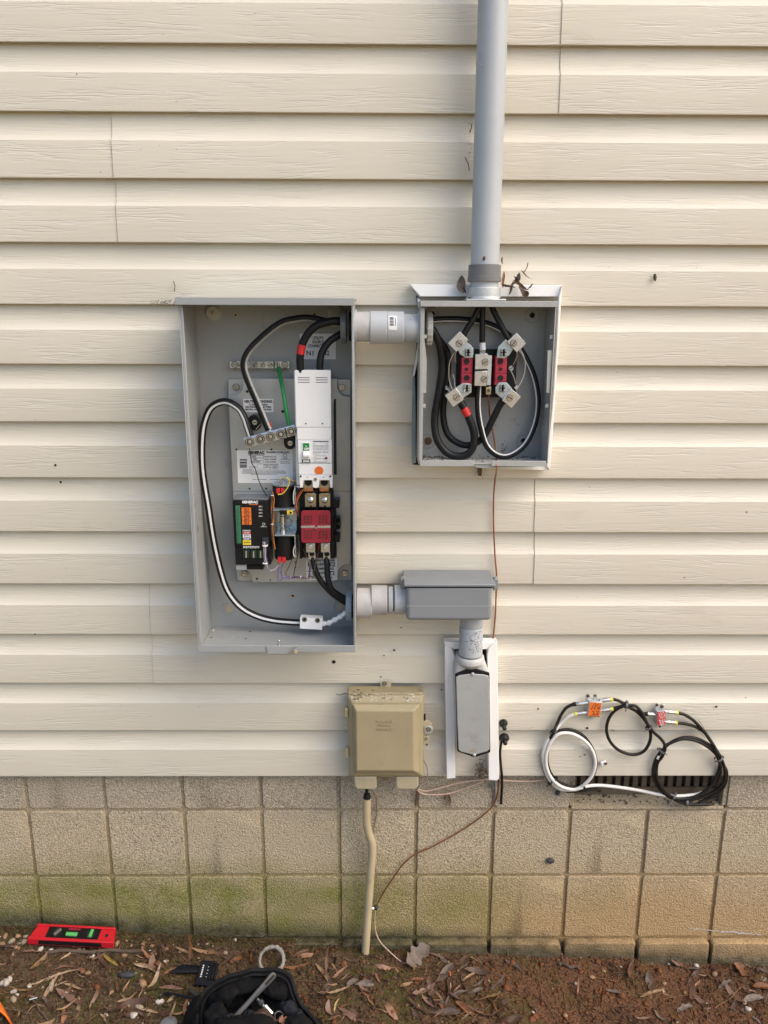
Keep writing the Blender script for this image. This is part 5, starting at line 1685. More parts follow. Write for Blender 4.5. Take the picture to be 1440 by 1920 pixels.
plainwire('loop_wire', 'short grey wire looping out of the right side of the tan box', [(794, 1425, -.02), (800, 1437, -.02), (802, 1451, -.018), (798, 1465, -.012), (788, 1473, -.01), (783, 1480, -.01)], .0015, 'greywire')
plainwire('loop_wire', 'dark rusty wire hanging from the right foot of the tan box', [(783, 1478, -.006), (781, 1488, .008), (780, 1500, .016), (779, 1510, .02)], .0022, 'brownwire')
plainwire('bristle_wire', 'thin black wire stub poking out left of the tan box', [(655, 1300, -.03), (648, 1300, -.03), (636, 1303, -.02), (630, 1301, -.02)], .0008, 'cable')

# ---- grommets with the black cable
for x, y, rp, lab in ((943.5, 1355.5, 8, 'upper black rubber grommet in the siding right of the white trim post'), (945, 1383, 9.5, 'lower black rubber grommet with a cable hanging from it')):
    s = sc(x, y, -.01)
    gr = thing('cable_grommet', lab, 'grommet', U(x, y, -.004), 'black cable grommets beside the white trim')
    b = MB()
    c = U(x, y, -.002)
    b.lathe(c, (0, -1, 0), [(0, rp * s), (.004, rp * s), (.008, rp * s * .8), (.012, rp * s * .62), (.014, rp * s * .5)], 22)
    b.build('collar', K['blacklug'], gr)
    MB().lathe(c + Vector((0, -.010, -.002)), (.1, -1, -.5), [(0, .006), (.010, .0055), (.012, .004)], 14).build('boot', K['cable'], gr)
plainwire('black_cable', 'black cable hanging down from the lower grommet beside the trim post', [(944, 1382, -.018), (940, 1392, -.020), (937.5, 1412, -.014), (939, 1435, -.010), (941, 1455, -.006), (941, 1478, .008), (940, 1495, .014), (939.5, 1507, .016)], .0034, 'cable', 'cable', n=12)
plainwire('grey_stub', 'short grey cable stub hanging behind the foot of the white trim post', [(923, 1462, .004), (923, 1470, .010), (924, 1480, .014)], .0028, 'trimback', 'cable')
plainwire('grey_stub', 'dark grey cable stub beside the copper wire under the trim post', [(929, 1463, .006), (930, 1485, .014), (929, 1508, .018)], .0030, 'greywire', 'cable')

# ================================================================== COAX SPLITTERS AND COILS
def Z(x, y):                                    # helper scale of the close-up these were measured on
    return (1000 + x / 3.892, 1290 + y / 3.892)

def coax(name, label, pts, Y, m='coax', r=.0040, group='coax cables coiled over the siding', n=10):
    q = [(Z(p[0], p[1]) + ((p[2],) if len(p) > 2 else (Y,))) for p in pts]
    return tag(MB().tube(smooth([U(*a) for a in q], 7), r, n).build(name, K[m]), label, 'cable', group)

def splitter(label, x0, y0, x1, y1, tilt, lm, ports, tabs, holes_):
    a = U(*Z((x0 + x1) / 2, (y0 + y1) / 2), -.012)
    rt = thing('cable_splitter', label, 'splitter', a, 'coax splitters on the siding')
    s = sc(*Z(x0, y0), -.02) / 3.892
    w_, h_ = (x1 - x0) * s, (y1 - y0) * s
    M = Matrix.Rotation(-tilt, 3, 'Y')
    c = U(*Z((x0 + x1) / 2, (y0 + y1) / 2), -.013)
    MB().obox(c, (w_ * 1.10, .016, h_ * 1.06), M).build('body', K['zincdull'], rt, .0012)
    MB().obox(c + M @ Vector((0, .006, 0)), (w_ * 1.25, .005, h_ * 1.14), M).build('base_flange', K['zincdull'], rt, .0008)
    lab = MB().obox(c + M @ Vector((0, -.0083, 0)), (w_ * .97, .0005, h_ * .96), M).build('sticker', K[lm], rt)
    ink = K['ink'] if lm == 'orange' else K['inkwhite']
    rr = random.Random(int(x0))
    b = MB()
    for i in range(9):
        z = .42 - i * .105
        if i == 4:
            q = [(-.40, z), (.42, z), (.42, z - .012), (-.40, z - .012)]
            b.add([c + M @ Vector((u * w_, -.0088, v * h_)) for u, v in q], [(0, 1, 2, 3)])
            continue
        u = -.40 + rr.uniform(0, .3)
        while u < .38:
            e = min(u + rr.uniform(.06, .26), .42)
            q = [(u, z), (e, z), (e, z - .055), (u, z - .055)]
            b.add([c + M @ Vector((p[0] * w_, -.0088, p[1] * h_)) for p in q], [(0, 1, 2, 3)])
            u = e + rr.uniform(.04, .16)
    kind(b.build('fine_print', ink, lab), 'stuff')
    for (tx, ty, tw, th) in tabs:
        o = MB().obox(U(*Z(tx, ty), -.008), (tw * s, .005, th * s), M).build('mounting_tab', K['zincdull'], rt, .0012)
    for (tx, ty, tr_) in holes_:
        q = U(*Z(tx, ty), -.0108)
        MB().lathe(q, (0, -1, 0), [(-.001, tr_ * s), (.001, tr_ * s), (.002, tr_ * s * .6), (.0018, .0001)], 14).build('screw', K['rust'], rt)
    for (ax, ay, bx_, by_, collar) in ports:
        p, q = U(*Z(ax, ay), -.013), U(*Z(bx_, by_), -.013)
        d = (q - p).normalized()
        L_ = (q - p).length
        b = MB()
        b.lathe(p, d, [(0, .0040), (L_ * .24, .0040), (L_ * .25, .0056), (L_ * .46, .0056), (L_ * .47, .0046), (L_ * .52, .0046), (L_ * .53, .0052), (L_ * .80, .0050), (L_ * .81, .0047)], 16)
        o = b.build('connector', K['zinc'], rt)
        b = MB()
        b.lathe(p + d * L_ * .80, d, [(0, .0054), (L_ * .17, .0054), (L_ * .20, .0045)], 16)
        b.build('collar', K['yelring'] if collar else K['blacklug'], o)

splitter('two-way coax splitter with orange sticker at the top of the left cable coil', 398, 88, 486, 204, -.05, 'orange',
         [(398, 107, 288, 120, 0), (400, 178, 298, 190, 1), (484, 92, 580, 82, 1), (486, 166, 582, 152, 1)], [(399, 68, 34, 46), (452, 68, 30, 46), (420, 215, 32, 24)], [(399, 58, 12), (452, 56, 9), (458, 205, 8)])
splitter('two-way coax splitter with red sticker above the right cable coil', 896, 154, 957, 264, .09, 'redtape',
         [(890, 194, 818, 188, 0), (958, 172, 1056, 181, 1), (955, 246, 1050, 255, 1)], [(905, 130, 34, 40), (945, 134, 26, 36), (925, 276, 24, 22)], [(903, 124, 11), (938, 135, 13), (923, 282, 7)])
coax('coax_cable', 'white coax coiled on the left and running right past the vent', [(300, 190, -.014), (250, 214, -.012), (200, 258, -.010), (155, 315, -.014), (105, 380, -.014), (74, 460, -.012), (74, 540, -.010), (95, 625, -.008), (130, 685, -.004), (185, 732, .004), (240, 745, .004), (310, 738, .002), (370, 705, -.008), (425, 645, -.012), (451, 560, -.014), (440, 480, -.015), (395, 405, -.016), (320, 350, -.017), (240, 328, -.018), (170, 345, -.019), (120, 410, -.018), (92, 500, -.016), (100, 590, -.014), (140, 668, -.012), (205, 720, -.006), (290, 741, -.004), (350, 728, -.006), (400, 715, -.004), (480, 710, .002), (600, 721, .006), (760, 745, .006), (900, 773, .004), (1000, 786, .006), (1090, 786, .008), (1180, 777, .008), (1230, 762, .012)], 0, 'coaxwhite', .0043)
coax('coax_cable', 'black coax from the upper left port of the orange splitter down round the left coil', [(290, 119, -.013), (240, 145, -.012), (200, 200, -.012), (172, 265, -.013), (145, 325, -.024), (108, 400, -.008), (78, 485, -.006), (75, 570, -.004), (105, 660, .002), (160, 718, .008), (240, 752, .010), (320, 752, .010), (400, 744, .010), (455, 742, .014), (485, 752, .018)], 0)
coax('coax_cable', 'black coax ring lying behind the white cable coil', [(150, 330, -.010), (215, 306, -.009), (290, 308, -.008), (365, 350, -.007), (420, 420, -.006), (452, 500, -.005), (455, 580, -.004), (425, 660, .000), (370, 712, .004), (300, 722, .006), (220, 705, .006), (150, 655, .002), (108, 575, -.004), (100, 480, -.006), (125, 395, -.008), (160, 335, -.010)], 0)
coax('coax_cable', 'black coax from the upper right port of the orange splitter down to the right coil', [(580, 82, -.013), (620, 92, -.013), (660, 112, -.016), (700, 126, -.018), (745, 132, -.018), (785, 170, -.018), (815, 225, -.018), (840, 275, -.018), (880, 325, -.014), (925, 365, -.012), (955, 405, -.014), (962, 440, -.016), (940, 500, -.014), (905, 550, -.012), (900, 640, -.012), (930, 715, -.010), (990, 780, .000), (1050, 808, .002), (1130, 805, .002), (1210, 780, .000), (1290, 720, -.004), (1340, 640, -.008), (1360, 560, -.012), (1345, 500, -.014), (1280, 435, -.014), (1190, 386, -.014), (1090, 372, -.014), (1000, 402, -.014), (950, 432, -.013)], 0)
coax('coax_cable', 'black coax making the small middle loop below the orange splitter', [(582, 152, -.013), (620, 140, -.014), (665, 130, -.018), (720, 150, -.012), (780, 195, -.012), (830, 260, -.012), (855, 330, -.011), (848, 395, -.011), (810, 458, -.011), (750, 485, -.011), (680, 478, -.011), (605, 440, -.011), (552, 375, -.011), (534, 295, -.011), (555, 215, -.011), (605, 158, -.012), (670, 132, -.020), (730, 158, -.014), (790, 184, -.012), (820, 189, -.013)], 0)
coax('coax_cable', 'black coax from the upper right port of the red splitter round the right coil', [(1056, 181, -.013), (1110, 198, -.013), (1170, 238, -.013), (1230, 300, -.014), (1285, 375, -.016), (1335, 450, -.018), (1378, 530, -.014), (1398, 610, -.010), (1392, 680, -.004), (1350, 735, .002), (1280, 778, .006), (1200, 806, .008), (1120, 815, .008), (1050, 812, .006), (985, 790, .004), (915, 725, -.002), (880, 650, -.008), (885, 560, -.012), (915, 490, -.014), (945, 450, -.014), (1000, 400, -.012), (1080, 365, -.012), (1160, 362, -.012), (1240, 388, -.013), (1310, 440, -.014), (1350, 520, -.016), (1368, 600, -.012), (1345, 680, -.006)], 0)
coax('coax_cable', 'black coax from the lower right port of the red splitter round the right coil', [(1050, 255, -.013), (1110, 262, -.012), (1180, 282, -.011), (1245, 322, -.012), (1295, 385, -.013), (1338, 465, -.020), (1365, 530, -.010), (1408, 600, -.008), (1405, 680, -.002), (1370, 745, .006), (1290, 800, .010), (1210, 838, .012), (1270, 850, .014), (1305, 842, .018)], 0)
coax('coax_cable', 'greyed black coax end lying at the foot of the right coil', [(930, 460, -.010), (890, 530, -.008), (872, 610, -.006), (890, 690, -.002), (950, 770, .004), (1020, 808, .006), (1080, 836, .008), (1150, 848, .008), (1230, 848, .012), (1290, 846, .020)], 0)
for x, y, d, lab, mm, rr_, Yt in ((140, 325, (-.75, 0, .6), 'black cable tie at the top left of the white cable coil', 'blacklug', .0085, -.016), (150, 665, (.7, 0, -.7), 'black cable tie low on the left of the white coil', 'blacklug', .0078, -.006),
                       (122, 690, (.6, 0, -.8), 'black cable tie at the lower left edge of the white coil', 'blacklug', .0062, -.002), (368, 718, (.9, 0, .35), 'black cable tie at the bottom right of the white coil', 'blacklug', .0088, -.002),
                       (676, 125, (1, 0, -.1), 'grey cable tie on the cables right of the orange splitter', 'tie', .0088, -.017), (838, 290, (.55, 0, -.85), 'grey cable tie on the right of the small middle loop', 'tie', .0074, -.015),
                       (935, 457, (.55, 0, .85), 'grey cable tie at the upper left of the right coil', 'tie', .0095, -.013), (1350, 515, (.5, 0, -.85), 'grey cable tie on the right side of the right coil', 'tie', .0104, -.015),
                       (1020, 790, (.85, 0, -.5), 'grey cable tie at the bottom left of the right coil', 'tie', .0090, .003), (1117, 835, (1, 0, 0), 'grey cable tie hanging from the bottom of the right coil', 'tie', .0090, .006)):
    q = U(*Z(x, y), Yt)
    rt = thing('cable_tie', lab, 'cable tie', q, 'cable ties round the coax coils')
    d = Vector(d).normalized()
    b = MB()
    b.lathe(q - d * .0026, d, [(0, rr_ * .93), (0, rr_), (.0052, rr_), (.0052, rr_ * .93)], 24, False)
    b.build('band', K[mm], rt)
    side = d.cross(Vector((0, -1, 0)))
    if side.z < 0:
        side = -side
    MB().obox(q + side * rr_ * 1.05 + Vector((0, -.002, 0)), (.0062, .006, .0068), Matrix.Rotation(math.atan2(d.z, d.x) * -1, 3, 'Y')).build('head', K[mm], rt, .0008)
    MB().tube(smooth([q - side * rr_ + Vector((0, -.004, 0)), q - side * (rr_ + .006) + Vector((0, -.006, 0))], 3), .0014, 6).build('tail', K[mm], rt)
tag(MB().obox(U(*Z(910, 508), -.022), (.006, .0015, .009), Matrix.Rotation(.25, 3, 'Y')).build('cable_tag', K['stripegrey']), 'small pale paper tag on the left side of the right coil', 'tag')
for i, pts in enumerate(([(1200, 228), (1225, 262), (1255, 310), (1270, 330)], [(1195, 300), (1215, 320), (1240, 350), (1255, 365)])):
    tag(MB().tube(smooth([U(*Z(*p), -.018) for p in pts], 4), .0006, 5).build('stray_straw', K['straw']), ('upper thin brown straw caught behind the right coil', 'lower thin brown straw caught behind the right coil')[i], 'straw')
clp = thing('cable_clip', 'small white cable clip on the siding between the coils', 'clip', U(1132, 1431, -.006))
MB().obox(U(1131.5, 1431, -.006), (.0155, .009, .0115), Matrix.Rotation(-.3, 3, 'Y')).build('body', K['white'], clp, .002)
slot_screw(1135.5, 1431.5, -.0108, 2.8, clp, K['rust'], .4)
b = MB()
rr = random.Random(31)
for i in range(170):
    x, y = Z(rr.gauss(1290, 40), rr.gauss(828, 22)) if rr.random() < .6 else Z(rr.uniform(290, 1300), rr.gauss(815, 8))
    Yp = .03 + rr.uniform(0, .04)
    zz = -.1065 + (Yp - .0235) / .06 * .0185
    q = U(x, y, Yp)
    b.obox((q.x, Yp, zz + .001), (rr.uniform(.001, .009), rr.uniform(.001, .003), rr.uniform(.001, .004)), Matrix.Rotation(rr.uniform(0, 6), 3, 'Z') @ Matrix.Rotation(rr.uniform(-.6, .6), 3, 'Y'))
kind(tag(b.build('sill_litter', K['grime_and_shade']), 'dry crumbs and leaf bits lying on the vent sill under the right coil', 'debris'), 'stuff')

# ================================================================== LEAVES
def leaf_mesh(name, L_, W_, m, seed, curl=.5, fold=.5, lobes=0):
    rr = random.Random(seed)
    n = 12
    vs, fs = [], []
    tw = rr.uniform(-.5, .5)
    ph = rr.uniform(0, 6)
    for i in range(n + 1):
        t = i / n
        w_ = W_ * .5 * (math.sin(math.pi * min(1, t * .96 + .03)) ** .75) * (1 - .25 * t) * 1.1
        if lobes:
            w_ = W_ * .5 * (.35 + .65 * abs(math.sin(t * math.pi * lobes + .4))) * math.sin(math.pi * min(1, t + .05)) ** .4
        if t < .10:
            w_ = min(w_, W_ * .04 + W_ * .25 * t / .10)
        y = (t - .5) * L_
        z = curl * L_ * .22 * (4 * (t - .5) ** 2) + .02 * L_ * math.sin(t * 7 + ph)
        a = tw * (t - .5) * 2
        sway = .06 * L_ * math.sin(t * 3.2 + ph)
        for u in (-1, -.5, 0, .5, 1):
            up = fold * w_ * abs(u) * (.6 + .4 * math.sin(t * 5 + ph)) + .0008 * math.sin(t * 25 + u * 3 + ph) * abs(u)
            x = u * w_
            vs.append((sway + x * math.cos(a) - up * math.sin(a), y, z + x * math.sin(a) + up * math.cos(a)))
    for i in range(n):
        for j in range(4):
            fs.append((i * 5 + j, i * 5 + j + 1, i * 5 + j + 6, i * 5 + j + 5))
    b = MB()
    b.add(vs, fs)
    me, _ = b.mesh(name, m, 60, Vector((0, 0, 0)))
    return me

LEAVES = 'dry leaves scattered on the ground'
KINDL = [('curled orange-brown leaf lying on the soil', 0), ('dry tan leaf lying on the soil', 1), ('dull pink-brown leaf lying on the soil', 2), ('withered grey-brown leaf lying on the soil', 3), ('yellow-brown leaf lying on the soil', 4), ('dark brown leaf lying on the soil', 5)]
KSET = {k_[0] for k_ in KINDL}
lib = {}
lib_w = {}
for mi in range(6):
    for v in range(5):
        wd = random.choice((random.uniform(.10, .16), random.uniform(.17, .26))) if mi != 3 else random.uniform(.24, .42)
        lib_w[(mi, v)] = wd
        lib[(mi, v)] = leaf_mesh('dry_leaf', .08, .08 * wd, LEAF[mi], mi * 10 + v, random.uniform(-.5, 1.2), random.uniform(.1, 1.1), 3 if (mi in (2, 3) and v == 4) else 0)
lib['oak'] = leaf_mesh('dry_leaf', .08, .052, LEAF[3], 77, .5, .5, 3)
lib['oak2'] = leaf_mesh('dry_leaf', .08, .050, LEAF[0], 78, .6, .6, 3)

def where(p):
    x, y = p.x, p.y
    near = 'near the wall' if y > -.045 else ('in mid-ground' if y > -.13 else 'near bottom edge')
    spots_ = ((-.80, 'at the far left'), (-.68, 'left of the red level'), (-.50, 'below the red level'), (-.36, 'right of the red level'), (-.20, 'by the hex key set'), (-.06, 'behind the black bag'), (.05, 'left of the beige tube'),
              (.14, 'right of the beige tube'), (.24, 'below the oak leaf'), (.36, 'right of the oak leaf'), (.48, 'left of the flat leaves'), (.62, 'under the flat leaves'), (.76, 'below the left of the vent'), (.90, 'below the right of the vent'), (1.02, 'under the white scrape'), (9, 'at the far right'))
    for lim, ph in spots_:
        if x < lim:
            return near + ' ' + ph

def heading(d, L_):
    a = math.degrees(math.atan2(d.y, d.x)) % 180
    return ('large ' if L_ > .052 else 'small ' if L_ < .034 else '') , ('lying sideways' if a < 30 or a > 150 else 'slanting right' if a < 70 else 'facing the wall' if a < 110 else 'slanting left')

def put_leaf(p, q, mesh, label, wscale=1.0, roll=0.0, lift=.004):
    d = q - p
    L_ = max(.015, d.length)
    yv = d.normalized()
    up = Vector((0, 0, 1))
    xv = yv.cross(up).normalized()
    zv = xv.cross(yv)
    M = Matrix((xv, yv, zv)).transposed().to_4x4() @ Matrix.Rotation(roll, 4, 'Y')
    o = bpy.data.objects.new('dry_leaf', mesh)
    COL.objects.link(o)
    k = L_ / .08
    if label in KSET:
        sz, hd = heading(d, L_)
        label = sz + label.replace(' lying on the soil', '') + ' ' + hd + ' ' + where((p + q) / 2)
    o.matrix_world = Matrix.Translation((p + q) / 2 + Vector((0, 0, lift))) @ M @ Matrix.Diagonal((k * wscale, k, k, 1))
    return tag(o, label, 'leaf', LEAVES)

MAN = [  # pixels of stem and tip, kind, width, label of its own
    ((85, 1827), (150, 1810), 0, 1.0, 'long arched orange-brown leaf below the red level'), ((195, 1788), (220, 1817), 4, 1.1, 'yellow leaf just below the right end of the red level'),
    ((82, 1885), (107, 1832), 1, 1.0, None), ((170, 1892), (184, 1845), 2, 1.2, 'pink-brown leaf lying upright in the picture left of the dark stone'), ((105, 1868), (168, 1885), 2, 1.1, None), ((106, 1902), (150, 1880), 1, .9, None), ((225, 1905), (258, 1862), 1, .7, None),
    ((230, 1867), (242, 1842), 1, .9, None), ((265, 1792), (311, 1827), 0, 1.1, 'bent orange-brown leaf between the red level and the hex key set'), ((353, 1806), (360, 1764), 0, .9, 'orange leaf standing on end above the hex key set'), ((362, 1785), (421, 1800), 1, 1.0, None),
    ((297, 1857), (345, 1855), 2, .8, None), ((322, 1916), (328, 1886), 1, 1.2, None), ((345, 1912), (352, 1875), 0, 1.0, None), ((530, 1816), (581, 1812), 0, 1.2, 'orange-brown leaf lying right of the grey pipe ring'), ((615, 1822), (618, 1760), 2, 1.0, 'tall pinkish leaf standing on end beside the beige tube'),
    ((590, 1812), (622, 1855), 1, 1.4, 'broad tan leaf lying between the black bag and the beige tube'), ((612, 1872), (656, 1855), 1, 1.2, None), ((622, 1842), (650, 1818), 0, 1.2, None), ((627, 1902), (636, 1874), 4, 1.2, None), ((684, 1878), (722, 1902), 1, 1.2, None), ((548, 1800), (578, 1782), 2, .9, None), ((556, 1796), (600, 1788), 0, .8, None),
    ((475, 1812), (470, 1790), 0, 1.0, None), ((440, 1800), (412, 1812), 5, 1.3, None), ((20, 1868), (95, 1850), 1, .7, None), ((50, 1856), (150, 1822), 1, .6, None), ((0, 1780), (60, 1774), 5, .8, None), ((30, 1787), (95, 1783), 2, .7, None), ((20, 1800), (34, 1818), 2, .9, None), ((48, 1905), (75, 1880), 0, .9, None), ((60, 1918), (62, 1890), 5, 1.2, None),
    ((922, 1786), (958, 1780), 0, 1.0, 'left of two flat orange-brown leaves against the foot of the wall'), ((950, 1779), (996, 1783), 0, 1.0, 'right of two flat orange-brown leaves against the foot of the wall'), ((1202, 1878), (1243, 1856), 1, 1.2, 'golden tan leaf lying alone on the bare clay at right'),
    ((1366, 1834), (1412, 1829), 0, 1.5, None), ((1413, 1857), (1446, 1848), 0, 1.5, None), ((1255, 1810), (1292, 1806), 2, 1.1, None), ((1196, 1834), (1228, 1826), 2, 1.1, None), ((1240, 1867), (1263, 1871), 1, 1.0, None), ((905, 1864), (941, 1907), 0, 1.0, 'long orange-brown leaf pointing down to the right near the bottom edge'),
    ((917, 1862), (946, 1836), 3, 1.0, None), ((885, 1856), (908, 1842), 3, .9, None), ((845, 1874), (876, 1860), 3, .9, None), ((862, 1922), (893, 1895), 1, 1.0, None), ((787, 1877), (823, 1901), 2, 1.2, None), ((822, 1886), (853, 1913), 0, .9, None), ((718, 1876), (752, 1918), 0, 1.0, None), ((946, 1804), (980, 1823), 3, .9, None),
    ((1348, 1856), (1374, 1840), 3, .9, None), ((1190, 1918), (1226, 1913), 2, 1.2, None), ((822, 1790), (842, 1812), 3, .9, None), ((842, 1848), (846, 1872), 1, 1.1, None), ((812, 1858), (836, 1880), 2, 1.0, None), ((866, 1846), (900, 1820), 1, .8, None), ((752, 1808), (790, 1815), 0, .8, None), ((770, 1842), (796, 1836), 0, .9, None), ((715, 1900), (738, 1905), 1, 1.3, None),
    ((1136, 1860), (1170, 1868), 3, .8, None), ((1050, 1790), (1062, 1815), 2, .8, None), ((860, 1822), (885, 1806), 3, .8, None), ((890, 1796), (906, 1812), 2, .9, None), ((1300, 1870), (1340, 1895), 2, .9, None), ((1395, 1880), (1432, 1872), 3, 1.1, None), ((1270, 1900), (1300, 1888), 3, 1.0, None), ((1420, 1815), (1445, 1830), 3, .9, None)]
for i, (a, b_, mi, ws, lab) in enumerate(MAN):
    stand = lab and 'standing' in lab
    p, q = G(*a), G(*b_)
    if stand:
        q = p + Vector((.002, .03, .065))
    put_leaf(p, q, lib[(mi, i % 5)], lab or KINDL[mi][0], ws, random.uniform(-.5, .5), .005)
put_leaf(G(758, 1812), G(806, 1788), lib['oak'], 'lobed grey-brown oak leaf leaning against the foot of the wall', 1.0, .5, .014)
put_leaf(G(1388, 1836), G(1384, 1808), lib['oak2'], 'orange-brown lobed oak leaf at the far right', 1.1, .2, .006)
rr = random.Random(77)
for i in range(290):
    x = rr.uniform(-10, 1450)
    if rr.random() < .72:
        x = rr.choice((rr.gauss(840, 75), rr.gauss(830, 45), rr.gauss(640, 60), rr.gauss(280, 70), rr.gauss(250, 60), rr.gauss(80, 60), rr.gauss(1360, 70)))
    y = rr.uniform(1768 + .03 * x, 1925)
    if 330 < x < 600 and y > 1815:
        continue
    p = G(x, y)
    if p.y > .012:
        continue
    a = rr.uniform(0, 6.3)
    L_ = rr.choice((rr.uniform(.018, .04), rr.uniform(.03, .08)))
    q = p + Vector((math.cos(a), math.sin(a), 0)) * L_
    q.z = gz(q.x, q.y)
    if q.y > .015:
        continue
    mi = rr.choice((0, 0, 1, 2, 2, 3, 5, 5)) if x > 640 else rr.choice((0, 1, 1, 2, 5, 5))
    put_leaf(p, q, lib[(mi, rr.randrange(5))], KINDL[mi][0], rr.uniform(.8, 1.4), rr.uniform(-.7, .7), rr.uniform(.001, .007))

# leaves caught on top of the meter box, by the vent and on the wall
def hang_leaf(x0, y0, x1, y1, Y0, Y1, mi, label, ws=1.0, roll=0.0, v=0, cat='leaf', group='dry leaves caught on the boxes'):
    o = put_leaf(U(x0, y0, Y0), U(x1, y1, Y1), lib[(mi, v)], label, ws, roll, 0)
    o['group'] = group
    return o
for i, (x0, y0, x1, y1, mi, ws) in enumerate(((946, 533, 942, 512, 0, 1.2), (944, 532, 962, 536, 5, 1.2), (962, 536, 976, 518, 3, 1.5), (958, 552, 964, 532, 0, 1.3), (966, 532, 988, 544, 0, 1.0), (985, 545, 1000, 534, 5, 1.3), (978, 553, 973, 530, 3, 1.3), (962, 522, 970, 534, 5, 1.6), (870, 545, 864, 522, 3, 1.5), (868, 540, 873, 550, 5, 1.3), (939, 494, 943, 484, 5, 1.3))):
    lab = ('upright orange-brown leaf at the left of the cluster on the meter box', 'short dark leaf at the heart of the cluster on the meter box', 'pale upright leaf at the middle of the cluster on the meter box', 'hanging orange-brown leaf at the foot of the cluster on the meter box', 'orange-brown leaf slanting right in the cluster on the meter box', 'dark leaf at the right tip of the cluster on the meter box', 'pale leaf at the lower right of the cluster on the meter box', 'dark leaf scrap above the cluster on the meter box')[i] if i < 8 else ('grey-brown leaf caught left of the hub on the meter box', 'dark leaf bit caught at the left foot of the hub on the meter box', 'tiny dark leaf bit caught at the top of the conduit coupling')[i - 8]
    cx9, cy9 = (x0 + x1) / 2, (y0 + y1) / 2
    big = 1.45 if i < 10 else 1.1
    hang_leaf(cx9 + (x0 - cx9) * big, cy9 + (y0 - cy9) * big, cx9 + (x1 - cx9) * big, cy9 + (y1 - cy9) * big, -.055, -.040, mi, lab, ws * (1.1 + .05 / max(.02, lib_w[(mi, i % 5)])), random.uniform(-1, 1), i % 5)
hang_leaf(975, 508, 998, 526, -.006, -.010, 5, 'thin dark curled leaf stuck to the siding above the leaf cluster', .8, .6, 2)
for x0, y0, x1, y1, Y, lab, nm in ((990, 493, 981, 512, -.006, 'short dark twig stuck to the siding above the leaf cluster', 'twig'), (884, 232, 880, 248, -.004, 'small brown leaf stem stuck left of the riser conduit', 'twig'), (872, 295, 880, 320, -.004, 'thin black twig on the siding left of the riser conduit', 'twig'),
                                   (325, 527, 327, 546, -.006, 'small brown twig on the siding above the left end of the rain hood', 'twig')):
    tag(MB().tube(smooth([U(x0, y0, Y), U((x0 + x1) / 2 + 2, (y0 + y1) / 2, Y - .002), U(x1, y1, Y)], 4), .0010, 6).build(nm, K['bark']), lab, 'twig')
hang_leaf(840, 1486, 843, 1514, .014, .014, 5, 'brown leaf hanging on the foundation under the pink wires', 1.6, .8, 1)
hang_leaf(835, 1503, 842, 1487, .016, .012, 1, 'tan leaf scrap behind the brown leaf on the foundation', 1.2, -.4, 3)
for x, y, m_, rx, rz in ((540, 351, 'grime_and_shade', 3, 4.5),):
    pass
blob('mud_nest', 'tiny mud nest stuck on the front of the riser conduit near its coupling', 'mud nest', 908, 484, -.0855, 2.6, 4.2, K['rust'])
tag(MB().lathe(U(985.5, 551, -.103), (0, -1, 0), [(0, .0068), (.004, .0066), (.004, .0045), (.001, .004), (.001, .0001)], 18).build('bottle_cap', K['rust']), 'small round rusty cap on the front edge of the meter box', 'cap')
b = MB()
rr = random.Random(8)
for i in range(26):
    p = U(rr.uniform(858, 1000), 553, -.095 + rr.uniform(0, .06))
    b.obox((p.x, -.10 + rr.uniform(0, .05), MZ1 + .0035), (rr.uniform(.002, .008), .002, rr.uniform(.001, .003)), Matrix.Rotation(rr.uniform(0, 3), 3, 'Z'))
kind(tag(b.build('leaf_crumbs', K['bark']), 'dark leaf crumbs lying on top of the meter box', 'debris'), 'stuff')

# ================================================================== STONES AND LITTER
def stone_mesh(seed, m):
    b = MB().ell((0, 0, 0), .5, .42, .32, 10, 7)
    for i, v in enumerate(b.v):
        b.v[i] = v * (1 + .35 * noise.noise(v * 2.2 + Vector((seed, 0, 0))))
    return b.mesh('pebble', m, 70, Vector((0, 0, 0)))[0]
PEB = {}
for mi, mm in enumerate(('stone', 'stonewhite', 'stonetan')):
    for v in range(4):
        PEB[(mi, v)] = stone_mesh(mi * 9 + v, K[mm])
PLAB = ('pale grey-tan pebble on the soil', 'whitish pebble on the soil', 'brown-tan pebble on the soil')
def pebble(p, size, mi, label=None, v=0):
    o = bpy.data.objects.new('pebble', PEB[(mi, v)])
    COL.objects.link(o)
    o.location = (p.x, p.y, gz(p.x, p.y) + size * .16)
    o.scale = (size, size * random.uniform(.7, 1), size * random.uniform(.7, 1))
    o.rotation_euler = (random.uniform(-.4, .4), random.uniform(-.4, .4), random.uniform(0, 6))
    return tag(o, label or (('large ' if size > .014 else 'tiny ' if size < .0075 else '') + PLAB[mi].replace(' on the soil', ' ') + where(p)), 'pebble', 'pebbles on the ground')
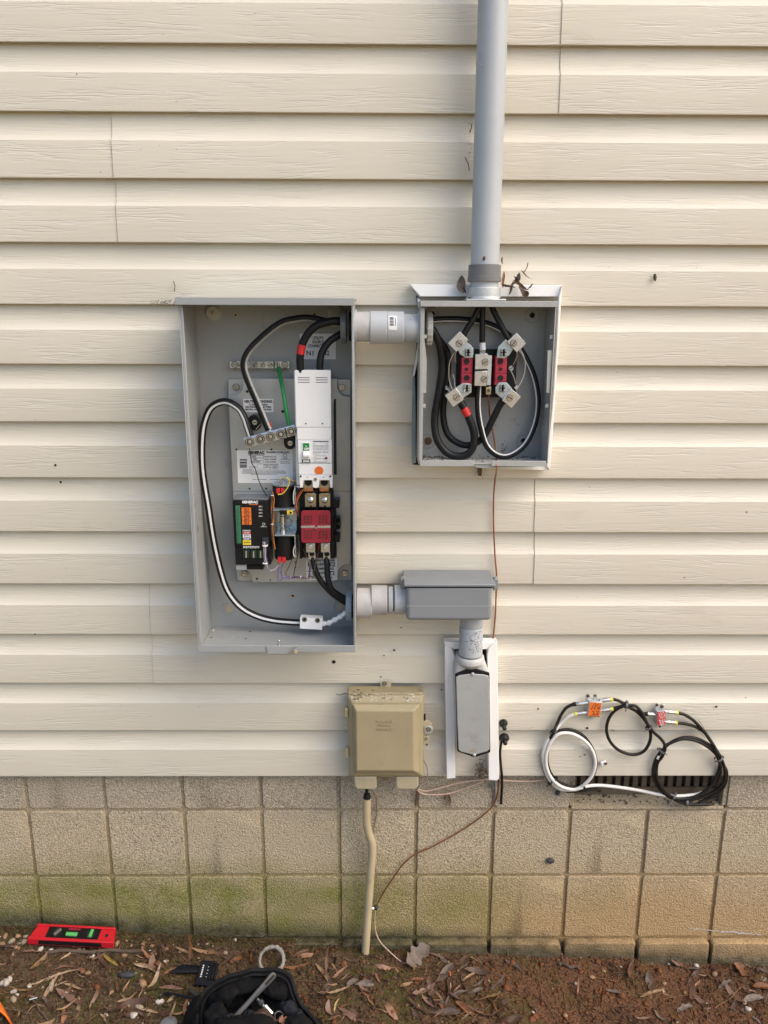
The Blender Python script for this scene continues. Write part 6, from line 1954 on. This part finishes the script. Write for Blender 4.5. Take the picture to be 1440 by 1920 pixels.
for x, y, s_, mi in ((22, 1767, 15, 0), (45, 1768, 14, 0), (10, 1757, 13, 2), (34, 1757, 13, 2), (5, 1772, 14, 2), (48, 1757, 12, 0), (30, 1778, 12, 2), (12, 1845, 22, 1), (18, 1838, 13, 1), (4, 1846, 14, 1), (26, 1861, 12, 1), (55, 1850, 12, 1), (25, 1875, 14, 0), (120, 1867, 12, 1), (165, 1826, 12, 2), (268, 1846, 19, 2),
                     (262, 1890, 16, 0), (250, 1906, 17, 1), (208, 1863, 12, 2), (199, 1904, 9, 0), (233, 1793, 13, 2), (312, 1781, 13, 2), (338, 1785, 12, 2), (270, 1772, 12, 2), (285, 1775, 11, 2), (220, 1770, 12, 2), (441, 1763, 9, 1), (422, 1788, 10, 0), (310, 1804, 10, 1), (300, 1880, 16, 1), (175, 1794, 9, 1), (76, 1781, 12, 1), (150, 1783, 11, 0), (95, 1783, 10, 1),
                     (1110, 1834, 12, 2), (1305, 1812, 11, 1), (1340, 1828, 13, 2), (1395, 1880, 13, 0), (1402, 1893, 12, 1), (1132, 1822, 9, 2), (1000, 1900, 8, 1), (1080, 1845, 8, 1), (1320, 1802, 8, 1), (1060, 1905, 11, 2), (780, 1860, 8, 2), (1245, 1845, 10, 2)):
    pebble(G(x, y), s_ * sc(x, y, -.08), mi, None, random.randrange(4))
rr = random.Random(15)
for i in range(80):
    x = rr.choice((rr.uniform(0, 420), rr.gauss(60, 60), rr.gauss(290, 40), rr.uniform(660, 1440)))
    y = rr.choice((rr.uniform(1760 + .03 * x, 1920), 1755 + .035 * x + abs(rr.gauss(0, 18))))
    p = G(x, y)
    if p.y > .010 or x < 0:
        continue
    pebble(p, rr.uniform(.005, .011), rr.choice((0, 0, 0, 2, 2, 2, 1)), None, rr.randrange(4))
blob('slate_stone', 'smooth dark oval stone on the moss right of the yellow leaf', 'stone', 0, 0, 0, 1, 1, K['slate']).location = G(238, 1831) + Vector((0, 0, .006))
st = bpy.data.objects['slate_stone']
st.data.transform(Matrix.Diagonal((16 / max(v.co.x for v in st.data.vertices) * sc(238, 1831, -.05), 1, 1, 1)))
zmax = max(v.co.z for v in st.data.vertices)
ymax = max(v.co.y for v in st.data.vertices)
st.data.transform(Matrix.Diagonal((1, .0095 / ymax, .008 / zmax, 1)))

# clods, fine gravel, moss tufts, straw: nobody could count these
def scatter(name, label, cat, m, n, size, wx, seed, flat=.6, mossy=False):
    rr = random.Random(seed)
    b = MB()
    k = 0
    while k < n:
        x, y = rr.uniform(-1.25, 1.5), (rr.uniform(-.42, .022) if k % 3 else rr.uniform(-1.1, -.42))
        if rr.random() > wx(x, y):
            k += 1
            continue
        r = rr.uniform(*size) * (1 if rr.random() < .9 else 1.8)
        z = gz(x, y) + r * .1
        a = rr.uniform(0, 6)
        pts = []
        for (u, v2, t) in ((1, 0, 0), (0, 1, 0), (-1, 0, 0), (0, -1, 0), (0, 0, 1), (0, 0, -1)):
            q = r * rr.uniform(.6, 1.2)
            pts.append(Vector((x + (u * math.cos(a) - v2 * math.sin(a)) * q, y + (u * math.sin(a) + v2 * math.cos(a)) * q, z + t * q * flat)))
        b.add(pts, [(0, 1, 4), (1, 2, 4), (2, 3, 4), (3, 0, 4), (1, 0, 5), (2, 1, 5), (3, 2, 5), (0, 3, 5)])
        k += 1
    kind(tag(b.build(name, m, ang=180, origin=Vector((0, 0, 0))), label, cat), 'stuff')
sm = lambda x: max(.03, min(1, (x + .15) / .6))
scatter('clay_crumbs', 'loose crumbs of reddish clay covering the right part of the ground', 'soil crumbs', K['clod'], 21000, (.0016, .0050), lambda x, y: .25 + .75 * sm(x), 1)
scatter('soil_crumbs', 'dark crumbs and lumps of soil covering the left part of the ground', 'soil crumbs', K['darkclod'], 21000, (.0018, .0058), lambda x, y: .15 + .85 * (1 - sm(x)), 4)
scatter('clay_lumps', 'larger lumps of red clay among the crumbs at right', 'clay lumps', K['clodred'], 2300, (.004, .009), lambda x, y: .06 + .8 * sm(x), 2)
scatter('gravel', 'fine pale grit scattered over the soil', 'gravel', K['stonetan'], 2200, (.0012, .0026), lambda x, y: .6, 3)
def mosspos(x, y):
    v = noise.noise(Vector((x * 7, y * 7, 9)))
    edge = 1 if y > -.012 and x < .25 else 0
    return max(edge, (1 if v > .02 else 0) * (1 - .8 * sm(x)))
rr = random.Random(41)
b = MB()
for i in range(26000):
    x, y = rr.uniform(-1.25, 1.0), rr.uniform(-.42, .020)
    if rr.random() < .15:
        y = rr.uniform(-.012, .022)
    if rr.random() > mosspos(x, y):
        continue
    z = gz(x, y)
    h_ = rr.uniform(.003, .0085)
    w_ = rr.uniform(.0005, .0012)
    a = rr.uniform(0, 6.3)
    lx_, ly_ = rr.gauss(0, .003), rr.gauss(0, .003)
    b.add([(x - w_ * math.cos(a), y - w_ * math.sin(a), z), (x + w_ * math.cos(a), y + w_ * math.sin(a), z), (x + lx_, y + ly_, z + h_)], [(0, 1, 2)])
kind(tag(b.build('moss_tufts', K['moss'], ang=180, origin=Vector((0, 0, 0))), 'patches of short green-brown moss on the soil along the wall foot', 'moss'), 'stuff')
b = MB()
for i in range(640):
    x, y = rr.uniform(-1.2, 1.4), (rr.uniform(-.40, .015) if i % 3 else rr.uniform(-1.1, -.40))
    a = rr.uniform(0, 6.3)
    L_ = rr.uniform(.02, .10)
    pts = []
    bend = rr.uniform(-.5, .5)
    for t in (0, .33, .66, 1):
        px_, py_ = x + math.cos(a + bend * t) * L_ * t, y + math.sin(a + bend * t) * L_ * t
        pts.append((px_, min(.02, py_), gz(px_, py_) + .002 + .004 * rr.random()))
    b.tube(pts, rr.uniform(.0004, .0009), 4)
kind(tag(b.build('pine_straw', K['straw'], ang=180, origin=Vector((0, 0, 0))), 'thin brown straw and stems strewn over the soil', 'straw'), 'stuff')
b = MB()
for i in range(10500):
    x, y = rr.uniform(-1.2, 1.45), (rr.uniform(-.40, .018) if i % 3 else rr.uniform(-1.1, -.40))
    if noise.noise(Vector((x * 6, y * 6, 4))) < -.08 + .25 * sm(x):
        continue
    a, r = rr.uniform(0, 6.3), rr.uniform(.002, .006) * (1 if rr.random() < .75 else 2.0)
    z = gz(x, y) + .002
    pts = [Vector((x + math.cos(a + q) * r * k2, y + math.sin(a + q) * r * k2, z + rr.uniform(0, .005))) for q, k2 in ((0, 1), (1.3, .45), (3.1, 1), (4.5, .5))]
    b.add(pts, [(0, 1, 2), (0, 2, 3)])
kind(tag(b.build('leaf_litter', LEAF[5], ang=180, origin=Vector((0, 0, 0))), 'broken brown leaf fragments strewn over the soil', 'leaf litter'), 'stuff')
for i, (a, c, r, lab) in enumerate((((85, 1790), (265, 1786), .0045, 'long crooked brown twig on the soil below the red level'), ((1048, 1812), (1085, 1818), .004, 'short grey twig lying on the clay near the wall at right'), ((5, 1890), (60, 1902), .0018, 'thin bent twig at the left edge by the orange fabric'),
                                    ((62, 1878), (90, 1915), .002, 'thin curved dark stem among the leaves at lower left'), ((1340, 1892), (1395, 1850), .0014, 'thin forked stem on the clay at lower right'), ((885, 1918), (935, 1868), .0012, 'pale straw stem lying across the leaves'), ((1057, 1860), (1062, 1895), .0011, 'pale stem on the bare clay at lower middle'))):
    p, q = G(*a), G(*c)
    pts = []
    for t in [k_ / 6 for k_ in range(7)]:
        v = p.lerp(q, t) + Vector((0, .010 * noise.noise(Vector((t * 3, i, 0))), 0))
        v.z = gz(v.x, v.y) + r * .8 + .002
        pts.append(v)
    tag(MB().tube(smooth(pts, 3), r, 8).build('twig', K['bark'] if r > .0015 else K['straw']), lab, 'twig')

# ================================================================== TOOLS ON THE GROUND
p0, p1 = G(53, 1776), G(214, 1784)
d = (p1 - p0)
d.z = (gz(p1.x, p1.y) - gz(p0.x, p0.y))
LL = d.length
ux = d.normalized()
uy = Vector((0, 0, 1)).cross(ux).normalized()
tilt = Matrix.Rotation(R(6), 3, ux)
uy = tilt @ uy
uz = ux.cross(uy)
o0 = p0 + Vector((0, 0, .010))
LH, LT = .047, .020
def LP(u, v, h):
    return o0 + ux * (u * LL) + uy * (v * LH) + uz * (h * LT)
lev = thing('spirit_level', 'red and black torpedo spirit level lying at the foot of the wall', 'spirit level', (p0 + p1) / 2)
def lslab(name, pts, h0, h1, m, par, bev=.001):
    b = MB()
    b.prism([LP(u, v, h0) for u, v in pts], uz * LT * (h1 - h0))
    return b.build(name, K[m], par, bev)
lslab('body', [(.00, .0), (1.0, .0), (.975, .62), (.955, 1), (.045, 1), (.020, .62)], .0, .80, 'redplastic', lev, .002)
lslab('top_rail', [(.0, -.02), (1.0, -.02), (.99, .14), (.01, .14)], .0, 1.0, 'redplastic', lev, .0012)
lslab('bottom_rail', [(.03, .90), (.97, .90), (.955, 1.03), (.045, 1.03)], .0, 1.0, 'redplastic', lev, .0012)
fp = lslab('face_plate', [(.19, .15), (.80, .15), (.80, .88), (.19, .88)], .80, .92, 'blacklug', lev, .0008)
b = MB()
b.prism([LP(.13, -.03, .18), LP(.86, -.03, .18), LP(.86, -.03, .82), LP(.13, -.03, .82)], -uy * .0008)
b.build('magnet_strip', K['blacklug'], lev)
for u, v, k_, m_ in ((.305, .52, .9, 'glass'), (.70, .52, .9, 'vial')):
    b = MB()
    c = LP(u, v, .93)
    b.prism([c + ux * .0115 * math.cos(a) + uy * .0145 * math.sin(a) for a in [2 * math.pi * i / 22 for i in range(22)]], uz * .0005)
    o = b.build('vial_window', K['dark'], lev)
    b = MB()
    q = (ux * .5 + uy * .86) if m_ == 'glass' else uy
    b.tube([c - q * .011 + uz * .0005, c + q * .011 + uz * .0005], .0048, 14)
    b.build('vial', K[m_], o)
lslab('window_recess', [(.42, .72), (.56, .72), (.56, .84), (.42, .84)], .92, .94, 'red', lev, .0003)
o = lslab('vial_window', [(.415, .26), (.555, .26), (.555, .62), (.415, .62)], .92, .935, 'dark', lev, .0003)
b = MB()
b.tube([LP(.42, .42, .95), LP(.55, .42, .95)], .0055, 14)
b.build('vial', K['vial'], o)
b = MB()
c = LP(.885, .5, .81)
b.prism([c + ux * .0042 * math.cos(a) + uy * .0055 * math.sin(a) for a in [2 * math.pi * i / 16 for i in range(16)]], uz * .0004)
b.build('hang_hole', K['dark'], lev)
lslab('end_pocket', [(.055, .25), (.165, .25), (.165, .80), (.075, .80)], .80, .83, 'redplastic', lev, .0008)

# hex key set
hk = thing('hex_key_set', 'black folding hex key set lying on the moss left of the bag', 'hex keys', G(386, 1828))
def gp(x, y, up):
    q = G(x, y, up)
    return Vector((q.x, q.y, gz(q.x, q.y) + up))
for i in range(8):
    t = i / 7
    MB().tube([gp(318 + 22 * t, 1823 - 14 * t, .008 + .004 * t), gp(377 + 6 * t, 1822 - 11 * t, .012 + .006 * t)], .0026 - .0014 * t, 6).build('key', K['blackox'], hk)
a = gp(386, 1834, .012)
M = Matrix.Rotation(R(-6), 3, 'Z') @ Matrix.Rotation(R(24), 3, 'X')
MB().obox(a + Vector((.000, .012, .006)), (.040, .052, .018), M).build('holder', K['blacklug'], hk, .002)
MB().obox(a + Vector((.002, -.012, -.002)), (.050, .020, .016), M).build('holder_foot', K['blacklug'], hk, .002)
for i in range(3):
    MB().obox(a + M @ Vector((.012 + .007 * i, .012, .013)), (.0045, .040, .007), M).build('holder_rib', K['blackox'], hk, .0008)
b = MB()
for i in range(6):
    c = a + Vector((.000, .012, .006)) + M @ Vector((-.010, -.014 + .0052 * i, .0094))
    b.obox(c, (.0035, .0032, .0003), M)
for i in range(4):
    c = a + Vector((.000, .012, .006)) + M @ Vector((.004, -.014 + .008 * i, .0094))
    b.obox(c, (.0028, .0012, .0003), M)
kind(b.build('white_marks', K['inkwhite'], hk), 'stuff')
tag(MB().tube(smooth([gp(298, 1877, .006), gp(303, 1868, .012), gp(311, 1862, .016), gp(335, 1866, .018), gp(378, 1874, .020)], 5), .0032, 8).build('hex_key', K['blackox']), 'single bent black hex key poking out left of the bag', 'hex key')
tag(MB().obox(gp(364, 1862, .012), (.030, .010, .006), Matrix.Rotation(R(-38), 3, 'Z')).build('steel_tool', K['tool'], None, .0015), 'short blue-grey steel tool end poking out beside the bag', 'tool')
# pipe ring
c = gp(509, 1800, .024)
n_ = Vector((0, -.62, 1)).normalized()
b = MB().torus(c, n_, .0315, .0052, 44, 10)
for i, v in enumerate(b.v):
    b.v[i] = v + (v - c) * .10 * noise.noise(v * 130) + n_ * .004 * noise.noise(v * 200)
tag(b.build('pipe_ring', K['ringgrey'], ang=60), 'ragged pale ring cut from a grey pipe, standing behind the bag', 'pipe ring')
c = gp(316, 1920, .004)
tag(MB().lathe((c.x, c.y, gz(c.x, c.y)), (0, 0, 1), [(0, .019), (.006, .020), (.009, .014), (.010, .0001)], 26).build('grey_disc', K['lockring']), 'round grey lid on the soil at the lower left of the bag', 'lid')
p = [gp(350, 1894, .006), gp(354, 1886, .008), gp(353, 1879, .008)]
tag(MB().tube(smooth(p, 4), .0015, 6).build('white_wire_bit', K['whitewire']), 'small white bent wire scrap beside the bag', 'wire scrap')
for x0, y0, x1, y1, lab in ((90, 1858, 95, 1842, 'upper of two short silver metal tubes among the leaves at lower left'), (55, 1874, 70, 1870, 'lower of two short silver metal tubes among the leaves at lower left'), (1412, 1906, 1426, 1918, 'small bright metal tube at the lower right corner')):
    tag(MB().tube([gp(x0, y0, .006), gp(x1, y1, .006)], .0022, 8).build('metal_tube', K['zinc']), lab, 'metal tube')
tag(MB().tube([gp(843, 1822, .01), gp(845, 1829, .01)], .0018, 6).build('red_scrap', K['orange']), 'tiny bright red-orange plastic scrap among the leaves under the wall', 'scrap')

# tool bag: open top towards the camera
bag = thing('tool_bag', 'open black fabric tool bag full of hand tools at the bottom edge', 'tool bag', G(480, 1915))
RIM = [(369, 1925, -.300), (373, 1880, -.262), (382, 1861, -.245), (400, 1845, -.232), (428, 1829, -.222), (464, 1820, -.216), (496, 1815.5, -.212), (522, 1817, -.212), (538, 1827, -.220), (550, 1848, -.236), (566, 1880, -.260), (586, 1907, -.285), (602, 1930, -.305)]
back = smooth(path(RIM, 0), 5)
cx_ = sum(v.x for v in back) / len(back)
y0_ = -.305
front = [Vector((v.x + (v.x - cx_) * .05, 2 * y0_ - .02 - v.y, v.z - .03)) for v in reversed(back)][1:-1]
loop = back + front
cen = sum((v for v in loop), Vector()) / len(loop)
def shrink(k, dz=None, z=None, kx=None, wob=0):
    out = []
    for i, v in enumerate(loop):
        q = cen + (v - cen) * k
        q.z = v.z + dz if dz is not None else z(q.x, q.y) if callable(z) else z
        if wob:
            q += Vector((1, 1, .4)) * wob * (noise.noise(q * 14 + Vector((0, 0, k * 9))) + .45 * noise.noise(q * 45 + Vector((3, 0, k * 5))))
        out.append(q)
    return out
zrim = sum(v.z for v in loop) / len(loop)
for i, v in enumerate(loop):
    v += Vector((.6, .6, 1)) * .0055 * noise.noise(v * 26)
outer = [shrink(1.0, dz=0), shrink(1.045, dz=-.006, wob=.010), shrink(1.035, dz=-.018, wob=.014), shrink(1.06, dz=-.032, wob=.018), shrink(1.05, dz=-.045, wob=.016), shrink(1.06, dz=-.075, wob=.016), shrink(1.02, z=lambda x, y: gz(x, y) - .004)]
b = MB()
b.rings(outer, False)
b.build('outer_shell', K['bagcloth'], bag, ang=80)
inner = [shrink(.99, dz=.001), shrink(.955, dz=-.006, wob=.008), shrink(.94, dz=-.014, wob=.016), shrink(.93, dz=-.024, wob=.022), shrink(.90, dz=-.035, wob=.022), shrink(.84, dz=-.060, wob=.026), shrink(.70, dz=-.080, wob=.02), shrink(.02, dz=-.086)]
b = MB()
b.rings(inner, False)
b.build('lining', K['bagcloth'], bag, ang=80)
MB().tube(loop + [loop[0]], .0048, 8, False).build('zip_piping', K['bagtrim'], bag)
off = [v + Vector(((cen.x - v.x) * .07, (cen.y - v.y) * .07, -.008)) for v in loop]
MB().tube(off + [off[0]], .0028, 6, False).build('inner_seam', K['bagtrim'], bag)
b = MB()
n2 = len(back)
seg = [i for i in range(6, n2 - 14)]
rs = []
for i in seg:
    t = (i - seg[0]) / (len(seg) - 1)
    v = back[i]
    sag = .045 + .028 * math.sin(t * math.pi) + .010 * noise.noise(Vector((t * 5, 2, 0)))
    rs.append([v + Vector((0, -.004, -.004)), v + Vector((0, -.012 - .006 * math.sin(t * 9), -.4 * sag)), v + Vector((0, -.020 - .008 * math.sin(t * 7 + 1), -.75 * sag)), v + Vector((0, -.024, -sag))])
o_ = []
for i in range(len(rs) - 1):
    o_ += [(i * 4 + j, i * 4 + j + 1, (i + 1) * 4 + j + 1, (i + 1) * 4 + j) for j in range(3)]
b.add([p for r_ in rs for p in r_], o_)
b.build('inner_pocket', K['bagcloth'], bag, ang=80)
px = [(334, 1925), (345, 1905), (357, 1890), (371, 1882), (373, 1925)]
MB().pprism([(338, 1930), (347, 1907), (358, 1892), (372, 1884), (374, 1930)], -.285, -.245).build('side_pocket', K['bagcloth'], bag, .008, 3)
for x9, y9, rx9, rz9, Y9, r9 in ((420, 1868, 30, 14, -.262, .5), (455, 1850, 44, 11, -.240, .22), (515, 1858, 26, 15, -.245, -.5), (405, 1905, 24, 20, -.31, .9), (450, 1925, 60, 22, -.335, .1), (560, 1925, 26, 22, -.32, -.6)):
    s9 = sc(x9, y9, Y9)
    b = MB().ell((0, 0, 0), rx9 * s9, .020, rz9 * s9, 34, 20)
    c9 = U(x9, y9, Y9)
    for i, v in enumerate(b.v):
        b.v[i] = c9 + Matrix.Rotation(-r9, 3, 'Y') @ (v * (1 + .40 * noise.noise(v * 34 + c9 * 20) + .20 * noise.noise(v * 95)))
    b.build('fabric_fold', K['bagcloth'], bag, ang=80)
# contents
def up(x, y, Y):
    return U(x, y, Y)
rt = thing('ratchet', 'long dark steel ratchet handle sticking up out of the tool bag', 'wrench', up(470, 1870, -.28))
h0, h1 = up(436, 1912, -.315), up(516, 1825, -.235)
dd = (h1 - h0).normalized()
sd = dd.cross(Vector((0, -1, .3))).normalized()
nn = sd.cross(dd)
b = MB()
Lr = (h1 - h0).length
prof = []
for t, w_ in ((0, .0062), (.15, .0060), (.5, .0058), (.75, .0072), (.93, .0085), (.975, .0075), (1.0, .0035)):
    prof.append([h0 + dd * Lr * t + sd * w_ * x + nn * .0030 * z for x, z in ((-1, -.5), (-.7, -1), (.7, -1), (1, -.5), (1, .5), (.7, 1), (-.7, 1), (-1, .5))])
b.rings(prof)
b.build('handle', K['tool'], rt)
sgn = 1 if nn.y < 0 else -1
b = MB()
c = h0 + dd * Lr * .86
b.prism([c + nn * sgn * .0031 + dd * u * .014 + sd * w_ * .0026 for u, w_ in ((-1, -1), (.9, -1), (1.1, 0), (.9, 1), (-1, 1))], nn * sgn * .0004)
b.build('slot', K['dark'], rt)
MB().lathe(h0 - dd * .004 - nn * .008, nn, [(0, .013), (.004, .016), (.014, .016), (.018, .012)], 20).build('head', K['tool'], rt)
bt = thing('screwdriver', 'bright blue handled screwdriver standing in the tool bag', 'screwdriver', up(403, 1915, -.30))
b = MB()
b.lathe(up(404, 1932, -.320), (up(402, 1897, -.285) - up(404, 1932, -.320)).normalized(), [(0, .0125), (.045, .0125), (.052, .0115), (.054, .009), (.054, .0001)], 12)
b.build('handle', K['blue'], bt)
pl = thing('pliers', 'small silver multi-tool pliers lying in the tool bag', 'pliers', up(496, 1890, -.29))
for dx in (0, 5):
    MB().tube([up(492 + dx, 1884 + dx * .3, -.288), up(503 + dx * 1.4, 1900, -.294)], .0042, 8).build('handle', K['zinc'] if dx else K['steel'], pl)
MB().lathe(up(490, 1879, -.286), (0, -1, .6), [(0, .0068), (.006, .006), (.007, .003)], 14).build('pivot', K['tool'], pl)
MB().tube([up(489, 1879, -.287), up(482, 1873, -.284)], .0035, 8).build('jaw', K['tool'], pl)
MB().torus(up(523, 1905, -.30), (0, -1, .4), .010, .0012, 20, 6).build('ring', K['zinc'], pl)
for nm, lab, cat, x0, y0, x1, y1, Y, m_, rot_ in (('tool_block', 'dark grey tool body lying in the middle of the bag', 'tool', 455, 1893, 482, 1910, -.298, 'ragdark', .4), ('leather_pouch', 'brown leather pouch lying in the tool bag', 'pouch', 480, 1900, 512, 1922, -.31, 'leather', .4),
                                  ('grey_rag', 'dark blue-grey rag at the right inside the bag', 'rag', 528, 1878, 552, 1902, -.285, 'ragdark', .3), ('grey_rag', 'paler grey folded rag low at the right inside the bag', 'rag', 545, 1900, 568, 1925, -.30, 'ragdark', .5), ('socket_case', 'dark case lying low at the left of the tool bag', 'case', 415, 1900, 440, 1925, -.318, 'blackox', -.2)):
    s = sc(x0, y0, Y)
    b = MB()
    c9 = up((x0 + x1) / 2, (y0 + y1) / 2, Y)
    if 'rag' in nm or 'pouch' in nm:
        b.ell((0, 0, 0), (x1 - x0) * s * .62, .016, (y1 - y0) * s * .6, 26, 16)
        for i, v in enumerate(b.v):
            b.v[i] = c9 + Matrix.Rotation(rot_, 3, 'Y') @ (v * (1 + .45 * noise.noise(v * 55 + c9 * 40) + .25 * noise.noise(v * 150)))
        o = tag(b.build(nm, K[m_], None, ang=60), lab, cat)
    else:
        M9 = Matrix.Rotation(rot_, 3, 'Y') @ Matrix.Rotation(-.5, 3, 'X')
        b.obox(c9, ((x1 - x0) * s, .016, (y1 - y0) * s * .7), M9)
        b.obox(c9 + M9 @ Vector((0, -.006, 0)), ((x1 - x0) * s * .5, .014, (y1 - y0) * s), M9)
        o = tag(b.build(nm, K[m_], None, .0015, 2), lab, cat)
b = MB()
rr = random.Random(55)
for i in range(70):
    a = up(426 + rr.gauss(0, 6), 1914 + rr.gauss(0, 3), -.315)
    b.tube([a, a + Vector((rr.uniform(-.012, .014), rr.uniform(-.01, .01), rr.uniform(-.003, .014)))], .0006, 5)
kind(tag(b.build('wire_brush', K['tool']), 'tangle of short grey wire bristles at the foot of the ratchet', 'wire brush'), 'stuff')
tag(MB().ell(up(470, 1921, -.315), .016, .010, .007, 16, 8).build('grey_grip', K['lockring']), 'pale grey rounded grip at the bottom edge inside the bag', 'grip')
put_leaf(up(524, 1912, -.31), up(546, 1922, -.32), lib['oak2'], 'orange-brown leaf that fell into the tool bag', 1.2, .2, .004)

# orange fabric at the left corner
b = MB()
n = 12
P0, P1, P2 = G(-6, 1880), G(12, 1894), G(26, 1928)
base = G(-60, 1935)
rows = []
for j in range(n + 1):
    t = j / n
    edge = (P0.lerp(P1, t * 2) if t < .5 else P1.lerp(P2, t * 2 - 1))
    row = []
    for i in range(9):
        u = i / 8
        q = edge.lerp(base, u)
        q.z = gz(q.x, q.y) + .004 + .055 * min(1, u * 3.5) ** .6 + .010 * noise.noise(Vector((q.x * 22, q.y * 22, 2)))
        row.append(q)
    rows.append(row)
top = [p for r_ in rows for p in r_]
fs = [(j * 9 + i, j * 9 + i + 1, (j + 1) * 9 + i + 1, (j + 1) * 9 + i) for j in range(n) for i in range(8)]
b.add(top, fs)
oc = b.build('orange_fabric', K['orangecloth'], ang=80)
sm_ = oc.modifiers.new('thickness', 'SOLIDIFY')
sm_.thickness = .003
tag(oc, 'corner of bright orange fabric lying on the ground at lower left', 'fabric')
